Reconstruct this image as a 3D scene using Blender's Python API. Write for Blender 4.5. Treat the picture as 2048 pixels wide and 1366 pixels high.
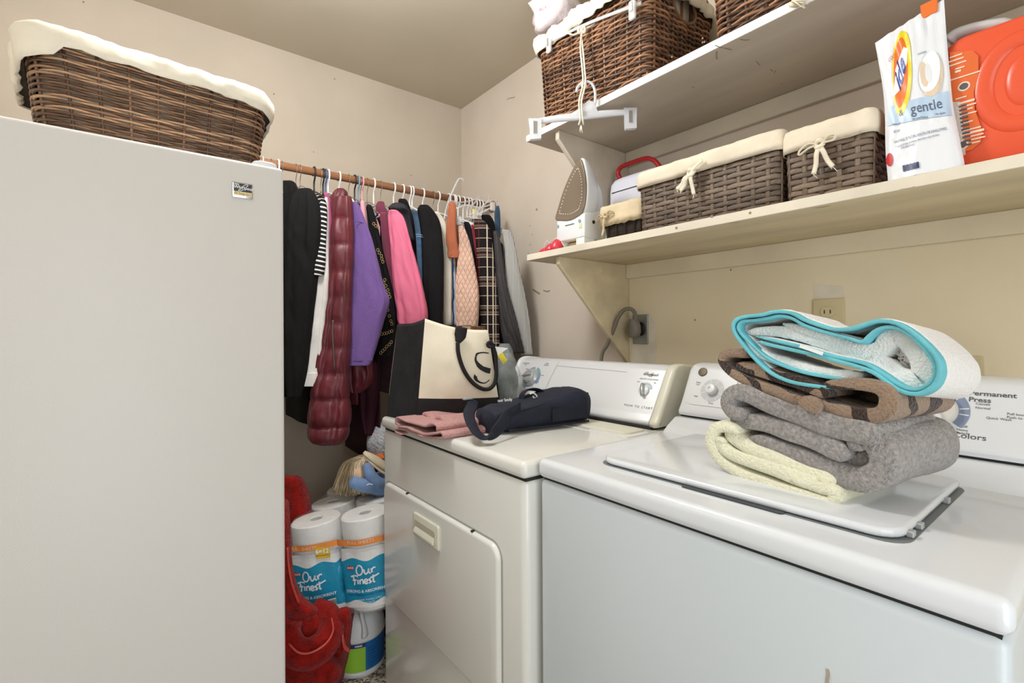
import bpy, bmesh, math, random
from mathutils import Vector, Matrix, noise

for o in list(bpy.data.objects):
    bpy.data.objects.remove(o)
SC = bpy.context.scene
COL = SC.collection
random.seed(7)
R = math.radians

# ------------------------------------------------------------------ camera
cam_data = bpy.data.cameras.new('camera')
cam_data.sensor_width = 36.0
cam_data.lens = 965.06 / 2048 * 36.0
cam_data.shift_y = (666.99 - 683) / 2048
cam_data.clip_start = 0.02
cam = bpy.data.objects.new('camera', cam_data)
cam.matrix_world = (Matrix.Translation((0, 0, 1.1713)) @ Matrix.Rotation(R(-38.0232), 4, 'Z')
                    @ Matrix.Rotation(R(90), 4, 'X') @ Matrix.Rotation(R(-0.2872), 4, 'Z'))
COL.objects.link(cam)
SC.camera = cam

# ------------------------------------------------------------------ world, light, exposure
world = bpy.data.worlds.new('world')
SC.world = world
world.use_nodes = True
world.node_tree.nodes['Background'].inputs[0].default_value = (0.95, 0.97, 1.0, 1)
world.node_tree.nodes['Background'].inputs[1].default_value = 0.6
SC.view_settings.view_transform = 'Standard'
SC.view_settings.look = 'None'
SC.view_settings.gamma = 1.0
SC.view_settings.use_curve_mapping = False
SC.view_settings.exposure = 0.42


def area(name, loc, target, sx, sy, power, col):
    d = bpy.data.lights.new(name, 'AREA')
    d.shape = 'RECTANGLE'
    d.size, d.size_y, d.energy, d.color = sx, sy, power, col
    o = bpy.data.objects.new(name, d)
    o.location = loc
    o.rotation_euler = (Vector(target) - Vector(loc)).to_track_quat('-Z', 'Y').to_euler()
    COL.objects.link(o)
    return o


# daylight coming in by the open doorway behind the camera
area('doorway_daylight', (-0.02, -0.95, 1.2), (0.75, 1.2, 1.2), 0.95, 1.9, 12.5, (0.92, 0.97, 1.0))
# the room's ceiling lamp (its housing is built further down)
pd = bpy.data.lights.new('ceiling_lamp_light', 'POINT')
pd.energy, pd.color, pd.shadow_soft_size = 24, (0.965, 0.985, 1.0), 0.13
po = bpy.data.objects.new('ceiling_lamp_light', pd)
po.location = (0.32, 1.16, 2.17)
COL.objects.link(po)


# ------------------------------------------------------------------ helpers
def lin(c):
    return tuple(((x / 255) / 12.92 if x / 255 <= 0.04045 else ((x / 255 + 0.055) / 1.055) ** 2.4) for x in c) + (1.0,)


MATS = {}


def mat(name, col, rough=0.5, spec=0.5, metal=0.0, bump=0.0, bscale=60.0, detail=3.0, var=0.0, vscale=6.0,
        coat=0.0, trans=0.0, alpha=1.0, sheen=0.0, emit=0.0, col2=None, stretch=None, ior=1.45, bdist=0.002):
    """Principled material: noise-driven colour variation and fine relief."""
    if name in MATS:
        return MATS[name]
    m = bpy.data.materials.new(name)
    m.use_nodes = True
    nt = m.node_tree
    b = nt.nodes['Principled BSDF']
    b.inputs['Base Color'].default_value = lin(col)
    b.inputs['Roughness'].default_value = rough
    b.inputs['Specular IOR Level'].default_value = spec
    b.inputs['Metallic'].default_value = metal
    b.inputs['Coat Weight'].default_value = coat
    b.inputs['Coat Roughness'].default_value = 0.08
    b.inputs['Transmission Weight'].default_value = trans
    b.inputs['Alpha'].default_value = alpha
    b.inputs['Sheen Weight'].default_value = sheen
    b.inputs['IOR'].default_value = ior
    if var or bump or col2:
        tc = nt.nodes.new('ShaderNodeTexCoord')
        mp = nt.nodes.new('ShaderNodeMapping')
        nt.links.new(tc.outputs['Object'], mp.inputs[0])
        if stretch:
            mp.inputs['Scale'].default_value = stretch
    if var or col2:
        n = nt.nodes.new('ShaderNodeTexNoise')
        n.inputs['Scale'].default_value = vscale
        n.inputs['Detail'].default_value = 5
        nt.links.new(mp.outputs[0], n.inputs['Vector'])
        r = nt.nodes.new('ShaderNodeValToRGB')
        r.color_ramp.elements[0].position = 0.32
        r.color_ramp.elements[1].position = 0.68
        if col2:
            r.color_ramp.elements[0].color = lin(col2)
            r.color_ramp.elements[1].color = lin(col)
        else:
            r.color_ramp.elements[0].color = lin(tuple(c * (1 - var) for c in col))
            r.color_ramp.elements[1].color = lin(tuple(min(255, c * (1 + var * 0.6)) for c in col))
        nt.links.new(n.outputs['Fac'], r.inputs[0])
        nt.links.new(r.outputs[0], b.inputs['Base Color'])
    if bump:
        n2 = nt.nodes.new('ShaderNodeTexNoise')
        n2.inputs['Scale'].default_value = bscale
        n2.inputs['Detail'].default_value = detail
        nt.links.new(mp.outputs[0], n2.inputs['Vector'])
        bp = nt.nodes.new('ShaderNodeBump')
        bp.inputs['Strength'].default_value = bump
        bp.inputs['Distance'].default_value = bdist
        nt.links.new(n2.outputs['Fac'], bp.inputs['Height'])
        nt.links.new(bp.outputs[0], b.inputs['Normal'])
    MATS[name] = m
    return m


def nodes_of(m):
    nt = m.node_tree
    return nt, nt.nodes['Principled BSDF'], (lambda a, b: nt.links.new(a, b)), (lambda t: nt.nodes.new('ShaderNode' + t))


def thing(name, label, cat, loc=(0, 0, 0), rotz=0.0, group=None):
    o = bpy.data.objects.new(name, None)
    o.empty_display_size = 0.05
    o.location = loc
    o.rotation_euler = (0, 0, rotz)
    COL.objects.link(o)
    o['label'], o['category'] = label, cat
    if group:
        o['group'] = group
    return o


def tag(o, label, cat, group=None):
    o['label'], o['category'] = label, cat
    if group:
        o['group'] = group
    return o


def link(name, me, m, parent=None, local=False, smooth=True):
    o = bpy.data.objects.new(name, me)
    COL.objects.link(o)
    if m is not None and not me.materials:
        me.materials.append(m)
    if smooth:
        me.polygons.foreach_set('use_smooth', [True] * len(me.polygons))
    if parent is not None:
        o.parent = parent
        if not local:
            p = parent
            w = Matrix.Identity(4)
            while p is not None:
                w = (Matrix.Translation(p.location) @ p.rotation_euler.to_matrix().to_4x4()
                     if p.type == 'EMPTY' else Matrix.Identity(4)) if p.parent is None else w
                if p.parent is not None and p.type != 'EMPTY':
                    w = Matrix.Identity(4)
                    break
                p = p.parent
            o.matrix_parent_inverse = w.inverted()
    return o


def pydata(name, verts, faces, m, parent=None, local=False, smooth=True, mi=None, mats=None):
    me = bpy.data.meshes.new(name)
    me.from_pydata([tuple(v) for v in verts], [], faces)
    if mats:
        for k in mats:
            me.materials.append(k)
        if mi:
            me.polygons.foreach_set('material_index', mi)
    me.update()
    bm = bmesh.new()
    bm.from_mesh(me)
    bmesh.ops.recalc_face_normals(bm, faces=bm.faces)
    bm.to_mesh(me)
    bm.free()
    return link(name, me, m, parent, local, smooth)


def auto_smooth(o, ang=40):
    me = o.data
    bm = bmesh.new()
    bm.from_mesh(me)
    for e in bm.edges:
        if len(e.link_faces) == 2 and e.calc_face_angle(0) > R(ang):
            e.smooth = False
    bm.to_mesh(me)
    bm.free()
    return o


def rbox(name, xr, yr, zr, m, parent=None, r=0.0, seg=3, local=False):
    bm = bmesh.new()
    bmesh.ops.create_cube(bm, size=1)
    for v in bm.verts:
        v.co = Vector(((xr[0] + xr[1]) / 2 + v.co.x * (xr[1] - xr[0]), (yr[0] + yr[1]) / 2 + v.co.y * (yr[1] - yr[0]),
                       (zr[0] + zr[1]) / 2 + v.co.z * (zr[1] - zr[0])))
    if r > 0:
        bmesh.ops.bevel(bm, geom=bm.edges[:], offset=r, segments=seg, affect='EDGES', profile=0.5)
    bmesh.ops.recalc_face_normals(bm, faces=bm.faces)
    me = bpy.data.meshes.new(name)
    bm.to_mesh(me)
    bm.free()
    o = link(name, me, m, parent, local, smooth=r > 0)
    return auto_smooth(o, 35) if r > 0 else o


def prism(name, pts, axis, lo, hi, m, parent=None, r=0.0, seg=3, local=False, ends_only=False):
    """Polygon pts in the two other axes, extruded along axis from lo to hi."""
    def P(a, b, c):
        return {'x': (c, a, b), 'y': (a, c, b), 'z': (a, b, c)}[axis]
    bm = bmesh.new()
    lo_v = [bm.verts.new(P(a, b, lo)) for a, b in pts]
    hi_v = [bm.verts.new(P(a, b, hi)) for a, b in pts]
    n = len(pts)
    f0 = bm.faces.new(lo_v)
    f1 = bm.faces.new(hi_v[::-1])
    for i in range(n):
        bm.faces.new((lo_v[i], hi_v[i], hi_v[(i + 1) % n], lo_v[(i + 1) % n]))
    bmesh.ops.recalc_face_normals(bm, faces=bm.faces)
    if r > 0:
        ed = [e for e in bm.edges if (e in set(f0.edges) | set(f1.edges))] if ends_only else bm.edges[:]
        bmesh.ops.bevel(bm, geom=ed, offset=r, segments=seg, affect='EDGES', profile=0.5)
    me = bpy.data.meshes.new(name)
    bm.to_mesh(me)
    bm.free()
    return auto_smooth(link(name, me, m, parent, local), 35)


def rrect(a0, a1, b0, b1, r, n=5):
    """Rounded rectangle polygon; r a number or four radii (a0b0, a1b0, a1b1, a0b1)."""
    rs = [r] * 4 if not isinstance(r, (tuple, list)) else r
    out = []
    for (ca, cb, st, rr) in ((a0, b0, 180, rs[0]), (a1, b0, 270, rs[1]), (a1, b1, 0, rs[2]), (a0, b1, 90, rs[3])):
        cx = ca + rr if ca == a0 else ca - rr
        cy = cb + rr if cb == b0 else cb - rr
        for i in range(n + 1):
            t = R(st + 90 * i / n)
            out.append((cx + rr * math.cos(t), cy + rr * math.sin(t)))
    return out


def smooth_path(pts, n=6, closed=False):
    """Catmull-Rom through pts (any dimension)."""
    P = [Vector(p) for p in pts]
    out = []
    L = len(P)
    for i in range(L if closed else L - 1):
        p0 = P[(i - 1) % L] if closed or i > 0 else P[0] * 2 - P[1]
        p1, p2 = P[i], P[(i + 1) % L]
        p3 = P[(i + 2) % L] if closed or i + 2 < L else P[-1] * 2 - P[-2]
        for k in range(n):
            t = k / n
            out.append(0.5 * ((2 * p1) + (p2 - p0) * t + (2 * p0 - 5 * p1 + 4 * p2 - p3) * t * t
                              + (3 * p1 - p0 - 3 * p2 + p3) * t ** 3))
    if not closed:
        out.append(P[-1])
    return out


def tube_geo(pts, r, n=8, closed=False, flat=1.0, up=None, cap=True):
    """Swept tube: returns verts, faces. r number or list; flat squashes the section along its binormal."""
    P = [Vector(p) for p in pts]
    L = len(P)
    V, Fc = [], []
    prev = None
    for i, p in enumerate(P):
        if closed:
            t = P[(i + 1) % L] - P[i - 1]
        else:
            t = P[min(i + 1, L - 1)] - P[max(i - 1, 0)]
        if t.length < 1e-9:
            t = Vector((0, 0, 1))
        t.normalize()
        if up is not None:
            a = Vector(up) - t * t.dot(Vector(up))
            if a.length < 1e-6:
                a = prev or t.orthogonal()
        elif prev is None:
            a = t.orthogonal()
        else:
            a = prev - t * prev.dot(t)
            if a.length < 1e-6:
                a = t.orthogonal()
        a.normalize()
        prev = a
        b = t.cross(a)
        rr = r[i] if isinstance(r, (list, tuple)) else r
        for k in range(n):
            th = 2 * math.pi * k / n
            V.append(p + a * (rr * math.cos(th)) + b * (rr * flat * math.sin(th)))
    for i in range(L if closed else L - 1):
        j = (i + 1) % L
        for k in range(n):
            k2 = (k + 1) % n
            Fc.append((i * n + k, i * n + k2, j * n + k2, j * n + k))
    if not closed and cap:
        Fc.append(tuple(range(n))[::-1])
        Fc.append(tuple((L - 1) * n + k for k in range(n)))
    return V, Fc


def tube(name, pts, r, m, parent=None, n=8, closed=False, flat=1.0, up=None, sm=0, local=False):
    if sm:
        pts = smooth_path(pts, sm, closed)
        if isinstance(r, (list, tuple)):
            rr = []
            k = len(r)
            for i in range(len(pts)):
                u = i / max(1, len(pts) - 1) * (k - 1)
                a = min(int(u), k - 2)
                rr.append(r[a] + (r[a + 1] - r[a]) * (u - a))
            r = rr
    V, Fc = tube_geo(pts, r, n, closed, flat, up)
    return pydata(name, V, Fc, m, parent, local)


def multi(name, geos, m, parent=None, local=False, smooth=True, attr=None):
    """Join (verts, faces) pairs into one mesh; attr: one tone value per pair."""
    V, Fc, tones = [], [], []
    for gi, (v, f) in enumerate(geos):
        o = len(V)
        V += v
        Fc += [tuple(i + o for i in q) for q in f]
        if attr:
            tones += [attr[gi]] * len(v)
    o = pydata(name, V, Fc, m, parent, local, smooth)
    if attr:
        a = o.data.attributes.new('tone', 'FLOAT', 'POINT')
        a.data.foreach_set('value', tones)
    return o


def lathe(name, prof, c, m, parent=None, n=28, axis=(0, 0, 1), local=False, ang=35):
    """prof: list of (radius, height along axis) from point c."""
    ax = Vector(axis).normalized()
    a = ax.orthogonal().normalized()
    b = ax.cross(a)
    V, Fc = [], []
    for (r, h) in prof:
        for k in range(n):
            t = 2 * math.pi * k / n
            V.append(Vector(c) + ax * h + (a * math.cos(t) + b * math.sin(t)) * max(r, 1e-5))
    for i in range(len(prof) - 1):
        for k in range(n):
            k2 = (k + 1) % n
            Fc.append((i * n + k, i * n + k2, (i + 1) * n + k2, (i + 1) * n + k))
    Fc.append(tuple(range(n)))
    Fc.append(tuple((len(prof) - 1) * n + k for k in range(n)))
    return auto_smooth(pydata(name, V, Fc, m, parent, local), ang)


def loft(name, rings, m, parent=None, cap=True, local=False, closed_ring=True):
    n = len(rings[0])
    V, Fc = [], []
    for r in rings:
        V += [Vector(p) for p in r]
    for i in range(len(rings) - 1):
        for k in range(n if closed_ring else n - 1):
            k2 = (k + 1) % n
            Fc.append((i * n + k, i * n + k2, (i + 1) * n + k2, (i + 1) * n + k))
    if cap:
        Fc.append(tuple(range(n)))
        Fc.append(tuple((len(rings) - 1) * n + k for k in range(n)))
    return pydata(name, V, Fc, m, parent, local)


def text_mesh(body, size, bold=0.0, sx=1.0, align='CENTER', shear=0.0, spacing=1.0, depth=0.0, res=3):
    c = bpy.data.curves.new('txt', 'FONT')
    c.body = body
    c.size = size
    c.align_x = align
    c.align_y = 'CENTER'
    c.offset = bold
    c.shear = shear
    c.space_character = spacing
    c.extrude = depth
    c.resolution_u = res
    o = bpy.data.objects.new('txt', c)
    COL.objects.link(o)
    dg = bpy.context.evaluated_depsgraph_get()
    me = bpy.data.meshes.new_from_object(o.evaluated_get(dg))
    bpy.data.objects.remove(o)
    bpy.data.curves.remove(c)
    for v in me.vertices:
        v.co.x *= sx
    me.materials.clear()
    return me


def text(body, org, right, up, size, m, parent=None, name='lettering', **k):
    """Lettering laid on the plane (org, right, up)."""
    me = text_mesh(body, size, **k)
    r, u, o = Vector(right).normalized(), Vector(up).normalized(), Vector(org)
    nrm = r.cross(u)
    for v in me.vertices:
        v.co = o + r * v.co.x + u * v.co.y + nrm * v.co.z
    return link(name, me, m, parent, smooth=False)


def ribbon_strokes(strokes, width, fn, off=0.0):
    """Flat pen strokes: strokes = list of 2D polylines; fn maps (u, v) to 3D."""
    V, Fc = [], []
    for s in strokes:
        pts = smooth_path([(a, b, 0) for a, b in s], 5) if len(s) > 2 else [Vector((a, b, 0)) for a, b in s]
        base = len(V)
        L = len(pts)
        for i, p in enumerate(pts):
            t = pts[min(i + 1, L - 1)] - pts[max(i - 1, 0)]
            t = t.normalized() if t.length > 1e-9 else Vector((1, 0, 0))
            nn = Vector((-t.y, t.x, 0)) * width / 2
            V.append(Vector(fn(p.x + nn.x, p.y + nn.y)))
            V.append(Vector(fn(p.x - nn.x, p.y - nn.y)))
        for i in range(L - 1):
            a = base + 2 * i
            Fc.append((a, a + 1, a + 3, a + 2))
    return V, Fc


def strokes(name, st, width, fn, m, parent=None):
    V, Fc = ribbon_strokes(st, width, fn)
    return pydata(name, V, Fc, m, parent, smooth=False)


def nz(x, y, z, s=1.0):
    return noise.noise(Vector((x * s, y * s, z * s)))


def copy_tree(o, parent=None):
    c = o.copy()
    COL.objects.link(c)
    if parent is not None:
        c.parent = parent
    for ch in o.children:
        copy_tree(ch, c)
    return c


def frame2(org, right, up):
    o, r, u = Vector(org), Vector(right).normalized(), Vector(up).normalized()
    return lambda a, b: o + r * a + u * b

# ------------------------------------------------------------------ the room
XR, YB, ZC = 1.4637, 2.329, 2.445
XL, YF = -0.62, -1.0
M_back = mat('paint_back_wall', (199, 186, 169), 0.7, 0.3, bump=0.12, bscale=90, var=0.035, vscale=2.5)  # same paint as the right wall, darkened here to balance the light
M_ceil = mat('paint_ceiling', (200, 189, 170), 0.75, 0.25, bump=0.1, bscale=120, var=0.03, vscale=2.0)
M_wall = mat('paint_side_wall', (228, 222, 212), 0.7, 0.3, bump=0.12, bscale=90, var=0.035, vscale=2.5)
M_shelf = mat('paint_cream', (226, 217, 198), 0.55, 0.4, bump=0.15, bscale=60, var=0.06, vscale=7)
M_shelf_up = mat('paint_offwhite', (226, 219, 206), 0.5, 0.4, bump=0.12, bscale=60, var=0.05, vscale=7)
M_mark = mat('scuff_mark', (156, 140, 120), 0.8, 0.2)
M_hole = mat('nail_hole', (150, 136, 118), 0.9, 0.1)
M_patch = mat('plaster_patch', (220, 212, 194), 0.75, 0.2, var=0.05, vscale=20)


def right_wall_mat():
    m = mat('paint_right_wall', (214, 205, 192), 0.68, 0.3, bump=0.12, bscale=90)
    nt, b, L, N = nodes_of(m)
    tc = N('TexCoord')
    sp = N('SeparateXYZ')
    L(tc.outputs['Object'], sp.inputs[0])
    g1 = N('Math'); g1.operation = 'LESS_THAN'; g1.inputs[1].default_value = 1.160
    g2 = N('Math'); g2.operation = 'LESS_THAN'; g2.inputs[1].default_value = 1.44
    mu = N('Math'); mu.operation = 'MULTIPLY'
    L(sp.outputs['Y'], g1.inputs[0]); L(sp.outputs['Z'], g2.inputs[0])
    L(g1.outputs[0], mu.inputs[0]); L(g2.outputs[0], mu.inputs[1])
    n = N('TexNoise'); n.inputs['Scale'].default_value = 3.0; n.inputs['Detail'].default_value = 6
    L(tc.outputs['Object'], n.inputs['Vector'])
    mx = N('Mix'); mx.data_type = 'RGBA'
    mx.inputs[6].default_value = lin((220, 208, 194)); mx.inputs[7].default_value = lin((232, 219, 190))  # first tone: same paint as the back wall, lightened for weaker light
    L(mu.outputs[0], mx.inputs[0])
    m2 = N('Mix'); m2.data_type = 'RGBA'; m2.blend_type = 'MULTIPLY'; m2.inputs[0].default_value = 1.0
    rp = N('ValToRGB')
    rp.color_ramp.elements[0].color = (0.93, 0.92, 0.9, 1); rp.color_ramp.elements[1].color = (1, 1, 1, 1)
    rp.color_ramp.elements[0].position = .35; rp.color_ramp.elements[1].position = .6
    L(n.outputs['Fac'], rp.inputs[0]); L(mx.outputs[2], m2.inputs[6]); L(rp.outputs[0], m2.inputs[7])
    L(m2.outputs[2], b.inputs['Base Color'])
    return m


def floor_mat():
    m = mat('speckled_carpet', (178, 168, 152), 0.9, 0.15, bump=0.6, bscale=160)
    nt, b, L, N = nodes_of(m)
    tc = N('TexCoord')
    v = N('TexVoronoi'); v.inputs['Scale'].default_value = 130
    L(tc.outputs['Object'], v.inputs['Vector'])
    rp = N('ValToRGB')
    e = rp.color_ramp.elements
    e[0].color = lin((96, 84, 72)); e[1].color = lin((206, 196, 180))
    e[0].position = .15; e[1].position = .75
    sp = N('SeparateColor')
    L(v.outputs['Color'], sp.inputs[0]); L(sp.outputs[0], rp.inputs[0]); L(rp.outputs[0], b.inputs['Base Color'])
    return m


def struct(o, label=None):
    o['kind'] = 'structure'
    if label:
        o['label'] = label
    return o


M_right = right_wall_mat()
struct(rbox('floor', (XL, XR), (YF, YB), (-0.05, 0), floor_mat()), 'speckled beige carpet floor beside the dryer')
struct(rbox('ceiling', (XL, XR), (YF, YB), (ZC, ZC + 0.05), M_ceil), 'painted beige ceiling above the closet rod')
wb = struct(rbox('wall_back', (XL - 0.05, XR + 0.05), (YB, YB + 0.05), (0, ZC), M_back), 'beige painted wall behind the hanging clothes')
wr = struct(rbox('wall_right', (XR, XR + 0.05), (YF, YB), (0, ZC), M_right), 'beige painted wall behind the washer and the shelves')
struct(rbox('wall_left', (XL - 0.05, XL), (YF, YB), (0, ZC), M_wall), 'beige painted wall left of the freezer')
wf = struct(prism('wall_front', [(XL, 0), (-0.35, 0), (-0.35, 2.08), (0.6, 2.08), (0.6, 0), (XR, 0), (XR, ZC), (XL, ZC)],
                  'y', YF - 0.05, YF, M_wall), 'beige wall with the open doorway opposite the closet')

# nail holes, chips and patches on the walls
def dot_on(axis_fn, p, r, m, parent, name):
    n = 7
    V = [axis_fn(p[0] + r * math.cos(2 * math.pi * k / n) * random.uniform(.7, 1.2), p[1] + r * math.sin(2 * math.pi * k / n) * random.uniform(.7, 1.2)) for k in range(n)]
    return pydata(name, V, [tuple(range(n))], m, parent, smooth=False)


fB = lambda a, b: (a, YB - 0.0008, b)
fR = lambda a, b: (XR - 0.0008, a, b)
for p in [(0.6571,2.0182),(1.1506,2.0068),(-0.1413,2.3797),(0.755,2.3885),(0.4901,2.237)]:
    dot_on(fB, p, 0.004, M_hole, wb, 'nail_hole')
for p in [(1.6871,1.7416),(1.7306,1.6754),(1.7129,1.6326),(1.7313,1.5864),(1.0,1.4522),(0.7631,1.3656),(0.8865,1.213),(1.1762,1.2582)]:
    dot_on(fR, p, 0.0035, M_hole, wr, 'nail_hole')
def flake(fn, pts, w, m, parent, name='paint_chip'):
    strokes(name, [pts], w, fn, m, parent)
flake(fR, [(1.9028,2.333),(1.8865,2.3342),(1.8467,2.3237),(1.8388,2.3255)], 0.004, M_mark, wr, 'scuff')
flake(fR, [(1.7113,1.3759),(1.69,1.3651),(1.6621,1.3516)], 0.009, M_mark, wr, 'scuff')
flake(fR, [(1.638,1.3659),(1.6111,1.3594),(1.5945,1.3627)], 0.006, M_mark, wr, 'scuff')
flake(fR, [(1.6836,1.7478),(1.6766,1.7372)], 0.008, M_mark, wr, 'scuff')
M_dirt = mat('greasy_patch', (196, 185, 158), 0.7, 0.2, var=0.05, vscale=30)

# ceiling lamp (behind the view): round base with a glass dish
M_lampglass = mat('lamp_glass', (250, 247, 240), 0.3, 0.5)
nt, b, L, N = nodes_of(M_lampglass)
b.inputs['Emission Color'].default_value = (1, 0.97, 0.92, 1)
b.inputs['Emission Strength'].default_value = 6.0
cl = thing('ceiling_lamp', 'round glass ceiling lamp above the washer, outside the view', 'lamp', (0.32, 1.16, ZC))
lathe('base', [(0.15, 0), (0.15, -0.02), (0.14, -0.025)], (0.32, 1.16, ZC), mat('lamp_metal', (220, 218, 210), 0.4), cl)
lathe('glass_dish', [(0.135, -0.026), (0.13, -0.05), (0.10, -0.08), (0.05, -0.095), (0.0, -0.098)], (0.32, 1.16, ZC), M_lampglass, cl)

# ------------------------------------------------------------------ shelves on the right wall
SX, SE, BY = 1.0853, 1.3018, 1.1657
S1, S2, TH = 1.4468, 1.8641, 0.021
M_ledger = mat('ledger_paint', (212, 202, 184), .65, .3, bump=.12, bscale=60, var=.04, vscale=6)
M_ledger1 = mat('ledger_yellowed', (228, 216, 188), .65, .3, bump=.12, bscale=60, var=.04, vscale=6)
M_board1 = mat('board_yellowed', (216, 201, 168), .6, .35, bump=.15, bscale=40, var=.07, vscale=4, stretch=(3, .5, 3))
M_board2 = mat('board_grey', (206, 195, 178), .6, .35, bump=.12, bscale=40, var=.05, vscale=4, stretch=(3, .5, 3))
M_edge2 = mat('edge_white', (246, 245, 242), .45, .4)
def shelf(z, m, me, label, below, hang):
    t = thing('wall_shelf', label, 'shelf', (XR, 0.3, z - TH))
    b = rbox('board', (SX + 0.003, XR - 0.001), (-0.9, SE - 0.001), (z - TH, z), m, t, r=0.0015, seg=2)
    rbox('front_edge', (SX, SX + 0.0032), (-0.9, SE), (z - TH, z + 0.0004), me, t, r=0.001, seg=1)
    # triangular plywood bracket
    prism('bracket', [(SX + 0.02, z - TH), (XR - 0.002, z - TH), (XR - 0.002, z - TH - below), (SX + 0.02, z - TH - hang)], 'y', BY - 0.009, BY + 0.009, m, t, r=0.0015, seg=1)
    rbox('ledger', (XR - 0.019, XR - 0.001), (-0.9, BY - 0.01), (z - TH - 0.052, z - TH), M_ledger if z > 1.6 else M_ledger1, t, r=0.002, seg=1)
    return t, b
sh1, bd1 = shelf(S1, M_board1, M_shelf, 'lower cream painted wooden shelf carrying the iron and baskets', 0.37, 0.025)
sh2, bd2 = shelf(S2, M_board2, M_edge2, 'upper off-white wooden shelf carrying the wicker baskets', 0.35, 0.03)
for p in [(1.2921,1.4506),(0.7074,1.4372),(0.6116,1.4478),(0.5215,1.4382)]:
    dot_on(lambda a, b: (SX - 0.0006, a, b), p, 0.0035, M_hole, bd1, 'nail_hole')
for p in [(0.7944,1.8682),(0.7179,1.8764),(0.6338,1.8732),(0.6337,1.8829),(0.6286,1.872)]:
    dot_on(lambda a, b: (SX - 0.0006, a, b), p, 0.0025, M_hole, bd2, 'nail_hole')
fU = lambda a, b: (a, b, S2 - TH - 0.0006)
for pts in [[(1.071,0.594),(1.0878,0.591),(1.0953,0.5877)],[(1.0991,0.5873),(1.1124,0.5821),(1.1201,0.5788)],[(1.0975,0.6038),(1.1124,0.6133),(1.1296,0.6215)],[(1.2148,0.5671),(1.2343,0.5688),(1.2409,0.5694)],[(1.2801,0.5625),(1.296,0.5621)],[(1.3081,0.5649),(1.2972,0.5553)],[(1.0947,0.5468),(1.1076,0.5417),(1.1148,0.5337)],[(1.2001,0.7338),(1.2126,0.7309)],[(1.3755,0.5761),(1.3815,0.5748)]]:
    strokes('scuff', [pts], 0.0028, fU, mat('faint_scuff', (160, 146, 128), .8), bd2)
fU1 = lambda a, b: (a, b, S1 - TH - 0.0006)
for pts in [[(1.1012,0.3964),(1.1047,0.3839),(1.1039,0.3702)],[(1.0774,0.2512),(1.0805,0.2377),(1.0764,0.2299)],[(1.0914,0.808),(1.0895,0.7593)],[(1.092,0.5711),(1.1007,0.552)]]:
    strokes('scuff', [pts], 0.003, fU1, mat('wood_showing', (186, 160, 118), .8, .2), bd1)

# ------------------------------------------------------------------ outlets on the right wall
M_steel = mat('galvanised_steel', (160, 164, 158), 0.35, 0.5, metal=0.7, bump=0.05)
M_ivory = mat('ivory_plastic', (204, 190, 150), 0.4, 0.5)
M_blackp = mat('black_plastic', (26, 26, 28), 0.4, 0.5)
M_cord = mat('grey_cord_vinyl', (118, 112, 102), 0.45, 0.5)
pydata('plaster_patch', [(XR - 0.0006, y, z) for y, z in [(1.1481,1.2533),(1.0853,1.2471),(1.0637,1.2391),(1.0385,1.199),(1.0347,1.1278),(1.0436,1.0383),(1.1495,1.0324)]], [tuple(range(7))], M_patch, wr, smooth=False)
pydata('plaster_patch', [(XR - 0.0006, y, z) for y, z in [(0.5303,1.2998),(0.4629,1.2916),(0.4574,1.2545),(0.5305,1.2533)]], [(0, 1, 2, 3)], M_patch, wr, smooth=False)
oc = (1.4637,1.1033,1.1854)
do = thing('dryer_outlet', 'grey metal high-voltage outlet plate on the wall above the dryer', 'outlet', oc)
y0, y1 = oc[1] - 0.034, oc[1] + 0.034
rbox('plate', (XR - 0.006, XR - 0.0005), (y0, y1), (oc[2] - 0.055, oc[2] + 0.053), M_steel, do, r=0.002)
lathe('socket', [(0.026, 0), (0.026, 0.010), (0.022, 0.012), (0.0, 0.012)], (XR - 0.006, oc[1], oc[2]), M_blackp, do, axis=(-1, 0, 0))
for dz in (-0.045, 0.043):
    lathe('screw', [(0.0035, 0), (0.0030, 0.002), (0, 0.002)], (XR - 0.006, oc[1] - 0.02, oc[2] + dz), M_steel, do, axis=(-1, 0, 0), n=10)
pc = thing('power_cord', 'thick grey dryer power cord plugged into the metal outlet', 'power cord', (XR - 0.05, oc[1], oc[2]))
loft('plug', [[(XR - 0.02 - 0.020 - 0.020 * math.sin(2 * math.pi * k / 14) * (1.0), oc[1] + w * math.cos(2 * math.pi * k / 14), oc[2] + h + 0.3 * 0) for k in range(14)]
              for h, w in ((-0.031, 0.010), (-0.028, 0.020), (-0.012, 0.0265), (0.006, 0.026), (0.022, 0.021), (0.034, 0.0165), (0.036, 0.012))], M_cord, pc)
cpts = [(1.42,1.0941,1.214),(1.415,1.0923,1.2391),(1.4,1.0981,1.2569),(1.385,1.1174,1.2537),(1.375,1.1366,1.2253),(1.37,1.1535,1.1821),(1.37,1.1845,1.1272),(1.365,1.2019,1.0992),(1.36,1.2051,1.0622),(1.36,1.2055,0.9974),(1.36,1.2011,0.9238)]
tube('cord', cpts, 0.0095, M_cord, pc, n=10, sm=5, flat=0.7, up=(1, 0.3, 0))

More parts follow.
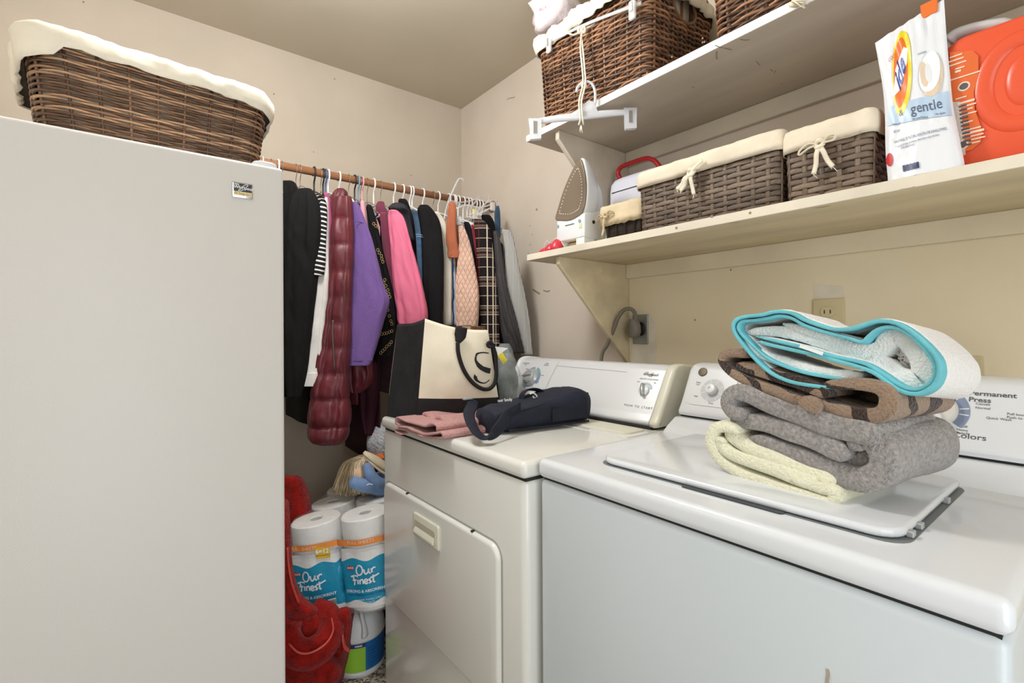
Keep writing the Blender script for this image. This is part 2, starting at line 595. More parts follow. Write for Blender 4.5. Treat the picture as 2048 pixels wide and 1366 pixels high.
wc = (1.4637,0.4956,1.23)
wo = thing('wall_outlet', 'ivory duplex wall outlet partly hidden behind the folded towels', 'outlet', wc)
rbox('plate', (XR - 0.006, XR - 0.0005), (wc[1] - 0.038, wc[1] + 0.036), (wc[2] - 0.085, wc[2] + 0.03), M_ivory, wo, r=0.002)
for dz in (-0.005, -0.045):
    s = prism('socket', rrect(wc[1] - 0.018, wc[1] + 0.017, wc[2] + dz - 0.014, wc[2] + dz + 0.014, 0.011), 'x', XR - 0.0085, XR - 0.006, M_ivory, wo, r=0.0008, seg=1)
    for dy in (-0.007, 0.007):
        rbox('slot', (XR - 0.0088, XR - 0.0080), (wc[1] + dy - 0.0013, wc[1] + dy + 0.0013), (wc[2] + dz - 0.005, wc[2] + dz + 0.005), M_blackp, s)
bc = (1.4637,0.2142,1.0908)
bp = rbox('blank_plate', (XR - 0.005, XR - 0.0005), (bc[1] - 0.0165, bc[1] + 0.05), (bc[2] - 0.06, bc[2] + 0.026), M_ivory, r=0.002)
tag(bp, 'plain beige blank cover plate on the wall above the washer console', 'wall plate')

# ------------------------------------------------------------------ appliances
M_white = mat('white_enamel', (226, 226, 222), 0.22, 0.5, coat=0.3, bump=0.02, bscale=25, bdist=0.003)
M_dryer = mat('dryer_enamel', (228, 228, 222), 0.2, 0.5, coat=0.4, bump=0.015, bscale=20, bdist=0.003)
M_top = mat('washer_top_enamel', (226, 230, 235), 0.18, 0.5, coat=0.4, bump=0.015, bscale=20, bdist=0.003)
M_console = mat('console_plastic', (220, 222, 224), 0.3, 0.5)
M_creamp = mat('cream_plastic', (222, 219, 202), 0.35, 0.5)
M_gap = mat('dark_gap', (50, 50, 48), 0.8, 0.2)
M_freezer = mat('freezer_enamel', (215, 212, 208), 0.38, 0.45, bump=0.16, bscale=380, detail=2, bdist=0.0012)
M_ink = mat('grey_ink', (92, 94, 98), 0.6, 0.3)
M_inkd = mat('dark_ink', (40, 42, 50), 0.6, 0.3)
M_chrome = mat('chrome', (215, 217, 220), 0.15, 0.5, metal=0.95)
M_silver = mat('silver_paint', (186, 190, 192), 0.3, 0.5, metal=0.4)

# upright freezer, door towards the camera
fr = thing('upright_freezer', 'tall white upright freezer with the big wicker basket on top', 'freezer', (-0.13, 1.35, 0))
FX0, FX1, FY, FZ = -0.49, 0.2269, 1.0, 1.4906
rbox('body', (FX0 + 0.004, FX1 - 0.004), (FY + 0.062, 1.70), (0.02, FZ - 0.004), M_freezer, fr, r=0.006)
dr = rbox('door', (FX0, FX1), (FY, FY + 0.05), (0.09, FZ), M_freezer, fr, r=0.007)
rbox('gasket', (FX0 + 0.012, FX1 - 0.012), (FY + 0.05, FY + 0.062), (0.10, FZ - 0.012), mat('gasket_rubber', (196, 194, 188), .6), fr)
rbox('toe_grille', (FX0 + 0.01, FX1 - 0.01), (FY + 0.03, FY + 0.062), (0.01, 0.085), M_creamp, fr, r=0.004)
prism('hinge_cover', rrect(FX1 - 0.05, FX1 - 0.006, FY + 0.01, FY + 0.075, 0.016), 'z', FZ, FZ + 0.011, M_console, fr, r=0.004)
bx0, by0, bx1, by1 = 0.1399, 0, 0.173, 0
bz1, bz0 = 1.4491, 1.421
bd = prism('badge', rrect(bx0, bx1, bz0, bz1, 0.002), 'y', FY - 0.0035, FY, M_chrome, dr, r=0.0008, seg=2)
bd['label'] = 'chrome framed black and gold maker badge'
bm_ = bz0 + (bz1 - bz0) * 0.40
rbox('badge_field', (bx0 + 0.002, bx1 - 0.002), (FY - 0.0039, FY - 0.003), (bm_, bz1 - 0.002), mat('badge_black', (52, 54, 58), .35), fr)
rbox('badge_field', (bx0 + 0.002, bx1 - 0.002), (FY - 0.0039, FY - 0.003), (bz0 + 0.004, bm_), mat('badge_gold', (226, 208, 158), .4), fr)
bc_ = (bx0 + bx1) / 2
text('Whirlpool', (bc_ + 0.001, FY - 0.0042, bm_ + 0.0072), (1, 0, -0.04), (0, 0, 1), 0.0074, mat('white_ink', (245, 245, 245), .5), fr, bold=0.00016, shear=0.15)
fbg = frame2((bc_, FY - 0.0042, bm_ + 0.008), (1, 0, 0), (0, 0, 1))
strokes('logo_swoosh', [[(-0.015, 0.005), (-0.010, 0.0054), (-0.006, 0.0046), (-0.009, 0.0036), (-0.013, 0.004)],
                        [(0.006, 0.006), (0.002, 0.004), (-0.003, -0.003), (-0.007, -0.006), (-0.004, -0.0068), (0.002, -0.003), (0.007, 0.003), (0.0085, 0.0055), (0.006, 0.006)]], 0.0009, fbg, mat('white_ink', (0, 0, 0)), fr)
strokes('script_line', [[(-.013, -.0125), (-.0115, -.009), (-.010, -.0128), (-.0085, -.0105)], [(-.006, -.009), (-.005, -.0128), (-.003, -.011), (-.002, -.0128), (0, -.011), (.001, -.0145), (.002, -.0115), (.004, -.0125)], [(.006, -.0095), (.0065, -.013), (.008, -.0115), (.009, -.013), (.0105, -.0115), (.013, -.0125)]], .0006, fbg, mat('brown_ink', (120, 92, 50), .6), fr)

# ---- dryer
DX, DY0, DY1, DZ, DSEAM = 0.632, 0.7638, 1.4929, 0.906, 0.869
dy = thing('clothes_dryer', 'off-white dryer with front door beside the paper towels', 'dryer', (0.98, 1.13, 0))
body = rbox('cabinet', (DX, 1.33), (DY0 + 0.004, DY1 - 0.004), (0.03, DSEAM - 0.003), M_dryer, dy, r=0.016, seg=4)
rbox('seam', (DX + 0.006, 1.325), (DY0 + 0.008, DY1 - 0.008), (DSEAM - 0.006, DSEAM + 0.004), M_gap, dy)
top = rbox('top', (DX - 0.006, 1.335), (DY0, DY1), (DSEAM, DZ), M_dryer, dy, r=0.0135, seg=5)
for fy in (DY0 + 0.06, DY1 - 0.03):
    lathe('levelling_foot', [(0.014, 0), (0.016, 0.006), (0.010, 0.012), (0.006, 0.03)], (DX + 0.05, fy, 0), M_silver, dy, n=14)
dpts = rrect(0.8495, 1.462, 0.345, 0.705, 0.032, 6)
prism('door_gap', rrect(0.8445, 1.467, 0.340, 0.710, 0.036, 6), 'x', DX - 0.0015, DX + 0.01, mat('door_gap_grey', (168, 166, 158), .4), dy)
door = prism('door', dpts, 'x', DX - 0.012, DX + 0.01, M_dryer, dy, r=0.009, seg=4, ends_only=True)
hy0, hy1, hz0, hz1 = 1.101, 1.243, 0.608, 0.672
hn = prism('handle', rrect(hy0, hy1, hz0, hz1, 0.006), 'x', DX - 0.018, DX - 0.010, M_creamp, door, r=0.003, seg=3)
hn['label'] = 'recessed cream pull handle'
prism('handle_pocket', rrect(hy0 + 0.014, hy1 - 0.014, hz0 + 0.010, hz1 - 0.017, 0.004), 'x', DX - 0.0188, DX - 0.016, mat('pocket_cream', (196, 192, 172), .4), dy)
prism('handle_lip', [(DX - 0.019, hz0 + 0.011), (DX - 0.026, hz0 + 0.013), (DX - 0.026, hz0 + 0.018), (DX - 0.019, hz0 + 0.030)], 'y', hy0 + 0.016, hy1 - 0.016, M_creamp, dy, r=0.001, seg=1)
for p in ((1.30, 0.706), (0.955, 0.706)):
    rbox('door_bumper', (DX - 0.010, DX - 0.002), (p[0] - 0.003, p[0] + 0.003), (p[1] - 0.002, p[1] + 0.002), M_gap, dy)
# console
def console_profile(x0, x1, z0, z1, xb):
    return [(x0, z0), (x0 - 0.004, z0 + 0.012), (x0 + (x1 - x0) * 0.12, z0 + 0.03), (x1 - 0.012, z1 - 0.012), (x1 + 0.004, z1 - 0.002),
            (x1 + 0.03, z1), (xb - 0.03, z1 - 0.008), (xb, z1 - 0.04), (xb, z0)]
cp = console_profile(1.115, 1.21, 0.912, 1.077, 1.33)
rbox('console_base', (1.10, 1.33), (0.80, DY1 - 0.01), (DZ - 0.001, 0.914), M_gap, dy)
con = prism('console', cp, 'y', 0.815, 1.470, M_console, dy, r=0.004, seg=2)
big = [(x + (0.006 if x > 1.25 else -0.005), z + (0.005 if z > 1.0 else -0.001)) for x, z in cp]
for a, b2 in ((0.783, 0.816), (1.469, 1.492)):
    ec = prism('end_cap', big, 'y', a, b2, M_creamp if a < 1 else M_console, dy, r=0.011, seg=4)
# face frame of the console (u along -Y, v up the slope)
cf0, cf1 = Vector((cp[2][0], 0, cp[2][1])), Vector((cp[3][0], 0, cp[3][1]))
cv = (cf1 - cf0).normalized()
cn = Vector((-cv.z, 0, cv.x))
def on_con(px_y, v, off=0.0008):
    p = cf0 + cv * v + cn * off
    return Vector((p.x, px_y, p.z))
CR, CL_ = (0, -1, 0), tuple(cv)
CVL = (cf1 - cf0).length
M_line = mat('panel_line', (176, 178, 178), .5)
def con_line(pts, w, m=M_line, parent=dy, nm='panel_line', on=on_con):
    strokes(nm, [pts], w, lambda a, b: on(a, b), m, parent)
con_line([(1.266, -0.01), (1.272, CVL * 0.4), (1.262, CVL + 0.004)], 0.0016)
con_line([(1.262, CVL - 0.012), (1.1, CVL - 0.014), (0.95, CVL - 0.016)], 0.0016)
def ring_arc(c, r0, r1, a0, a1, on, m, parent, nm='dial_arc', n=20, off=0.001):
    V, Fc = [], []
    for i in range(n + 1):
        t = R(a0 + (a1 - a0) * i / n)
        for r in (r0, r1):
            V.append(on(c[0] - r * math.cos(t), c[1] + r * math.sin(t), off))
    for i in range(n):
        Fc.append((2 * i, 2 * i + 1, 2 * i + 3, 2 * i + 2))
    return pydata(nm, V, Fc, m, parent, smooth=False)
dc = (1.372, CVL * 0.52)
M_teal, M_blueg = mat('dial_teal', (126, 168, 172), .5), mat('dial_blue', (128, 146, 178), .5)
ring_arc(dc, 0.036, 0.046, 30, 75, on_con, M_teal, dy)
ring_arc(dc, 0.036, 0.044, 90, 190, on_con, M_blueg, dy)
ring_arc(dc, 0.036, 0.046, 195, 255, on_con, M_teal, dy)
ring_arc(dc, 0.036, 0.046, -30, 30, on_con, M_blueg, dy)
kp = on_con(dc[0], dc[1], 0)
kn = thing_k = lathe('timer_knob', [(0.036, 0), (0.036, 0.005), (0.033, 0.009), (0.031, 0.012), (0.027, 0.0125), (0.026, 0.02), (0.022, 0.024), (0, 0.025)], kp, M_silver, dy, axis=cn, n=32)
kv = cv
g = Vector((0, -1, 0)) * 0.97 + kv * 0.25
g.normalize()
def knob_grip(c, d, n_, L_, w, h, m, parent, base=0.02):
    s = n_.cross(d).normalized()
    rings = []
    for t in (-1, -0.8, 0, 0.8, 1):
        ww = w * (1 - 0.35 * abs(t) ** 3)
        hh = h * (1 - 0.3 * t * t)
        c0 = Vector(c) + d * (t * L_) + n_ * base
        rings.append([c0 + s * ww, c0 + s * ww * .8 + n_ * hh, c0 - s * ww * .8 + n_ * hh, c0 - s * ww])
    return loft('knob_grip', rings, m, parent)
knob_grip(kp, g, cn, 0.022, 0.004, 0.009, M_silver, kn, base=0.022)
k2 = on_con(0.865, CVL * 0.50, 0)
kn2 = lathe('cycle_knob', [(0.017, 0), (0.0165, 0.006), (0.013, 0.008), (0, 0.0085)], k2, M_console, dy, axis=cn, n=24)
knob_grip(k2, (cv * 0.95 + Vector((0, 0.3, 0))).normalized(), cn, 0.019, 0.006, 0.012, M_silver, kn2, base=0.006)
ring_arc((0.865, CVL * 0.50), 0.019, 0.026, 20, 110, on_con, mat('dial_pale_blue', (186, 200, 218), .5), dy)
text('Whirlpool', on_con(0.862, CVL - 0.019), CR, CL_, 0.0125, M_inkd, dy, shear=0.1, bold=0.0001)
fcl = lambda a, b: on_con(0.862 - a, CVL - 0.019 + b)
strokes('logo_swoosh', [[(-0.022, 0.006), (-0.012, 0.007), (-0.008, 0.005)], [(0.006, 0.007), (-0.004, -0.006), (0.004, -0.004), (0.010, 0.006)]], 0.0009, fcl, M_inkd, dy)
text('END OF CYCLE SIGNAL', on_con(0.862, CVL * 0.50 + 0.037), CR, CL_, 0.0062, M_ink, dy)
text('Off', on_con(0.896, CVL * 0.50 + 0.026), CR, CL_, 0.006, M_ink, dy)
text('On', on_con(0.838, CVL * 0.50 + 0.027), CR, CL_, 0.006, M_ink, dy)
text('PUSH TO START', on_con(0.868, 0.020), CR, CL_, 0.0095, M_ink, dy, spacing=1.5)
for (yy, vv, s) in ((1.435, .90, 'AUTOMATIC\nDRY'), (1.320, .93, 'TIMED\nDRYING'), (1.437, .55, 'Very Dry'), (1.32, .62, 'Wrinkle'), (1.455, .12, 'AUTOMATIC\nDRY'), (1.45, .36, 'Less Dry'), (1.415, .76, 'Damp'), (1.327, .42, '40'), (1.345, .28, '20')):
    text(s, on_con(yy, CVL * vv), CR, CL_, 0.0068, M_ink, dy)
# lint screen lid at the back of the top
lp = prism('lint_lid', rrect(1.0, 1.085, 0.80, 1.05, (0.02, 0.02, 0.004, 0.004)), 'z', DZ - 0.001, DZ + 0.006, M_creamp, dy, r=0.004, seg=3)
rbox('lint_surround', (0.97, 1.10), (0.778, 1.08), (DZ - 0.001, DZ + 0.0022), M_dryer, dy, r=0.001, seg=1)

# ---- washer
WX, WY0, WY1, WZ, WSEAM = 0.6529, 0.0669, 0.7519, 0.915, 0.876
wa = thing('washing_machine', 'white top-loading washing machine with stacked towels on its lid', 'washing machine', (0.98, 0.41, 0))
M_wfront = mat('washer_front_enamel', (208, 216, 221), 0.3, 0.5, coat=0.2, bump=0.015, bscale=20, bdist=0.003)
rbox('cabinet', (WX + 0.003, 1.36), (WY0 + 0.003, WY1 - 0.003), (0.03, WSEAM - 0.003), M_wfront, wa, r=0.012, seg=4)
rbox('seam', (WX + 0.01, 1.35), (WY0 + 0.01, WY1 - 0.01), (WSEAM - 0.006, WSEAM + 0.004), M_gap, wa)
wt = rbox('top', (WX - 0.002, 1.36), (WY0, WY1), (WSEAM, WZ), M_top, wa, r=0.013, seg=5)
for fy in (WY0 + 0.05, WY1 - 0.05):
    lathe('levelling_foot', [(0.014, 0), (0.016, 0.006), (0.010, 0.012), (0.006, 0.03)], (WX + 0.05, fy, 0), M_silver, wa, n=14)
# raised back deck and lid
prism('back_deck', [(1.075, WZ - 0.003), (1.10, 0.930), (1.135, 0.948), (1.36, 0.950), (1.36, WZ - 0.003)], 'y', WY0 + 0.004, WY1 - 0.004, M_top, wa, r=0.004, seg=2)
prism('lid_gap', rrect(0.719, 1.073, 0.163, 0.650, 0.03), 'z', WZ - 0.002, WZ + 0.0008, mat('lid_gap_grey', (118, 122, 122), .5), wa)
lid = prism('lid', rrect(0.722, 1.070, 0.170, 0.648, (0.034, 0.02, 0.02, 0.034), 6), 'z', WZ + 0.0015, WZ + 0.0135, M_top, wa, r=0.0055, seg=4)
prism('finger_recess_shade', rrect(0.7125, 0.728, 0.30, 0.46, 0.006), 'z', WZ - 0.001, WZ + 0.0022, mat('recess_shade', (70, 76, 78), .5), wa)  # raised dark strip; its colour stands in for shade inside the slot
for yy in (0.166,):
    for xx in (0.76, 0.80, 0.95):
        rbox('lid_bumper', (xx - 0.006, xx + 0.006), (yy - 0.002, yy + 0.006), (WZ + 0.001, WZ + 0.009), M_silver, wa, r=0.001, seg=1)
# console
wp = [(1.148, 0.950), (1.144, 0.963), (1.160, 0.985), (1.205, 1.070), (1.218, 1.083), (1.25, 1.088), (1.33, 1.08), (1.35, 1.05), (1.35, 0.950)]
rbox('console_base', (1.15, 1.35), (WY0 + 0.012, WY1 - 0.012), (0.949, 0.953), M_gap, wa)
wcn = prism('console', wp, 'y', WY0 + 0.004, WY1 - 0.004, M_console, wa, r=0.010, seg=4)
w0, w1 = Vector((wp[2][0], 0, wp[2][1])), Vector((wp[3][0], 0, wp[3][1]))
wv = (w1 - w0).normalized()
wn = Vector((-wv.z, 0, wv.x))
WVL = (w1 - w0).length
def on_w(y, v, off=0.0008):
    p = w0 + wv * v + wn * off
    return Vector((p.x, y, p.z))
WV = tuple(wv)
def panel_on(pts, on, o0, o1, m, parent, nm, r=0):
    V = [on(a, b, o0) for a, b in pts] + [on(a, b, o1) for a, b in pts]
    n = len(pts)
    Fc = [tuple(range(n)), tuple(range(n, 2 * n))] + [(i, (i + 1) % n, n + (i + 1) % n, n + i) for i in range(n)]
    return auto_smooth(pydata(nm, V, Fc, m, parent), 35)
panel_on(rrect(0.605, 0.735, -0.004, WVL + 0.002, 0.022), on_w, -0.001, 0.0025, M_console, wa, 'control_panel')
dk = (0.665, WVL * 0.42)
ring_arc(dk, 0.016, 0.031, 0, 360, lambda a, b, o=0: on_w(a, b, 0.0032), mat('dial_grey', (198, 200, 202), .5), wa, n=32)
for a in (20, 65, 110, 155, 200, 250, 300, 340):
    ring_arc(dk, 0.016, 0.031, a, a + 4, lambda a_, b, o=0: on_w(a_, b, 0.0035), M_console, wa, nm='dial_tick', n=2)
lathe('option_knob', [(0.015, 0), (0.0145, 0.012), (0.012, 0.015), (0.004, 0.0155), (0.0035, 0.013), (0, 0.013)], on_w(dk[0], dk[1], 0.002), M_console, wa, axis=wn, n=24)
lathe('medallion', [(0.0125, 0), (0.012, 0.003), (0.010, 0.0035), (0, 0.003)], on_w(0.704, WVL * 0.93, 0.002), mat('bronze', (92, 84, 68), .35, metal=.6, bump=.4, bscale=400), wa, axis=wn, n=24)
for (yy, vv, s) in ((0.708, .58, 'Extra\nLow'), (0.705, .20, 'High'), (0.66, .05, 'Temp')):
    text(s, on_w(yy, WVL * vv, 0.0033), CR, WV, 0.006, M_ink, wa)
wk = (0.225, WVL * 0.46)
M_slate, M_navy = mat('dial_slate', (126, 138, 164), .5), mat('dial_navy', (40, 44, 68), .5)
ring_arc(wk, 0.034, 0.049, -38, 60, on_w, M_slate, wa)
for a in (38, 8, -8):
    ring_arc(wk, 0.035, 0.048, a, a + 3, lambda a_, b, o=0: on_w(a_, b, 0.0013), M_console, wa, nm='dial_tick', n=2)
for a0, a1 in ((-66, -54), (-74, -68), (-82, -77), (-90, -86)):
    ring_arc(wk, 0.030, 0.047, a0, a1, on_w, M_navy, wa, n=4)
wkn = lathe('cycle_knob', [(0.034, 0), (0.034, 0.012), (0.031, 0.017), (0.02, 0.02), (0, 0.021)], on_w(wk[0], wk[1], 0), mat('knob_cream', (214, 210, 200), .35), wa, axis=wn, n=36)
knob_grip(on_w(wk[0], wk[1], 0), (wv * 0.9 + Vector((0, 0.4, 0))).normalized(), wn, 0.030, 0.008, 0.012, M_console, wkn, base=0.018)
text('Permanent\nPress', on_w(0.180, WVL * 0.80), CR, WV, 0.0125, M_ink, wa, align='LEFT', bold=0.0002, sx=1.1)
text('Colors', on_w(0.197, 0.0), CR, WV, 0.0145, M_ink, wa, align='LEFT', bold=0.0002, sx=1.1)
for (yy, vv, s) in ((0.195, .95, 'Regular'), (0.191, .87, 'Light'), (0.170, .58, 'Normal'), (0.170, .66, 'Casuals'), (0.186, .18, 'Off'), (0.192, .08, 'Heavy\nSoiled'), (0.130, .48, 'Pull knob to start\nPush to stop'), (0.155, .40, 'Quick Wash')):
    text(s, on_w(yy, WVL * vv), CR, WV, 0.0062, M_ink, wa, align='LEFT')
# grime streak on the washer front
strokes('rust_drip', [[(0.2246,0.7656),(0.2241,0.7587),(0.2252,0.7496),(0.2252,0.7382)]], 0.0035, lambda a, b: (WX + 0.0022, a, b), mat('rust_brown', (178, 164, 142), .7), wa)

# ------------------------------------------------------------------ woven baskets
def tone_mat(name, dark, light, rough=0.45, bump=0.3, bscale=200):
    m = mat(name, light, rough, 0.45, bump=bump, bscale=bscale)
    nt, b, L, N = nodes_of(m)
    at = N('Attribute'); at.attribute_name = 'tone'
    tc = N('TexCoord')
    n = N('TexNoise'); n.inputs['Scale'].default_value = 14; n.inputs['Detail'].default_value = 3
    L(tc.outputs['Object'], n.inputs['Vector'])
    ad = N('Math'); ad.operation = 'MULTIPLY_ADD'
    L(n.outputs['Fac'], ad.inputs[0]); ad.inputs[1].default_value = 0.9
    sb = N('Math'); sb.operation = 'SUBTRACT'; L(at.outputs['Fac'], sb.inputs[0]); sb.inputs[1].default_value = 0.45
    L(sb.outputs[0], ad.inputs[2])
    r = N('ValToRGB')
    r.color_ramp.elements[0].color = lin(dark); r.color_ramp.elements[1].color = lin(light)
    r.color_ramp.elements[0].position = .15; r.color_ramp.elements[1].position = .85
    L(ad.outputs[0], r.inputs[0]); L(r.outputs[0], b.inputs['Base Color'])
    return m


M_wick = tone_mat('willow_brown', (94, 68, 50), (184, 146, 114), 0.38)
M_wick2 = tone_mat('willow_dark', (82, 56, 40), (170, 124, 90), 0.36)
M_flat = tone_mat('seagrass_brown', (74, 62, 53), (130, 112, 96), 0.45, 0.5, 300)
M_liner = mat('cream_cotton', (230, 223, 206), 0.85, 0.2, bump=0.25, bscale=35, detail=4, var=0.04, vscale=10, bdist=0.006)
M_liner2 = mat('natural_cotton', (232, 220, 198), 0.85, 0.2, bump=0.35, bscale=45, detail=4, var=0.05, vscale=14, bdist=0.006)
M_hole_dark = mat('basket_shade', (52, 36, 26), 0.8, 0.2)


def rr_pt(t, a, b, r):
    """Point and outward normal at arc-length fraction t of a rounded rectangle (half sizes a, b)."""
    sa, sb, q = 2 * (a - r), 2 * (b - r), math.pi * r / 2
    P = 2 * (sa + sb) + 4 * q
    s = (t % 1.0) * P
    segs = [('l', sa, (-(a - r), -b), (1, 0), (0, -1)), ('c', q, (a - r, -(b - r)), -90, 0), ('l', sb, (a, -(b - r)), (0, 1), (1, 0)),
            ('c', q, (a - r, b - r), 0, 0), ('l', sa, (a - r, b), (-1, 0), (0, 1)), ('c', q, (-(a - r), b - r), 90, 0),
            ('l', sb, (-a, b - r), (0, -1), (-1, 0)), ('c', q, (-(a - r), -(b - r)), 180, 0)]
    for sg in segs:
        if s <= sg[1] + 1e-9:
            if sg[0] == 'l':
                return (sg[2][0] + sg[3][0] * s, sg[2][1] + sg[3][1] * s), sg[4]
            th = R(sg[3] + 90 * s / sg[1])
            n = (math.cos(th), math.sin(th))
            return (sg[2][0] + r * n[0], sg[2][1] + r * n[1]), n
        s -= sg[1]
    return (-(a - r), -b), (0, -1)


class Form:
    """Tapered rounded-rectangle basket form."""
    def __init__(s, c, z0, h, bot, top, r, rz=0.0):
        s.c, s.z0, s.h, s.bot, s.top, s.r, s.rz = c, z0, h, bot, top, r, rz

    def at(s, t, v, off=0.0, dz=0.0):
        a = s.bot[0] + (s.top[0] - s.bot[0]) * v
        b = s.bot[1] + (s.top[1] - s.bot[1]) * v
        (x, y), n = rr_pt(t, a, b, s.r)
        x += n[0] * off
        y += n[1] * off
        ca, sa = math.cos(s.rz), math.sin(s.rz)
        return Vector((s.c[0] + x * ca - y * sa, s.c[1] + x * sa + y * ca, s.z0 + s.h * v + dz))


def wicker(F, t, rows, wr, nst, m, skip=None, spp=6, jit=0.25):
    geos, tones = [], []
    for k in range(rows):
        v = (k + 0.5) / rows
        ph = random.choice((0, 0)) + k
        pts = []
        N_ = nst * spp
        zj = random.uniform(-jit, jit) * wr
        for i in range(N_):
            tt = i / N_
            if skip and skip(tt, v):
                pts.append(None)
                continue
            s = tt * nst
            pts.append(F.at(tt, v, math.cos(math.pi * (s + ph)) * wr * 1.05, zj + wr * 0.35 * nz(s * 0.7, k * 3.1, 0)))
        if None not in pts:
            geos.append(tube_geo(pts, wr * random.uniform(.85, 1.1), 5, closed=True, up=(0, 0, 1)))
            tones.append(random.random())
        else:
            # split at the opening
            st = pts.index(None)
            rot = pts[st:] + pts[:st]
            run = []
            for p in rot + [None]:
                if p is None:
                    if len(run) > 3:
                        geos.append(tube_geo(run, wr, 5, up=(0, 0, 1)))
                        tones.append(random.random())
                    run = []
                else:
                    run.append(p)
    w = multi('weave', geos, m, t, attr=tones)
    w['kind'] = 'stuff'
    sg, stn = [], []
    for i in range(nst):
        tt = i / nst
        pts = [F.at(tt, v, 0) for v in (0, .25, .5, .75, 1.0) if not (skip and skip(tt, v))]
        if len(pts) > 1:
            sg.append(tube_geo(pts, wr * 1.15, 5))
            stn.append(random.random() * .6)
    s = multi('stakes', sg, m, t, attr=stn)
    s['kind'] = 'stuff'
    geos = []
    for q in range(2):
        geos.append(tube_geo([F.at(i / 90, 1.0, math.cos(i * 1.1 + q * math.pi) * wr, wr * 0.8 + math.sin(i * 1.1 + q * math.pi) * wr) for i in range(90)], wr * 1.2, 6, closed=True))
    rim = multi('rim', geos, m, t, attr=[.3, .6])
    base = [F.at(i / 48, 0.02, -wr * 2) for i in range(48)]
    pydata('base', base, [tuple(range(48))], M_hole_dark, t, smooth=False)


def liner(F, t, m, drop, over, n=120, puff=0.006, hem=0.008, dropfn=None, inner=True, name='liner', seed=0.0):
    rings = []
    prof = [(-drop, over * 0.75), (-drop - 0.002, over), (-drop * 0.66, over * 1.15), (-drop * 0.33, over * 1.1), (-0.004, over * 1.0), (0.006, over * 0.55), (0.009, 0.0), (0.003, -over * 0.7), (-0.03, -over * 0.9)]
    if inner:
        prof += [(-F.h * 0.5, -0.012), (-F.h * 0.92, -0.014)]
    for j, (dz, off) in enumerate(prof):
        ring = []
        for i in range(n):
            tt = i / n
            k = dropfn(tt) if dropfn else 1.0
            z = dz * k if dz < 0 and j < 4 else dz
            v = 1.0 + z / F.h
            o = off + (puff * nz(tt * 38 + seed, dz * 25, 1.3) + puff * .6 * nz(tt * 90 + seed, dz * 8, 4.3)) * (1 if j < 8 else .4)
            ring.append(F.at(tt, v, o, hem * 0.5 * nz(tt * 30 + seed, 5.0, 0) if j < 2 else 0))
        rings.append(ring)
    return loft(name, rings, m, t, cap=False)


# big basket on the freezer
bb = thing('laundry_basket', 'big brown wicker laundry basket with white cloth liner on the freezer', 'basket', (0.037, 1.40, 1.4906))
FB = Form((0.035, 1.40), 1.4935, 0.236, (0.182, 0.150), (0.206, 0.178), 0.05, 0.09)
wicker(FB, bb, 46, 0.00255, 30, M_wick)
liner(FB, bb, M_liner, 0.036, 0.019, puff=0.009, dropfn=lambda t: 0.85 + 1.3 * math.exp(-((t - 0.38) / .11) ** 2) + 1.3 * math.exp(-((t - 0.88) / .11) ** 2))
# fuller flap standing above the far rim
for tt, nm in ((0.345, 'handle'), (0.845, 'handle')):
    c = F0 = FB.at(tt, 1.0, 0.01)
    d = FB.at(tt + 0.035, 1.0, 0.012) - FB.at(tt - 0.035, 1.0, 0.012)
    pts = [c + d * (u * 1.0) + Vector((0, 0, 0.014 + 0.022 * (1 - (2 * u) ** 2))) for u in (-.5, -.3, -.1, .1, .3, .5)]
    h = multi('handle', [tube_geo(smooth_path(pts, 4), 0.006, 8)], M_wick, bb, attr=[.25])

# basket on the upper shelf
ub = thing('wicker_basket', 'dark brown wicker basket with cream liner at the end of the upper shelf', 'basket', (1.25, 1.015, S2))
FU_ = Form((1.262, 1.024), S2 + 0.002, 0.312, (0.150, 0.214), (0.162, 0.228), 0.025)
hole = lambda t, v: False
def ub_hole(t, v):
    p = FU_.at(t, v)
    return p.y < 0.825 and abs(p.x - 1.265) < 0.055 * math.sqrt(max(0, 1 - ((v - 0.80) / 0.13) ** 2))
wicker(FU_, ub, 42, 0.0040, 34, M_wick2, skip=ub_hole)
liner(FU_, ub, M_liner, 0.050, 0.016, puff=0.016, seed=3, n=200)
# handle rim round the opening
hp = []
for i in range(28):
    a = 2 * math.pi * i / 28
    v = 0.80 + 0.13 * math.sin(a)
    p = FU_.at(0.0, v)
    yy = FU_.c[1] - (FU_.bot[1] + (FU_.top[1] - FU_.bot[1]) * v) - 0.004
    hp.append((1.265 + 0.056 * math.cos(a), yy, S2 + 0.002 + 0.312 * v))
multi('handle_rim', [tube_geo(hp, 0.006, 7, closed=True)], M_wick2, ub, attr=[.35])
# gathered cream ruffle with ties
M_tie = mat('cotton_cord', (236, 226, 204), 0.8, 0.2, bump=0.5, bscale=200)

u2 = thing('wicker_basket', 'dark wicker basket with tasselled cord near the middle of the upper shelf', 'basket', (1.25, 0.40, S2))
FU2 = Form((1.255, 0.430), S2 + 0.002, 0.272, (0.150, 0.178), (0.162, 0.190), 0.025)
wicker(FU2, u2, 38, 0.0040, 30, M_wick2)
liner(FU2, u2, M_liner, 0.10, 0.013, puff=0.01, seed=9)
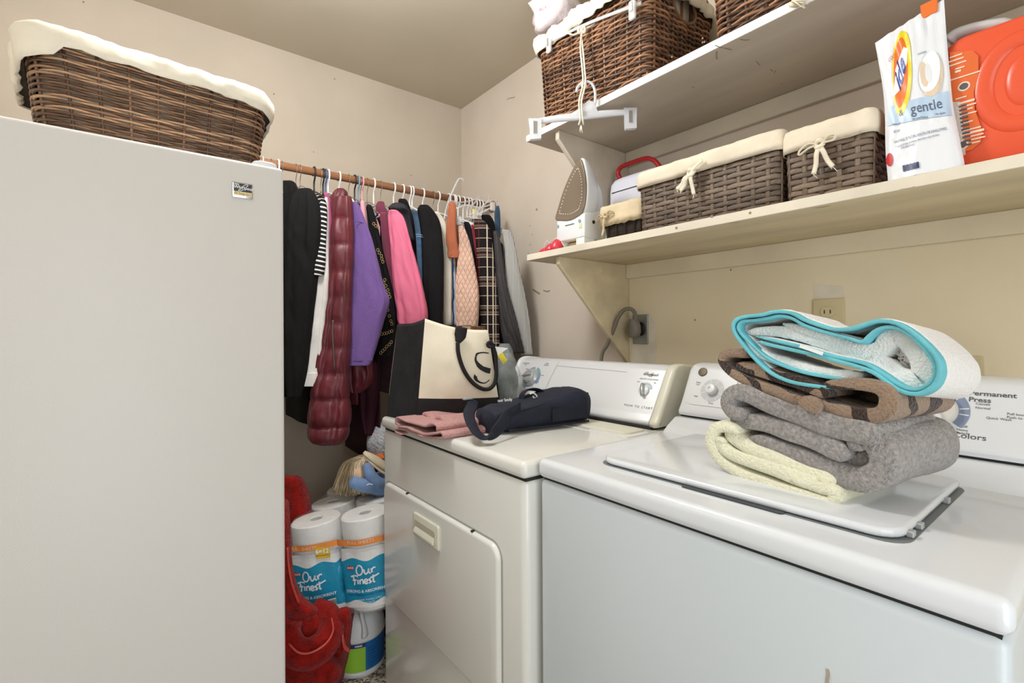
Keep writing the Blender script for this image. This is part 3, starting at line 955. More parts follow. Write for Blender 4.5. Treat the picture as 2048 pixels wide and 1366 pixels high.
# tassel of the liner cord lying over the shelf edge
tp = (1.078,0.4233,1.8536)
tp = Vector(tp)
tie = [tube_geo(smooth_path([(1.098, tp.y + 0.004, S2 + 0.16), (1.094, tp.y + 0.003, S2 + 0.06), (1.082, tp.y + 0.006, S2 + 0.010), tuple(tp)], 5), 0.0035, 6)]
for i in range(26):
    d = Vector((random.uniform(-.35, .2), -0.75 + random.uniform(-.35, .35), -0.55 + random.uniform(-.4, .4))).normalized()
    L_ = random.uniform(0.018, 0.034)
    q = tp + Vector((-0.004, 0, 0))
    tie.append(tube_geo([q, q + d * L_ * .5 + Vector((0, 0, random.uniform(-.002, .002))), q + d * L_], [0.0022, 0.0018, 0.0009], 4))
kn_ = [tube_geo([tp + Vector((0.0045 * math.sin(a * 2), 0.008 * math.cos(a), 0.007 * math.sin(a))) for a in [2 * math.pi * i / 24 for i in range(24)]], 0.0042, 6, closed=True)]
multi('tassel', tie + kn_, M_tie, u2)

# ------------------------------------------------------------------ two skirt hangers tied to the basket
M_clear = mat('clear_plastic', (236, 240, 242), 0.1, 0.7, alpha=0.42)
M_frost = mat('frosted_plastic', (236, 238, 242), 0.25, 0.5, trans=0.35, ior=1.4)
ch = thing('clip_hanger', 'clear plastic clip hanger clipped along the liner of the upper basket', 'hanger', (1.085,0.9983,2.1002))
A_, B_ = Vector((1.086,1.1966,2.1409)), Vector((1.086,0.8132,2.0665))
tube('bar', [A_, A_.lerp(B_, .5) + Vector((0, 0, 0.006)), B_], 0.0055, M_clear, ch, n=8, sm=6, flat=0.5, up=(0, 0, 1))
for c in (A_.lerp(B_, 0.06), A_.lerp(B_, 0.94)):
    cl_ = prism('clip', rrect(c.y - 0.011, c.y + 0.011, c.z - 0.042, c.z + 0.012, 0.006), 'x', 1.074, 1.081, M_clear, ch, r=0.002, seg=2)
    prism('clip_spring', rrect(c.y - 0.004, c.y + 0.004, c.z - 0.020, c.z + 0.004, 0.001), 'x', 1.0715, 1.0742, M_chrome, ch, r=0.0005, seg=1)
wh = thing('clip_hanger', 'white frosted clip hanger dangling from a cord below the upper shelf', 'hanger', (1.0384,0.9906,1.8353))
HC = Vector((1.0418,0.988,1.8044))
RR = Vector((0.7878, -0.616, 0))
px = 1.42 / 965.06
def hp_(dx, dy):
    return HC + RR * (dx * px) + Vector((0, 0, -dy * px))
tube('bar', [hp_(-100, 8), hp_(-60, 2), hp_(0, -4), hp_(55, -9), hp_(102, -12)], [0.008, 0.0105, 0.0125, 0.0105, 0.0085], M_frost, wh, n=10, sm=6, flat=0.45, up=(0, 0, 1))
tube('hook', [hp_(17, -10), hp_(24, -30), hp_(24, -55), hp_(16, -70), hp_(2, -72), hp_(-10, -62), hp_(-13, -52)], 0.0042, M_frost, wh, n=8, sm=6)
prism_pts = [(-16, -4), (0, -26), (12, -34), (22, -30), (30, -8)]
Vg = [hp_(a, b) + Vector((0.003, 0.004, 0)) for a, b in prism_pts] + [hp_(a, b) - Vector((0.003, 0.004, 0)) for a, b in prism_pts]
pydata('gusset', Vg, [(0, 1, 2, 3, 4), (5, 6, 7, 8, 9)] + [(i, (i + 1) % 5, 5 + (i + 1) % 5, 5 + i) for i in range(5)], M_frost, wh, smooth=False)
NN = Vector((-0.616, -0.7878, 0))
for sx_, sy_ in ((-96, 8), (94, -12)):
    V_, F_ = [], []
    poly = [(-13, -6), (13, -6), (12, 18), (12, 34), (-10, 36), (-11, 14)]
    for off in (0.007, -0.007):
        V_ += [hp_(sx_ + a, sy_ + b) + NN * off for a, b in poly]
    pydata('clip', V_, [tuple(range(6)), tuple(range(6, 12))] + [(i, (i + 1) % 6, 6 + (i + 1) % 6, 6 + i) for i in range(6)], M_frost, wh, smooth=False)
    V_ = [hp_(sx_ + a, sy_ + b) + NN * 0.0085 for a, b in ((-3.5, 0), (3.5, 0), (3.5, 24), (-3.5, 24))] + [hp_(sx_ + a, sy_ + b) + NN * 0.005 for a, b in ((-3.5, 0), (3.5, 0), (3.5, 24), (-3.5, 24))]
    pydata('clip_spring', V_, [(0, 1, 2, 3), (4, 5, 6, 7)] + [(i, (i + 1) % 4, 4 + (i + 1) % 4, 4 + i) for i in range(4)], M_chrome, wh, smooth=False)
text('M', hp_(26, -13) + NN * 0.004, RR, (0, 0, 1), 0.008, mat('pink_ink', (206, 92, 116), .5), wh)
# cord tying the hanger to the clear one
cd = thing('cotton_cord', 'cream cotton cord knotted round the dangling hanger hook', 'cord', (1.039,0.9902,1.9751))
kt = Vector((1.075,1.0239,2.091))
hk = hp_(2, -66)
for dx in (-0.0035, 0.0035):
    tube('strand', [kt + Vector((0, dx, 0)), kt.lerp(hk, .3) + RR * (dx - .002), kt.lerp(hk, .7) + RR * (dx + .001), hk + RR * dx + NN * 0.006, hp_(-6, -30) + RR * dx + NN * 0.009, hp_(-4, 4) + RR * dx + NN * .009, hp_(-4, 14) + RR * dx * 2], 0.0028, M_tie, cd, n=6, sm=5)
kg = [tube_geo([kt + NN * 0.004 + RR * (0.010 * math.cos(a)) + Vector((0, 0, 0.008 * math.sin(a * 2))) for a in [2 * math.pi * i / 30 for i in range(30)]], 0.0042, 6, closed=True)]
for s in (-1, 1):
    kg.append(tube_geo(smooth_path([kt, kt + RR * (0.024 * s) + Vector((0, 0, 0.012 * s)), kt + RR * (0.045 * s) + Vector((0, 0, 0.010 + 0.014 * s))], 4), [0.003] * 9, 6))
multi('bow', kg, M_tie, cd)
kg = [tube_geo([hk + NN * 0.004 + RR * (0.006 * math.cos(a)) + Vector((0, 0, -0.004 + 0.006 * math.sin(a))) for a in [2 * math.pi * i / 20 for i in range(20)]], 0.003, 6, closed=True)]
e0 = hp_(-4, 14)
for i in range(10):
    kg.append(tube_geo([e0, e0 + Vector((random.uniform(-.004, .004), random.uniform(-.004, .004), -random.uniform(.012, .026)))], [0.0026, 0.001], 4))
multi('frayed_end', kg, M_tie, cd)

# ------------------------------------------------------------------ lower shelf
ZS = S1
# small red thing at the shelf end
M_red = mat('red_plastic', (206, 56, 72), 0.3, 0.5)
rd = thing('red_trinket', 'small red rounded plastic trinket with clear loops beside the iron', 'trinket', (1.13, 1.16, ZS))
for (y, x, r, h, k) in ((1.232, 1.113, 0.022, 0.018, 1.3), (1.210, 1.117, 0.024, 0.030, 1.0), (1.184, 1.12, 0.026, 0.041, 0.9)):
    loft('lobe', [[(x + r * math.cos(2 * math.pi * i / 18) * math.cos(a), y + k * r * math.sin(2 * math.pi * i / 18) * math.cos(a), ZS + h * math.sin(a)) for i in range(18)] for a in [0.0, .35, .7, 1.0, 1.3, 1.52]], M_red, rd)
for yy, hh in ((1.25, .045), (1.225, .043), (1.205, .047)):
    tube('loop', [(1.125, yy + 0.012, ZS + 0.003), (1.12, yy, ZS + hh * .6), (1.125, yy - 0.012, ZS + hh), (1.13, yy - 0.03, ZS + 0.012)], 0.0012, M_clear, rd, n=5, sm=5)

# clothes iron standing on its heel
M_sole = mat('iron_soleplate', (140, 126, 110), 0.32, 0.5, metal=0.45, bump=0.05)
M_ironw = mat('iron_white', (226, 229, 230), 0.3, 0.5)
ir = thing('clothes_iron', 'white steam iron standing on its heel on the lower shelf', 'iron', (1.15, 1.08, ZS))
sole = [(1.0787,1.7281),(1.1033,1.7093),(1.1309,1.6775),(1.1593,1.6348),(1.1789,1.5939),(1.1938,1.5581),(1.1695,1.5485),(1.1272,1.5406),(1.0932,1.5455),(1.0733,1.5544),(1.0601,1.585),(1.0555,1.6235),(1.0574,1.6634),(1.0658,1.7005)]
cy_ = sum(p[0] for p in sole) / len(sole)
cz_ = sum(p[1] for p in sole) / len(sole)
sole = [tuple(v) for v in [(p.x, p.y) for p in smooth_path([(a, b, 0) for a, b in sole], 3, True)]]
def ring_scaled(pts, x, k, dzz=0.0, ky=None):
    return [(x, cy_ + (a - cy_) * (ky or k), cz_ + (b - cz_) * k + dzz) for a, b in pts]
loft('soleplate', [ring_scaled(sole, 1.122, .97), ring_scaled(sole, 1.1215, 1.0), ring_scaled(sole, 1.129, 1.0)], M_sole, ir)
sp_ = [tuple(ring_scaled(sole, 1.1212, .66)[i]) for i in range(0, len(sole), 1)]
holes = []
for i, (x, y, z) in enumerate(ring_scaled(sole, 1.1208, .74)):
    if z > cz_ - 0.06:
        holes.append(lathe('steam_hole', [(0.0022, 0), (0.0020, 0.0006), (0, 0.0006)], (x + .0004, y, z), mat('hole_light', (206, 198, 186), .4), ir, axis=(-1, 0, 0), n=8))
bodyr = [ring_scaled(sole, 1.129, 1.03), ring_scaled(sole, 1.138, 1.05), ring_scaled(sole, 1.155, 1.02), ring_scaled(sole, 1.175, .93, -.004), ring_scaled(sole, 1.195, .78, -.012, .8), ring_scaled(sole, 1.205, .55, -.02, .5)]
loft('body', bodyr, M_ironw, ir)
y0, y1 = min(p[0] for p in sole), max(p[0] for p in sole)
zb = min(p[1] for p in sole)
prism('heel', [(1.122, ZS + 0.030), (1.124, zb + 0.012), (1.200, zb + 0.03), (1.235, ZS + 0.075), (1.225, ZS + 0.030)], 'y', y0 + 0.006, y1 - 0.004, M_ironw, ir, r=0.005, seg=3)
for ya, yb in ((y1 - 0.028, y1 - 0.008), (y0 + 0.008, y0 + 0.045)):
    prism('heel_foot', [(1.124, ZS), (1.124, ZS + 0.031), (1.220, ZS + 0.031), (1.220, ZS)], 'y', ya, yb, M_ironw, ir, r=0.003, seg=2)
rbox('cord_wrap', (1.150, 1.200), (y0 + 0.045, y1 - 0.028), (ZS + 0.001, ZS + 0.028), mat('beige_cord', (222, 200, 160), .7, bump=.8, bscale=90, stretch=(1, .2, 3)), ir, r=0.008)
tube('handle', [(1.165, cy_, cz_ + 0.075), (1.20, cy_, cz_ + 0.065), (1.235, cy_, cz_ + 0.03), (1.24, cy_, cz_ - 0.03), (1.225, cy_, cz_ - 0.075), (1.20, cy_, cz_ - 0.095)], 0.0165, M_ironw, ir, n=12, sm=5)
for yy in (y0 + 0.026, y1 - 0.012):
    lathe('screw', [(0.0055, 0), (0.005, 0.002), (0, 0.0015)], (1.1225, yy, zb - 0.010), mat('screw_blue', (150, 166, 180), .4), ir, axis=(-1, 0, 0), n=12)
rbox('printed_line', (1.1213, 1.1222), ((y0 + y1) / 2 - .018, (y0 + y1) / 2 + .022), (zb - 0.0150, zb - 0.0130), M_ink, ir)
rbox('sticker', (1.1212, 1.1222), (y0 + 0.016, y0 + 0.028), (zb - 0.033, zb - 0.018), mat('pale_green_sticker', (212, 218, 178), .6), ir)
lathe('button', [(0.006, 0), (0.0055, 0.002), (0, 0.002)], (1.165, y0 + 0.0055, zb - 0.012), M_blackp, ir, axis=(0, -1, 0), n=12)
rbox('emblem', (1.172, 1.205), (y0 + 0.006, y0 + 0.0085), (ZS + 0.006, ZS + 0.026), mat('emblem_blue', (40, 72, 150), .4), ir, r=0.001, seg=1)

# white box with a red handle behind the baskets
wbx = thing('carry_case', 'pale lilac-white plastic carry case with a red handle behind the baskets', 'case', (1.36, 0.98, ZS))
M_lilac = mat('lilac_white_plastic', (226, 226, 236), 0.35, 0.5)
cc = [(1.32,1.1376,1.6921),(1.32,0.9149,1.7045)]
ycl, ycr, zct = cc[0][1], cc[1][1], 1.712
loft('case_body', [[(1.375 + (px_ - .5) * 0.105 * k, (ycl + ycr) / 2 + (py_ - .5) * (ycl - ycr) * k2, z) for px_, py_ in [((a + 1) / 2, (b + 1) / 2) for a, b in rrect(-1, 1, -1, 1, .35)]]
                   for z, k, k2 in ((ZS, .96, .97), (ZS + 0.01, 1, 1), (zct - 0.045, 1, 1), (zct - 0.02, .97, .97), (zct - 0.006, .86, .88), (zct, .70, .74))], M_lilac, wbx)
rbox('lid_seam', (1.3215, 1.3235), (ycr + .02, ycl - .02), (zct - 0.052, zct - 0.049), M_gap, wbx)
hh = [(1.35,1.1039,1.7158),(1.35,1.1127,1.7393),(1.35,1.097,1.7545),(1.35,1.0431,1.7568),(1.35,0.9939,1.7546),(1.35,0.9624,1.7389),(1.35,0.9395,1.7112)]
hd_ = tube('handle', hh, 0.0078, mat('red_handle', (176, 34, 40), .3), wbx, n=10, sm=5)
hd_['label'] = 'red plastic carry handle'
rbox('emblem', (1.3205, 1.3225), (ycr + 0.01, ycr + 0.05), (ZS + 0.10, ZS + 0.128), M_blackp, wbx, r=.002)


def bow(t, c, out, right, s=1.0, loops=True, tails=((-0.5, -1.0), (0.55, -0.85)), m=None, w=0.0045):
    """Tied cotton ribbon: knot, loops and tails as separate parts."""
    m = m or M_tie
    c, out, right = Vector(c), Vector(out).normalized(), Vector(right).normalized()
    up = Vector((0, 0, 1))
    P = lambda a, b, o=0.006: c + right * a * s + up * b * s + out * o
    tube('knot', [P(-.008, .004, .004), P(0, .008, .012), P(.008, .004, .006), P(.006, -.006, .012), P(-.006, -.007, .010)], 0.0055 * s, m, t, n=8, closed=True, sm=4, flat=.8)
    if loops:
        tube('loop', [P(-.004, 0), P(-.022, .006, .012), P(-.042, -.004, .010), P(-.044, -.014, .008), P(-.022, -.006, .014), P(-.004, 0)], w * s, m, t, n=6, sm=5, flat=.45, up=out)
        tube('loop', [P(.004, 0), P(.020, .012, .012), P(.034, .010, .010), P(.030, .000, .010), P(.016, -.002, .014), P(.004, 0)], w * s, m, t, n=6, sm=5, flat=.45, up=out)
    for a, b in tails:
        L_ = 0.075 * s
        tube('tail', [P(0, -.004, .010), P(a * .35 * L_, b * .35 * L_, .012), P(a * .6 * L_, b * .7 * L_, .007), P(a * L_, b * L_, .006)], w * 1.25 * s, m, t, n=6, sm=5, flat=.4, up=right)
        for q in range(3):
            e = P(a * L_, b * L_, .006)
            tube('frayed_thread', [e, e + Vector((random.uniform(-.002, .002), random.uniform(-.008, .004), random.uniform(-.012, -.002)))], 0.0006, m, t, n=4)


def flat_basket(name, label, c, half, h, rows, nst, drop, m=M_flat, r=0.014, lm=None, seed=0, group=None):
    t = thing(name, label, 'basket', (c[0], c[1], ZS), group=group)
    F = Form(c, ZS + 0.001, h, half, (half[0] + 0.004, half[1] + 0.004), r)
    rh = h / rows
    for k in range(rows):
        N_ = nst * 4
        pts = [F.at(i / N_, (k + .5) / rows, 0.0014 * math.cos(math.pi * (i / 4 + k)) + 0.0005 * nz(i, k, seed), 0.0010 * nz(i * .3, k * 2.0, seed)) for i in range(N_)]
        V, Fc = tube_geo(pts, rh * 0.50, 6, closed=True, flat=0.13, up=(0, 0, 1))
        multi('weaver', [(V, Fc)], m, t, attr=[random.uniform(.3, .8)])
    for i in range(nst):
        V, Fc = tube_geo([F.at(i / nst, v, 0) for v in (0.0, .33, .66, 1.0)], 0.0052, 6, flat=.26, up=rr_pt(i / nst, half[0], half[1], r)[1] + (0,))
        # flat side outwards: swap section axes
        V, Fc = tube_geo([F.at(i / nst, v, 0) for v in (0.0, .33, .66, 1.0)], 0.0015, 6, flat=3.6, up=rr_pt(i / nst, half[0], half[1], r)[1] + (0,))
        multi('stake', [(V, Fc)], m, t, attr=[random.uniform(.4, 1.0)])
    pydata('base', [F.at(i / 40, 0.0, -.004, .002) for i in range(40)], [tuple(range(40))], M_hole_dark, t, smooth=False)
    liner(F, t, lm or M_liner2, drop, 0.008, n=160, puff=0.0035, hem=0.006, seed=seed)
    return t, F


lb, FL = flat_basket('storage_basket', 'long brown woven strip basket with cream liner and knotted tie', (1.245, 0.655), (0.132, 0.184), 0.160, 13, 38, 0.036, seed=1)
bow(lb, (1.095,0.668,1.5672), (-1, 0, 0), (0, -1, 0), 0.95, loops=False, tails=((-0.6, -.45), (-.45, -.55), (0.45, .35), (0.1, -.8)))
mb, FM_ = flat_basket('storage_basket', 'shorter brown woven basket with a long cream bow beside the detergent pouch', (1.245, 0.379), (0.132, 0.076), 0.145, 12, 26, 0.038, seed=5)
bow(mb, (1.1,0.3844,1.5511), (-1, 0, 0), (0, -1, 0), 0.85, tails=((-0.22, -1.05), (0.42, -0.95)))

# small wire basket by the iron
sb = thing('wire_basket', 'small dark wire basket with beige liner between the iron and long basket', 'basket', (1.19, 0.935, ZS))
FS = Form((1.20, 0.925), ZS + 0.002, 0.10, (0.062, 0.070), (0.068, 0.076), 0.012)
M_wire = mat('dark_wire', (58, 46, 40), 0.4, 0.5, metal=0.3)
for v in (0.03, 0.10, 0.5, 0.95):
    tube('wire_hoop', [F_ for F_ in [FS.at(i / 40, v, 0.0015 * math.sin(i)) for i in range(40)]], 0.0020, M_wire, sb, n=6, closed=True)
for i in range(16):
    tube('wire_rib', [FS.at(i / 16, v) for v in (0, .5, 1)], 0.0016, M_wire, sb, n=6)
loft('inner_tub', [[FS.at(i / 40, v, -0.004) for i in range(40)] for v in (0.02, .3, .6, .9)], mat('glossy_black_lining', (48, 42, 40), .25), sb)
liner(FS, sb, mat('beige_cotton', (216, 198, 166), .85, .2, bump=.35, bscale=50, var=.05, vscale=15, bdist=.006), 0.052, 0.007, n=100, puff=0.004, seed=12, inner=False)
bow(sb, (1.13,0.9725,1.5259), (-1, 0, 0), (0, -1, 0), 0.80, tails=((-0.35, -1.2),), m=mat('beige_tie', (200, 184, 150), .8, .2, bump=.4, bscale=200))

# ------------------------------------------------------------------ detergent pouch
M_pouch = mat('pouch_film', (232, 235, 240), 0.28, 0.5, bump=0.35, bscale=16, detail=3, bdist=0.012)
pch = thing('detergent_pouch', 'white stand-up detergent pouch with yellow and orange logo on the shelf', 'pouch', (1.12, 0.22, ZS))
PL = [(1.105,0.2753,1.4682),(1.108,0.2797,1.5111),(1.113,0.2815,1.5739),(1.118,0.2856,1.6288),(1.12,0.2929,1.6848),(1.122,0.2988,1.7256)]
PR = [(1.1,0.1689,1.4648),(1.104,0.1769,1.5046),(1.11,0.1847,1.5559),(1.115,0.1898,1.6155),(1.118,0.1947,1.6884),(1.12,0.1981,1.7539)]
PL[0], PR[0] = (PL[0][0], PL[0][1], ZS + .001), (PR[0][0], PR[0][1], ZS + .001)
PL = smooth_path(PL, 6)
PR = smooth_path(PR, 6)
PN = Vector((-0.93, -0.36, 0.0)).normalized()
def pouch_pt(u, v, side=1.0, off=0.0):
    k = max(0, min(1, v)) * (len(PL) - 1)
    i = min(int(k), len(PL) - 2)
    f = k - i
    a, b = PL[i].lerp(PL[i + 1], f), PR[i].lerp(PR[i + 1], f)
    p = a.lerp(b, u)
    th = (0.016 * (1 - v) ** 0.7 + 0.001) * math.sqrt(max(0, 1 - (2 * u - 1) ** 2))
    crease = 0.006 * math.sin(math.pi * u) * nz(u * 3.0, v * 4.0, 7.7) + 0.002 * nz(u * 11, v * 9, 3.1)
    if v > .45:
        crease += 0.004 * math.sin(u * 40) * (v - .45) * math.sin(math.pi * min(1, u))
    return p + PN * (side * th + (crease if side > 0 else 0) + off)
nu, nv = 30, 34
V, Fc = [], []
for side in (1.0, -1.0):
    for j in range(nv + 1):
        for i in range(nu + 1):
            V.append(pouch_pt(i / nu, j / nv, side))
for s_ in range(2):
    o_ = s_ * (nu + 1) * (nv + 1)
    for j in range(nv):
        for i in range(nu):
            a = o_ + j * (nu + 1) + i
            Fc.append((a, a + 1, a + nu + 2, a + nu + 1))
bp_ = pydata('bag', V, Fc, M_pouch, pch)
def decal(name, pts, m, parent, fn, off, grid=None):
    """Printed patch: polygon fan in (u, v) laid on a curved surface fn(u, v, off)."""
    me = bpy.data.meshes.new(name)
    bm = bmesh.new()
    vs = [bm.verts.new((a, b, 0)) for a, b in pts]
    bm.faces.new(vs)
    bmesh.ops.triangulate(bm, faces=bm.faces[:])
    for _ in range(5):
        ed = [e for e in bm.edges if e.calc_length() > (grid or 0.03)]
        if ed:
            bmesh.ops.subdivide_edges(bm, edges=ed, cuts=1)
            bmesh.ops.triangulate(bm, faces=[f for f in bm.faces if len(f.verts) > 3])
    for v in bm.verts:
        v.co = fn(v.co.x, v.co.y, off + .0008)
    bm.to_mesh(me)
    bm.free()
    return link(name, me, m, parent)
def wrap_text(body, uv, size, m, parent, fn, off, su=1.0, sv=1.0, ang=0.0, **k):
    me = text_mesh(body, size, **k)
    ca, sa = math.cos(ang), math.sin(ang)
    bm = bmesh.new()
    bm.from_mesh(me)
    for v in bm.verts:
        a, b = v.co.x * ca - v.co.y * sa, v.co.x * sa + v.co.y * ca
        v.co = fn(uv[0] + a * su, uv[1] + b * sv, off + .001)
    bm.to_mesh(me)
    bm.free()
    return link('lettering', me, m, parent, smooth=False)
fp = lambda u, v, o=0.0: pouch_pt(u, v, 1.0, o)
PW, PH = 0.125, 0.27
def ell(cu, cv_, ru, rv, tilt=0.0, n=28):
    out = []
    for i in range(n):
        t = 2 * math.pi * i / n
        a, b = ru * math.cos(t), rv * math.sin(t)
        out.append((cu + a * math.cos(tilt) - b * math.sin(tilt), cv_ + a * math.sin(tilt) + b * math.cos(tilt)))
    return out
M_ltblue = mat('print_pale_blue', (186, 208, 230), .35)
M_yel, M_org = mat('print_yellow', (240, 214, 40), .35), mat('print_orange', (232, 118, 50), .35)
M_blue, M_wht = mat('print_blue', (44, 66, 150), .35), mat('print_white', (244, 246, 250), .35)
M_bei = mat('print_beige', (226, 204, 178), .4)
decal('printed_band', [(0.03, .335), (.95, .335), (.95, .50), (0.05, .46)], M_ltblue, pch, fp, .0008)
decal('logo_yellow', ell(.31, .67, .135, .30, -0.36), M_yel, pch, fp, .0011)
decal('logo_orange', ell(.29, .67, .10, .245, -0.36), M_org, pch, fp, .0014)
decal('logo_white', [(.13, .52), (.24, .56), (.40, .72), (.44, .80), (.38, .82), (.22, .70)], M_wht, pch, fp, .0016)
wrap_text('ide', (.285, .672), .105, M_blue, pch, fp, .0019, su=1.25, sv=1.9, ang=0.62, bold=.003, shear=.1)
wrap_text('COLD', (.20, .785), .05, mat('print_red', (206, 52, 60), .4), pch, fp, .0011, su=.9, sv=.8, ang=.25)
decal('pod_shadow', ell(.73, .60, .17, .115, .35), M_bei, pch, fp, .0011)
decal('pod_pearl', ell(.70, .625, .17, .105, .35), M_wht, pch, fp, .0014)
decal('pod_swirl', ell(.62, .62, .055, .075, .1), M_bei, pch, fp, .0017)
decal('pod_swirl', ell(.68, .625, .045, .055, .1), mat('print_pearl', (232, 234, 236), .3), pch, fp, .0019)
wrap_text('gentle', (.60, .415), .125, mat('print_slate', (86, 100, 124), .4), pch, fp, .0014, su=1.5, sv=.8, ang=.05)
wrap_text('&', (.235, .40), .07, mat('print_slate', (0, 0, 0)), pch, fp, .0014, su=1.4, sv=.8)
for s, u, v in (('no dyes', .78, .355), ('no perfumes', .50, .345), ('free of', .16, .335)):
    wrap_text(s, (u, v), .034, mat('print_slate', (0, 0, 0)), pch, fp, .0014, su=1.3, sv=.7)
M_navyink = mat('print_navy', (58, 68, 110), .4)
wrap_text('HARMFUL IF PUT IN MOUTH OR SWALLOWED.', (.48, .235), .034, M_navyink, pch, fp, .001, su=1.0, sv=.75, ang=.03)
wrap_text('Keep out of reach of children. Never bite or play with them.', (.43, .205), .024, M_navyink, pch, fp, .001, su=1.0, sv=.75, ang=.03)
wrap_text('EYE IRRITANT', (.30, .182), .024, M_navyink, pch, fp, .001, su=1.2, sv=.75, ang=.03)
for k in range(5):
    decal('print_block', [(.20 + k * .045, .035), (.235 + k * .045, .037), (.235 + k * .045, .075), (.20 + k * .045, .073)], M_navyink, pch, fp, .001)
wrap_text('NET WT', (.16, .29), .028, M_navyink, pch, fp, .001, su=1.0, sv=.8)
wrap_text('concentrated', (.63, .745), .024, M_navyink, pch, fp, .001, su=1.0, sv=.8)
decal('warning_mark', ell(.04, .13, .045, .04), mat('print_red', (0, 0, 0)), pch, fp, .001)
oc_ = PL[-1].lerp(PR[-1], .80)
prism('zip_tab', [(oc_.y - 0.012, oc_.z - 0.012), (oc_.y + 0.010, oc_.z - 0.016), (oc_.y + 0.012, oc_.z + 0.010), (oc_.y - 0.012, oc_.z + 0.012)], 'x', oc_.x - 0.004, oc_.x - 0.001, M_org, pch, r=0.0008, seg=1)

# second pouch behind the shorter basket
p2 = [[(1.405 + 0.024 * k * math.sin(a), 0.225 + 0.06 * math.cos(a), z) for a in [2 * math.pi * i / 24 for i in range(24)]] for z, k in ((ZS + 0.001, 1), (ZS + .06, .95), (ZS + .13, .6), (ZS + .19, .12))]
sp2 = loft('refill_pouch', p2, mat('pouch_film_blue', (196, 214, 232), .3, bump=.3, bscale=18, bdist=.01))
tag(sp2, 'pale blue refill pouch standing behind the shorter woven basket', 'pouch')

# ------------------------------------------------------------------ orange detergent bottle
M_bot = mat('orange_hdpe', (232, 92, 58), 0.28, 0.5)
bo = thing('detergent_bottle', 'big orange detergent bottle with grey cap lying behind the white pouch', 'bottle', (1.22, 0.02, ZS))
BC = (0.015, ZS + 0.119)
outl = rrect(-0.095, 0.212, ZS + 0.0005, ZS + 0.238, (0.03, 0.03, 0.035, 0.09), 9)
def bring(x, k, k2=None):
    return [(x, 0.02 + (a - 0.02) * k, BC[1] + (b - BC[1]) * (k2 or k)) for a, b in outl]
body_ = loft('bottle_body', [bring(1.1245, .30), bring(1.1245, .90), bring(1.127, .945), bring(1.138, .975), bring(1.155, 1.0), bring(1.19, 1.0), bring(1.25, 1.0), bring(1.28, .97), bring(1.30, .90)], M_bot, bo)
gc = Vector((1.124,0.1058,1.5747))
gr_ = []
for i in range(48):
    a = 2 * math.pi * i / 48
    gr_.append((1.128, gc.y + 0.044 * math.cos(a), gc.z + 0.068 * math.sin(a)))
tube('grip_ring', gr_, [0.008 for _ in gr_], M_bot, bo, n=14, closed=True, flat=1.9, up=(1, 0, 0))
loft('grip_pad', [[(1.125 - d, gc.y - .002 + 0.021 * k * math.cos(2 * math.pi * i / 28), gc.z + 0.042 * k * math.sin(2 * math.pi * i / 28)) for i in range(28)] for d, k in ((-.004, 1.1), (0, 1), (.003, .85), (.0045, .5), (.005, .1))], M_bot, bo)
# translucent grey cap band over the top shoulder
cap_pts = [(0.2006,1.6999),(0.1905,1.7057),(0.174,1.7056),(0.158,1.7028),(0.1425,1.6983),(0.1317,1.6945),(0.1263,1.6901),(0.1158,1.6805),(0.0987,1.6686)]
tube('cap_band', [(1.17, a, b - .002) for a, b in cap_pts], 0.011, mat('cap_grey', (206, 206, 206), .3), bo, n=10, sm=4, flat=1.8, up=(0, 0, 1))
fo = lambda a, b, o=0.0: Vector((1.1235 - o, a, b))
lab = [(0.1911,1.6582),(0.1624,1.6475),(0.1551,1.6356),(0.1546,1.6033),(0.1608,1.5763),(0.1597,1.5462),(0.1507,1.5076),(0.1526,1.4897),(0.1631,1.4794),(0.184,1.4788),(0.1884,1.5219),(0.1914,1.5753)]
lab_in = [(a, b) for a, b in lab]
decal('label', lab_in, mat('label_orange', (226, 108, 52), .45), bo, lambda a, b, o: fo(a, b, o), 0.0012, grid=.03)
M_lw = mat('label_white_ink', (244, 214, 196), .5)
for k, q in enumerate([(1.122,0.1831,1.6479),(1.122,0.1831,1.6409),(1.122,0.1819,1.6335),(1.122,0.1781,1.6249),(1.122,0.1806,1.62),(1.122,0.1718,1.6084),(1.122,0.177,1.5728),(1.122,0.1707,1.5635),(1.122,0.1707,1.5566),(1.122,0.172,1.5503),(1.122,0.1695,1.5425),(1.122,0.1683,1.5284),(1.122,0.1633,1.5148),(1.122,0.1634,1.5089),(1.122,0.1621,1.5025),(1.122,0.1622,1.4966),(1.122,0.1622,1.4907)]):
    L_ = (.016, .020, .024, .012, .008, .040, .014, .022, .026, .020, .024, .012, .022, .030, .026, .030, .018)[k]
    hh_ = .0022 if k not in (4, 7, 13) else .0036
    rbox('label_line', (1.1205, 1.1213), (q[1] - L_ / 2, q[1] + L_ / 2), (q[2] - hh_ / 2, q[2] + hh_ / 2), M_lw, bo)
for q in [(1.122,0.1731,1.591),(1.122,0.1754,1.4914)]:
    lathe('label_emblem', [(0.008, 0), (0.008, 0.0005), (0, 0.0006)], (1.1214, q[1], q[2]), M_lw, bo, axis=(-1, 0, 0), n=18)
    lathe('label_emblem', [(0.0055, 0), (0.0055, 0.0005), (0, 0.0006)], (1.1207, q[1], q[2]), M_ink, bo, axis=(-1, 0, 0), n=18)
decal('back_label', [(0.1882,1.5697),(0.1779,1.5667),(0.1712,1.4733),(0.184,1.4719)], mat('label_grey', (206, 200, 190), .5), bo, lambda a, b, o: fo(a, b, o), 0.0016, grid=.03)
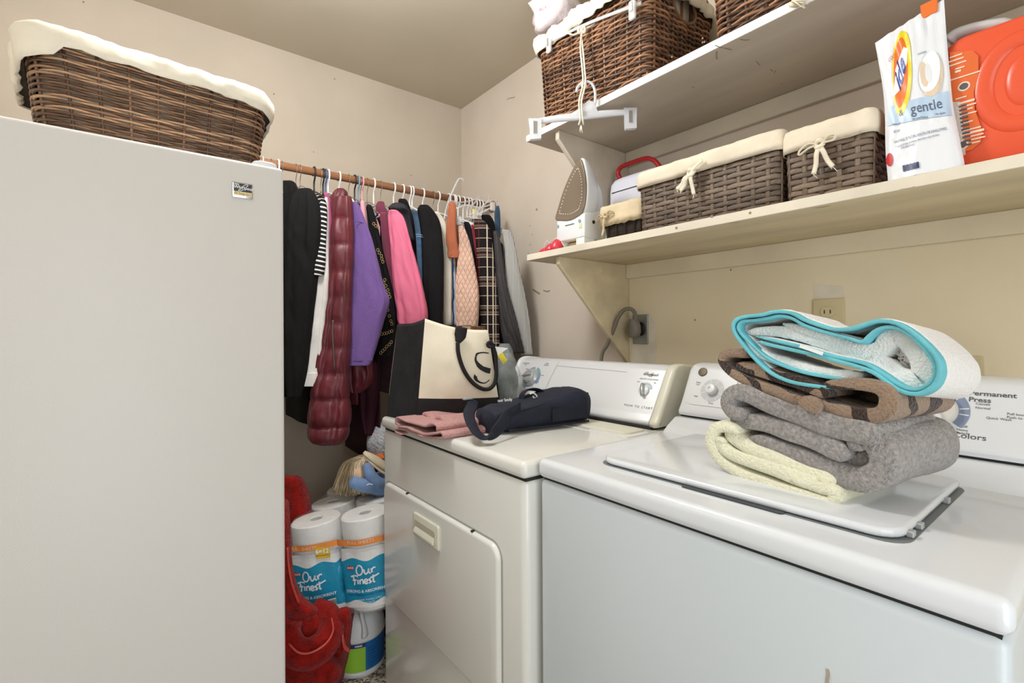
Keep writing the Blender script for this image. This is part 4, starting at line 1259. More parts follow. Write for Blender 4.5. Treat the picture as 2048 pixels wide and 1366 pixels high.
for k in range(11):
    q = (1.1218,0.1802,1.5601)
    rbox('label_line', (1.1204, 1.1210), (q[1] - 0.0105 - k * .0006, q[1] - 0.0005 - k * .0006), (q[2] - 0.004 - k * 0.0068, q[2] - k * 0.0068 - .0008), M_ink, bo)

# ------------------------------------------------------------------ folded towels on the washer
def fold(name, path, thick, x0, x1, m, parent=None, sm=5, nx=9, wob=0.004, yaw=0.0, puff=0.25, seed=0.0, endround=0.35, fuzz=0.0, droop=0.0):
    """Folded cloth layer: path of (y, z) points followed by a strip of given thickness, swept from x0 to x1.
    thick: a number or one value per path point."""
    P = [Vector((p.x, p.y)) for p in smooth_path([(a, b, 0) for a, b in path], sm)]
    L = len(P)
    if isinstance(thick, (list, tuple)):
        T = []
        for i in range(L):
            u = i / (L - 1) * (len(thick) - 1)
            k = min(int(u), len(thick) - 2)
            T.append(thick[k] + (thick[k + 1] - thick[k]) * (u - k))
    else:
        T = [thick] * L
    tang = []
    for i in range(L):
        t = P[min(i + 1, L - 1)] - P[max(i - 1, 0)]
        tang.append(t.normalized() if t.length > 1e-9 else Vector((1, 0)))
    left, right = [], []
    for i in range(L):
        n = Vector((-tang[i].y, tang[i].x))
        e = 1.0
        d = min(i, L - 1 - i) / (L - 1) * L
        if d < 2.5:
            e = math.sqrt(max(0.12, 1 - (1 - d / 2.5) ** 2))
        left.append(P[i] + n * T[i] / 2 * e)
        right.append(P[i] - n * T[i] / 2 * e)
    cx = sum(p.x for p in P) / L
    loop = left + right[::-1]
    M_ = len(loop)
    V, Fc = [], []
    xs = []
    for k in range(nx):
        f = k / (nx - 1)
        xs.append(f)
    prof = [(0.0, -0.30), (0.012, -0.10), (0.03, 0.0)] + [(0.03 + 0.94 * (k + 1) / nx, 0.0) for k in range(nx)] + [(0.99, -.1), (1.0, -0.30)]
    K = len(prof)
    for (f, sh) in prof:
        x = x0 + (x1 - x0) * f
        for i, p in enumerate(loop):
            ii = i if i < L else 2 * L - 1 - i
            c = P[ii]
            q = p + (p - c) * (sh * endround * 2.0)
            w = wob * Vector((nz(q.x * 14 + seed, x * 9, q.y * 14), nz(q.x * 14, x * 9 + 5 + seed, q.y * 14)))
            fz = fuzz * nz(q.x * 160, x * 160, q.y * 160 + seed)
            nrm = (p - c)
            nrm = nrm.normalized() if nrm.length > 1e-9 else Vector((0, 0))
            yy, zz = q.x + w.x + nrm.x * fz, q.y + w.y + nrm.y * fz
            dx = (yy - cx) * yaw + wob * 1.5 * nz(yy * 20 + seed, zz * 20, 9.0)
            V.append((x + dx, yy - (x - x0) * yaw, zz - (x - x0) * droop))
    for k in range(K - 1):
        for i in range(M_):
            j = (i + 1) % M_
            Fc.append((k * M_ + i, k * M_ + j, (k + 1) * M_ + j, (k + 1) * M_ + i))
    for k in (0, K - 1):
        for i in range(L - 1):
            Fc.append((k * M_ + i, k * M_ + i + 1, k * M_ + (2 * L - 2 - i), k * M_ + (2 * L - 1 - i)))
    return pydata(name, V, Fc, m, parent)


def terry(name, col, bs=260, bump=1.0, var=0.06, col2=None):
    m = mat(name, col, 0.95, 0.1, bump=bump, bscale=bs, detail=4, var=var, vscale=180, sheen=0.3, bdist=0.012)
    return m


M_tw = terry('terry_white', (250, 249, 247), 320, 0.45, 0.02)
M_tg = terry('terry_grey', (168, 163, 160), 230, 0.8, 0.14)
M_tc = terry('terry_cream', (243, 241, 214), 260, 0.55, 0.03)
M_aqua = mat('aqua_binding', (116, 196, 208), 0.7, 0.2, bump=0.4, bscale=400, var=0.05, vscale=30)
def tiger_mat():
    m = terry('terry_tiger', (164, 138, 116), 240, 0.8, 0.06)
    nt, b, L, N = nodes_of(m)
    tc = N('TexCoord')
    mp = N('Mapping'); mp.inputs['Rotation'].default_value = (0.5, 0.3, 0.6); mp.inputs['Scale'].default_value = (1.0, 1.6, 1.6)
    L(tc.outputs['Object'], mp.inputs[0])
    w = N('TexWave'); w.inputs['Scale'].default_value = 5.2; w.inputs['Distortion'].default_value = 7.0
    w.inputs['Detail'].default_value = 2.0; w.inputs['Detail Scale'].default_value = 1.6
    L(mp.outputs[0], w.inputs['Vector'])
    r = N('ValToRGB'); r.color_ramp.interpolation = 'LINEAR'
    e = r.color_ramp.elements
    e[0].position = .66; e[0].color = lin((164, 138, 116)); e[1].position = .70; e[1].color = lin((62, 44, 36))
    L(w.outputs['Fac'], r.inputs[0]); L(r.outputs[0], b.inputs['Base Color'])
    return m
M_tt = tiger_mat()
off, sc = (1380, 580), 668 / 2048
LT = WZ + 0.0155
# cream towel
t1 = thing('folded_towel', 'pale cream folded towel at the bottom of the towel stack', 'towel', (0.93, 0.37, LT), group='towels stacked on the washer')
fold('outer_fold', [(0.4073,1.0001),(0.4316,1.0061),(0.4511,1.0017),(0.4588,0.986),(0.4589,0.9686),(0.4438,0.9457),(0.4077,0.9338),(0.3673,0.9295),(0.3252,0.9255),(0.2844,0.9249),(0.2652,0.9264),(0.2579,0.9378),(0.2652,0.9431),(0.2843,0.9419),(0.3204,0.9432)], [0.014, 0.018, 0.02, 0.02, 0.022, 0.02, 0.018, 0.018, 0.018, 0.017, 0.018, 0.02, 0.018, 0.016, .014], 0.795, 0.985, M_tc, t1, seed=1, yaw=.10)
fold('inner_fold', [(0.4391,0.9893),(0.4392,0.9751),(0.4188,0.962),(0.3803,0.956),(0.3396,0.9516),(0.302,0.9475),(0.2843,0.9468)], 0.022, 0.798, 0.980, M_tc, t1, seed=2, yaw=.10)
fold('top_fold', [(0.4331,0.9988),(0.4102,0.9858),(0.3802,0.9749),(0.3395,0.9671),(0.2974,0.9597),(0.263,0.9543)], 0.022, 0.802, 0.980, M_tc, t1, seed=3, yaw=.10)
# grey towel
t2 = thing('folded_towel', 'thick grey folded towel above the cream one', 'towel', (0.95, 0.34, 1.0), group='towels stacked on the washer')
fold('lower_fold', [(0.3963,0.995),(0.3593,0.9893),(0.3203,0.9812),(0.2842,0.9712),(0.2527,0.9661),(0.2271,0.9696),(0.2084,0.9851),(0.2047,1.0059),(0.2138,1.0221),(0.2308,1.0226),(0.2406,1.0083)], [0.018, .022, 0.026, 0.03, .032, 0.034, .034, 0.034, .034, 0.03, 0.022], 0.795, 0.990, M_tg, t2, seed=4, yaw=.16, wob=.006)
fold('middle_fold', [(0.4286,1.0192),(0.3853,1.0198),(0.3393,1.0161),(0.2972,1.0116),(0.2628,1.0042),(0.2426,0.9986)], [0.022, .026, .028, .030, .03, .024], 0.800, 0.985, M_tg, t2, seed=5, yaw=.16, wob=.006)
fold('upper_fold', [(0.3988,1.0316),(0.4242,1.0338),(0.4343,1.0496),(0.424,1.0675),(0.3987,1.0672),(0.359,1.0552),(0.3107,1.0456),(0.2668,1.0369),(0.2307,1.033),(0.2082,1.032)], [0.022, 0.026, 0.026, .026, .03, .032, .034, .036, .036, .03], 0.800, 0.985, M_tg, t2, seed=6, yaw=.16, wob=.006)
fold('filling_fold', [(0.3064,0.9864),(0.2629,0.9828),(0.2328,0.9867),(0.2194,1.0008)], 0.03, 0.810, 0.975, M_tg, t2, seed=7, yaw=.16)
# brown striped towel
t3 = thing('folded_towel', 'brown tiger-striped folded towel under the white one', 'towel', (0.96, 0.33, 1.06), group='towels stacked on the washer')
fold('outer_fold', [(0.3983,1.1342),(0.4237,1.1363),(0.4458,1.1313),(0.4505,1.1168),(0.4268,1.0982),(0.3797,1.0824),(0.3293,1.0713),(0.2838,1.0636),(0.2463,1.0574),(0.2192,1.0573),(0.2008,1.0663),(0.1963,1.0845),(0.2043,1.097),(0.2228,1.1),(0.2501,1.0967),(0.2793,1.0932)], [0.014, .017, .018, .018, .018, 0.017, .017, .017, .018, .020, .022, .022, .02, .018, .016, .014], 0.798, 0.965, M_tt, t3, seed=8, yaw=.20, wob=.005)
fold('inner_fold', [(0.4209,1.1168),(0.3795,1.1093),(0.3389,1.0987),(0.3014,1.0889),(0.2666,1.0799)], 0.020, 0.806, 0.955, M_tt, t3, seed=9, yaw=.20)
fold('loose_corner', [(0.3041,1.0717),(0.2907,1.0658),(0.282,1.0619),(0.2756,1.0614)], [.016, .022, .022, .014], 0.782, 0.860, M_tt, t3, seed=10)
# white towel with aqua binding
t4 = thing('folded_towel', 'white folded towel with aqua edging on top of the stack', 'towel', (0.95, 0.33, 1.10), group='towels stacked on the washer')
pa = [(0.2629,1.0906),(0.2906,1.0914),(0.3224,1.0946),(0.3515,1.1046),(0.3745,1.1218),(0.3985,1.1467),(0.4157,1.1685),(0.4197,1.1838),(0.4122,1.1939),(0.3928,1.1983),(0.3689,1.1996),(0.3461,1.2041),(0.3219,1.2011),(0.3035,1.1905),(0.2815,1.1815),(0.2604,1.1752),(0.2403,1.1755),(0.223,1.1812),(0.2063,1.1858),(0.1868,1.1821),(0.1683,1.1684),(0.1522,1.1493),(0.1447,1.1351),(0.1436,1.1188),(0.1492,1.104),(0.1604,1.0943),(0.1719,1.092),(0.1854,1.0957),(0.1976,1.1045),(0.2139,1.1167),(0.2366,1.1245),(0.2606,1.1304),(0.2904,1.1377),(0.3222,1.1443),(0.3513,1.1502),(0.3769,1.1564)]
pb_ = [(0.2476,1.1035),(0.2733,1.106),(0.3039,1.1101),(0.3367,1.1191),(0.3641,1.1315),(0.3903,1.1536),(0.4067,1.1699),(0.4117,1.1818),(0.4038,1.1899),(0.3821,1.1912),(0.3587,1.1941),(0.3412,1.1972),(0.322,1.193),(0.3036,1.1819),(0.2815,1.1735),(0.2605,1.167),(0.2404,1.1612),(0.2268,1.1572),(0.2193,1.1647),(0.2081,1.1743),(0.192,1.1772),(0.1733,1.1675),(0.1569,1.1471),(0.1491,1.1329),(0.1479,1.1185),(0.1531,1.1068),(0.1636,1.099),(0.1735,1.0978),(0.1854,1.1021),(0.203,1.1151),(0.2213,1.1264),(0.2405,1.1317),(0.2689,1.1372),(0.3037,1.1472),(0.3365,1.155),(0.3795,1.1644)]
fold('outer_layer', pa, 0.0075, 0.806, 0.930, M_tw, t4, sm=3, seed=11, wob=0.0, yaw=.12, droop=.11, fuzz=.0006)
fold('inner_layer', pb_, 0.0075, 0.810, 0.925, M_tw, t4, sm=3, seed=12, wob=0.0, yaw=.12, droop=.11, fuzz=.0006)
fold('aqua_binding', pa, 0.0055, 0.792, 0.808, M_aqua, t4, sm=3, nx=2, seed=11, wob=0.0, yaw=.12, droop=.11, endround=.1)['label'] = 'aqua edging'
fold('aqua_binding', pb_, 0.0050, 0.794, 0.812, M_aqua, t4, sm=3, nx=2, seed=12, wob=0.0, yaw=.12, droop=.11, endround=.1)['label'] = 'aqua edging'
fold('core_fold', [(0.4006,1.1753),(0.3684,1.1764),(0.3309,1.1703),(0.2939,1.1608),(0.2596,1.1515),(0.2317,1.145),(0.2127,1.1477),(0.2035,1.1569),(0.1927,1.1636),(0.1772,1.1571),(0.1655,1.1403),(0.1606,1.1235),(0.1656,1.1094),(0.1774,1.1064),(0.1912,1.1131),(0.2073,1.1266),(0.2279,1.1337)], [.012, .016, .02, .022, .022, .022, .022, .024, .026, .028, .03, .03, .03, .028, .026, .024, .02], 0.806, 0.925, M_tw, t4, seed=13, yaw=.12, droop=.11, wob=.005, fuzz=.0015)
fold('core_fold', [(0.4007,1.1602),(0.3817,1.1414),(0.3508,1.1277),(0.3123,1.1179),(0.2767,1.11),(0.2476,1.1095),(0.228,1.1107)], [.01, .014, .016, .016, .016, .014, .01], 0.808, 0.925, M_tw, t4, seed=14, yaw=.12, droop=.11, wob=.004, fuzz=.0015)
fold('core_fold', [(0.3406,1.1852),(0.312,1.1758),(0.2851,1.1657),(0.2596,1.1586),(0.2375,1.1518)], [.008, .012, .012, .012, .01], 0.812, 0.925, M_tw, t4, seed=15, yaw=.12, droop=.11, wob=.004, fuzz=.0015)
fold('core_fold', [(0.197,1.1389),(0.1899,1.1436),(0.1812,1.1351),(0.1829,1.124),(0.1917,1.1214)], .026, 0.824, 0.915, M_tw, t4, seed=16, yaw=.12, droop=.11, wob=.005, fuzz=.0015)
ct_ = [(0.3067,1.1485),(0.3044,1.1522),(0.2738,1.142),(0.2756,1.1371)]
prism('care_tag', ct_, 'x', 0.7885, 0.7900, mat('tag_white', (240, 240, 238), .7), t4)

# ------------------------------------------------------------------ pink towel on the dryer corner
M_tp = terry('terry_pink', (214, 160, 156), 300, 0.7, 0.05)
t5 = thing('hand_towel', 'dusty pink folded hand towel on the front edge of the dryer', 'towel', (0.72, 1.22, DZ))
zoff, zsc = (760, 620), 440 / 2044
fold('top_layer', [(1.3107,0.9032),(1.34,0.9085),(1.3287,0.9244),(1.2717,0.9228),(1.2053,0.9232),(1.1556,0.9246),(1.1202,0.9369),(1.0975,0.9347),(1.0948,0.9212)], 0.0068, 0.608, 0.83, M_tp, t5, seed=21, wob=.002)
fold('middle_layer', [(1.3216,0.9),(1.2582,0.9064),(1.2055,0.9054),(1.1619,0.9035),(1.109,0.9148),(1.0701,0.9237)], 0.0075, 0.604, 0.83, M_tp, t5, seed=22, wob=.002)
fold('bottom_layer', [(1.2931,0.8824),(1.3403,0.8829),(1.3327,0.8936),(1.272,0.8981),(1.2184,0.8974),(1.1804,0.8962),(1.1322,0.8998),(1.0703,0.9073),(1.0568,0.9177),(1.0755,0.9242)], 0.0068, 0.606, 0.84, M_tp, t5, seed=23, wob=.002)
fold('back_fold', [(1.33 - .02 * k, DZ + 0.012 + .014 * math.sin(k * .8) ** 2) for k in range(10)], 0.014, 0.68, 0.84, M_tp, t5, seed=24, wob=.004)

# ------------------------------------------------------------------ tote bag
M_tblk = mat('canvas_black', (44, 43, 44), 0.85, 0.2, bump=0.4, bscale=500, var=0.08, vscale=12)
M_tcrm = mat('canvas_cream', (236, 226, 204), 0.85, 0.2, bump=0.4, bscale=500, var=0.04, vscale=8)
tb = thing('tote_bag', 'black and cream canvas tote bag standing on the dryer', 'bag', (0.79, 1.34, DZ))
BT = [Vector((0.640, 1.478, DZ + .001)), Vector((0.664, 1.315, DZ + .001)), Vector((0.915, 1.228, DZ + .001)), Vector((0.925, 1.40, DZ + .001))]
TT = [Vector((0.6617,1.44,1.2035)), Vector((0.6831,1.295,1.2174)), Vector((0.8634,1.225,1.1825)), Vector((0.90, 1.38, 1.20))]
def tote_pt(side, u, v, o=0.0):
    a, b = BT[side], BT[(side + 1) % 4]
    c, d = TT[side], TT[(side + 1) % 4]
    p = a.lerp(b, u).lerp(c.lerp(d, u), v)
    e = (b - a).normalized()
    n = Vector((e.y, -e.x, 0))
    if side in (0, 1, 2, 3):
        n = Vector((-(-e.y), -e.x, 0))
    cen = (BT[0] + BT[2]) / 2
    if (p - cen).xy.dot(n.xy) < 0:
        n = -n
    bulge = 0.030 * math.sin(math.pi * v * .9 + .15) * math.sin(math.pi * u) if side == 1 else 0.006 * math.sin(math.pi * v)
    if side == 0:
        bulge = -0.014 * math.sin(math.pi * u) * math.sin(math.pi * min(1, v * .8 + .1))
    wr = 0.004 * nz(u * 4 + side * 9, v * 4, 2.2) * math.sin(math.pi * u) + .0025 * nz(u * 9, v * 6 + side, 6) * math.sin(math.pi * u)
    zz = -0.018 * math.sin(math.pi * u) * max(0, v - .75) * 4 * (.6 if side == 1 else .3)
    return p + n * (bulge + wr + o) + Vector((0, 0, zz))
nu, nv = 22, 26
for side, nm in ((0, 'side_panel'), (1, 'front_panel'), (2, 'side_panel'), (3, 'back_panel')):
    V = [tote_pt(side, i / nu, j / nv) for j in range(nv + 1) for i in range(nu + 1)]
    V += [tote_pt(side, i / nu, j / nv, -0.004) for j in range(nv + 1) for i in range(nu + 1)]
    Fc, K = [], (nu + 1) * (nv + 1)
    mi = []
    for o_ in (0, K):
        for j in range(nv):
            for i in range(nu):
                a = o_ + j * (nu + 1) + i
                Fc.append((a, a + 1, a + nu + 2, a + nu + 1))
                mi.append(1 if (side in (1, 3) and j >= 6 and o_ == 0) else 0)
    for i in range(nu):
        a = nv * (nu + 1) + i
        Fc.append((a, a + 1, K + a + 1, K + a)); mi.append(1 if side in (1, 3) else 0)
    pydata(nm, V, Fc, None, tb, mi=mi, mats=[M_tblk, M_tcrm])
pydata('bottom_panel', [BT[k] + Vector((0, 0, .001)) for k in range(4)], [(0, 1, 2, 3)], M_tblk, tb, smooth=False)
ft = lambda u, v, o=0.0: tote_pt(1, u, v, o)
# strap: tabs, loop and button
def on_front(px_):
    return px_
zo, zs_ = (760, 620), 440 / 2044
SPX = [(0.7717,1.232,1.1909),(0.7666,1.232,1.1651),(0.7573,1.231,1.1459),(0.7564,1.228,1.1204),(0.7625,1.226,1.0915),(0.7736,1.223,1.0623),(0.7893,1.218,1.036),(0.8083,1.212,1.0158),(0.8316,1.206,1.0032),(0.8528,1.202,1.0036),(0.8697,1.2,1.019),(0.8752,1.199,1.0452),(0.8739,1.198,1.0784),(0.8716,1.198,1.1049),(0.8614,1.196,1.1316),(0.85,1.194,1.1482)]
tube('handle', SPX[2:], 0.0062, M_tblk, tb, n=10, sm=5)
tube('handle_tab', SPX[:3], [0.0185, 0.018, 0.008], M_tblk, tb, n=10, sm=4, flat=.28, up=(.94, -.33, 0))
lathe('button', [(0.0115, 0), (0.012, 0.004), (0.009, 0.006), (0.004, 0.004), (0, 0.004)], (0.8511,1.2,1.1381), mat('black_button', (30, 30, 32), .35), tb, axis=(-.33, -.94, 0), n=20)
# flowing letter on the front
lt_ = [[(0.8657,1.205,1.1109),(0.8475,1.205,1.1137),(0.8277,1.205,1.1126),(0.819,1.205,1.1064),(0.8158,1.205,1.0935),(0.8216,1.205,1.0803),(0.8373,1.205,1.0666),(0.8553,1.205,1.0585),(0.8723,1.205,1.0543)],[(0.8693,1.205,1.027),(0.855,1.205,1.0196),(0.837,1.205,1.0192),(0.8213,1.205,1.0268),(0.8135,1.205,1.037),(0.8108,1.205,1.0469)]]
Vl, Fl = [], []
def calli(pts, ws):
    P = smooth_path(pts, 6)
    base = len(Vl)
    for i, p in enumerate(P):
        t = (P[min(i + 1, len(P) - 1)] - P[max(i - 1, 0)]).normalized()
        nrm = Vector((-.33, -.94, 0))
        s = t.cross(nrm).normalized()
        u = i / (len(P) - 1) * (len(ws) - 1)
        k = min(int(u), len(ws) - 2)
        w = ws[k] + (ws[k + 1] - ws[k]) * (u - k)
        Vl.append(p + s * w); Vl.append(p - s * w)
    for i in range(len(P) - 1):
        a = base + 2 * i
        Fl.append((a, a + 1, a + 3, a + 2))
calli(lt_[0], [.002, .0022, .0026, .0038, .0055, .0068, .008, .0085, .0085])
calli(lt_[1], [.0014, .0016, .0022, .004, .007, .001])
# drape the letter onto the bulging panel
from mathutils.bvhtree import BVHTree
fpv = [tote_pt(1, i / nu, j / nv) for j in range(nv + 1) for i in range(nu + 1)]
fpf = [(j * (nu + 1) + i, j * (nu + 1) + i + 1, (j + 1) * (nu + 1) + i + 1, (j + 1) * (nu + 1) + i) for j in range(nv) for i in range(nu)]
bv = BVHTree.FromPolygons(fpv, fpf)
Vd = []
for v in Vl:
    loc, nr, _, _ = bv.find_nearest(v)
    nr = nr if nr.dot(Vector((-.33, -.94, 0))) > 0 else -nr
    Vd.append(loc + nr * 0.0012)
pydata('printed_letter', Vd, Fl, mat('black_print', (34, 32, 34), .6), tb, smooth=False)
# brown patterned box inside the tote
bx_ = thing('patterned_box', 'small brown patterned box standing inside the tote bag', 'box', (0.87, 1.31, 1.10))
M_leo = mat('leopard_card', (128, 92, 60), .5, col2=(60, 40, 28), vscale=60)
rbox('carton', (0.845, 0.905), (1.295, 1.345), (1.05, 1.196), M_leo, bx_, r=0.002)
rbox('fold_line', (0.844, 0.8455), (1.295, 1.345), (1.185, 1.1955), mat('card_edge', (196, 170, 130), .6), bx_)

# clear bag with a yellow tag between the tote and the console
pbk = thing('clear_bag', 'crumpled clear plastic bag with a yellow tag behind the tote', 'bag', (1.06, 1.42, DZ))
rings = []
for j in range(12):
    v = j / 11
    c = Vector((1.035, 1.36, DZ + 0.004)).lerp(Vector((1.06, 1.40, 1.135)), v)
    r = 0.052 * (1 - .6 * v ** 2) * (.75 + .5 * math.sin(v * 3))
    rings.append([c + Vector((math.cos(2 * math.pi * i / 22), math.sin(2 * math.pi * i / 22), 0)) * r * (1 + .35 * nz(i * .9, v * 6, 4)) for i in range(22)])
M_film = mat('clear_film', (225, 232, 232), 0.12, 0.6, alpha=0.22, bump=1.0, bscale=40, bdist=.012)
loft('film', rings, M_film, pbk)
loft('contents', [[p + (c_ - p) * .25 for p in r_] for r_, c_ in [(r_, sum(r_, Vector()) / len(r_)) for r_ in rings[:9]]], mat('grey_filling', (60, 66, 64), .6, var=.5, vscale=40), pbk)
q = Vector((0.9861,1.32,1.0878))
pydata('yellow_tag', [q + RR * a + Vector((0, 0, b)) for a, b in ((-.016, .014), (.0, .026), (.02, -.008), (.006, -.022))], [(0, 1, 2, 3)], mat('tag_yellow', (232, 216, 60), .5), pbk, smooth=False)
q = Vector((0.9641,1.31,1.1159))
pydata('paper_flap', [q + RR * a + Vector((0, 0, b)) for a, b in ((-.010, .012), (.034, .006), (.0, -.018))], [(0, 1, 2)], mat('paper_white', (236, 234, 230), .6), pbk, smooth=False)

# ------------------------------------------------------------------ navy quilted bag
M_nav = mat('navy_quilt', (38, 41, 55), 0.75, 0.3, bump=0.5, bscale=300, var=0.10, vscale=14)
nb = thing('quilted_bag', 'navy quilted fabric bag lying on the dryer beside the pink towel', 'bag', (0.92, 1.07, DZ))
n0, n1 = Vector((0.735, 1.075, DZ)), Vector((1.075, 1.035, DZ))
nax = (n1 - n0).normalized()
nsd = Vector((nax.y, -nax.x, 0))   # towards the camera
prof = [(0.0, .030, .040, .030), (0.03, .056, .060, .052), (.15, .070, .066, .064), (.35, .074, .074, .066), (.55, .074, .090, .066), (.75, .072, .102, .064), (.9, .068, .100, .060), (.97, .056, .088, .050), (1.0, .034, .062, .032)]
rings = []
NS = 40
for k in range(len(prof) * 4 - 3):
    i, f = divmod(k, 4)
    a = prof[i]
    b = prof[min(i + 1, len(prof) - 1)]
    u, w, h, _ = [a[q_] + (b[q_] - a[q_]) * f / 4 for q_ in range(4)]
    ring = []
    for s_ in range(NS):
        th = 2 * math.pi * s_ / NS
        ce, se = math.cos(th), math.sin(th)
        sx_ = abs(ce) ** .55 * (1 if ce > 0 else -1)
        sz_ = abs(se) ** .6 * (1 if se > 0 else -1)
        quilt = 0.0022 * abs(math.sin(u * 26 + th * 2)) + 0.003 * nz(u * 10, th * 2, 1.1)
        zz = h / 2 * (1 + sz_) + quilt
        ring.append(n0 + nax * (u * (n1 - n0).length) + nsd * (w * sx_ * (1 + .02 * nz(u * 8, th, 3)) + (zz - .03) * .12) + Vector((0, 0, max(0.001, zz))))
    rings.append(ring)
loft('pouch_body', rings, M_nav, nb)
M_nav2 = mat('navy_web', (32, 35, 48), 0.7, 0.3, bump=0.4, bscale=400)
# piping and front pocket
def nb_pt(u, front, z):
    return n0 + nax * (u * (n1 - n0).length) + nsd * front + Vector((0, 0, z))
tube('piping', [nb_pt(u, .077, .012) for u in (.12, .3, .5, .7, .9)], 0.003, M_nav2, nb, n=8, sm=4)
tube('zip_line', [nb_pt(u, f, z) for u, f, z in ((.2, .070, .060), (.4, .070, .068), (.6, .066, .082), (.8, .062, .094), (.95, .054, .088))], 0.0026, M_nav2, nb, n=8, sm=4)
def patch(nm, pts, m, parent, th=.003):
    V = [Vector(p) for p in pts] + [Vector(p) + nsd * -th for p in pts]
    n = len(pts)
    return pydata(nm, V, [tuple(range(n)), tuple(range(n, 2 * n))] + [(i, (i + 1) % n, n + (i + 1) % n, n + i) for i in range(n)], m, parent, smooth=False)
patch('front_pocket', [nb_pt(.52, .079, .022), nb_pt(.90, .074, .022), nb_pt(.90, .072, .066), nb_pt(.52, .080, .058)], M_nav2, nb)
# strap hanging in a loop towards the front
SP = [(0.7209,1.09,0.9923),(0.7013,1.07,0.9803),(0.6659,1.03,0.968),(0.6453,0.985,0.9493),(0.6425,0.955,0.9326),(0.6587,0.945,0.9249),(0.6889,0.95,0.9321),(0.723,0.965,0.9478),(0.7591,0.985,0.9639),(0.8037,0.995,0.9751)]
tube('shoulder_strap', SP, 0.0155, M_nav2, nb, n=8, sm=5, flat=.16, up=(.966, .26, 0))
q = Vector((0.6955,1.09,0.9985))
rbox('strap_buckle', (q.x - .010, q.x + .018), (q.y - .006, q.y + .004), (q.z - .003, q.z + .003), M_silver, nb, r=.0012)
tube('carry_handle', [(0.8681,1.07,0.9813),(0.8756,1.07,1.0007),(0.8981,1.07,1.009),(0.9306,1.07,1.0051),(0.964,1.07,0.9877),(0.9801,1.07,0.9773)], 0.0135, M_nav2, nb, n=8, sm=5, flat=.25, up=(0, -1, .3))
kk = [(0.8723,1.035,1.0014),(0.8833,1.035,1.0034),(0.8945,1.035,0.9968),(0.8982,1.035,0.9894),(0.887,1.035,0.989),(0.8833,1.035,0.9949)]
tube('white_clip', kk, 0.0024, mat('clip_white', (236, 236, 232), .4), nb, n=6, sm=4)
text('our body', (0.7577,1.0,0.9985), nax, (0, 0.3, 1), 0.012, mat('print_white', (0, 0, 0)), nb)

# ------------------------------------------------------------------ closet rod
RY, RZ = 2.029, 1.8285
M_rod = mat('rod_wood', (168, 118, 84), 0.4, 0.45, bump=0.15, bscale=30, col2=(140, 94, 64), vscale=9, stretch=(0.3, 8, 8))
M_hwire = mat('hanger_wire', (150, 138, 122), .3, metal=.7)
rod = thing('closet_rod', 'round brown wooden closet rod running along the back wall', 'closet rod', (0.5, RY, RZ))
V, Fc = tube_geo([(0.02, RY, RZ), (0.4, RY, RZ), (XR - 0.001, RY, RZ)], 0.0155, 20)
pydata('pole', V, Fc, M_rod, rod)
lathe('rod_socket', [(0.030, 0), (0.030, 0.004), (0.021, 0.008), (0.021, 0.016)], (XR - 0.0005, RY, RZ), mat('socket_wood', (150, 108, 76), .5), rod, axis=(-1, 0, 0))
tube('rod_bracket', [(0.06, YB - .001, RZ - .12), (0.06, YB - .02, RZ - .12), (0.06, RY + .01, RZ - .03), (0.06, RY, RZ - .0165)], .006, M_hwire, rod, n=8, sm=4)
rbox('bracket_plate', (.045, .075), (YB - .004, YB - .0005), (RZ - .16, RZ - .02), M_hwire, rod, r=.001, seg=1)

# ------------------------------------------------------------------ hangers
M_hw = mat('hanger_white', (240, 240, 240), .35)
M_hk = mat('hanger_black', (38, 38, 42), .35)
M_hb = mat('hanger_blue', (76, 104, 150), .35)
M_ht = mat('hanger_teal', (120, 158, 186), .35)
M_hp = mat('hanger_pink', (226, 166, 172), .35)
HK = {'white': (M_hw, .0036), 'black': (M_hk, .0034), 'blue': (M_hb, .0034), 'pale blue': (M_ht, .0034), 'pink': (M_hp, .0034), 'wire': (M_hwire, .0014), 'clear': (M_clear, .0034)}


def hanger(x, kind, holding, stem=0.075, tilt=0.0, arms=True):
    m, r = HK[kind]
    words = {'wire': 'thin steel wire hanger', 'clear': 'clear plastic hanger'}.get(kind, kind + ' plastic hanger')
    t = thing('clothes_hanger', words + ' ' + holding, 'hanger', (x, RY, RZ), group='hangers on the closet rod')
    rr_ = 0.0155 + r + 0.0006
    pts = []
    for a in (-35, 0, 30, 60, 90, 120, 150, 180):
        pts.append((0, rr_ * math.cos(R(a)), rr_ * math.sin(R(a))))
    pts += [(0, -rr_ * .95, -0.014), (0, -rr_ * .5, -0.030), (0, 0, -0.045), (0, 0, -stem)]
    ct_, st_ = math.cos(tilt), math.sin(tilt)
    P = [(x + p[2] * -st_ * .3, RY + p[1], RZ + p[2]) for p in pts]
    tube('hook', P, r, m, t, n=7, sm=3)
    bx, bz = P[-1][0], RZ - stem
    if arms:
        tube('arms', [(bx, RY - 0.19, bz - 0.085), (bx, RY - 0.15, bz - 0.058), (bx, RY - 0.06, bz - 0.016), (bx, RY, bz + 0.002), (bx, RY + 0.06, bz - 0.016), (bx, RY + 0.15, bz - 0.058), (bx, RY + 0.19, bz - 0.085)], r, m, t, n=7, sm=3)
        tube('crossbar', [(bx, RY - 0.19, bz - 0.085), (bx, RY, bz - 0.090), (bx, RY + 0.19, bz - 0.085)], r * .9, m, t, n=7, sm=3)
    return t


# ------------------------------------------------------------------ garments
UV_, FV_ = Vector((0.7878, -0.616, 0)), Vector((0.616, 0.7878, 0))


def cloth(name, col, rough=0.85, bump=0.35, bscale=300, var=0.08, vscale=10, sheen=0.2, spec=0.2, coat=0.0):
    return mat(name, col, rough, spec, bump=bump, bscale=bscale, var=var, vscale=vscale, sheen=sheen, coat=coat)


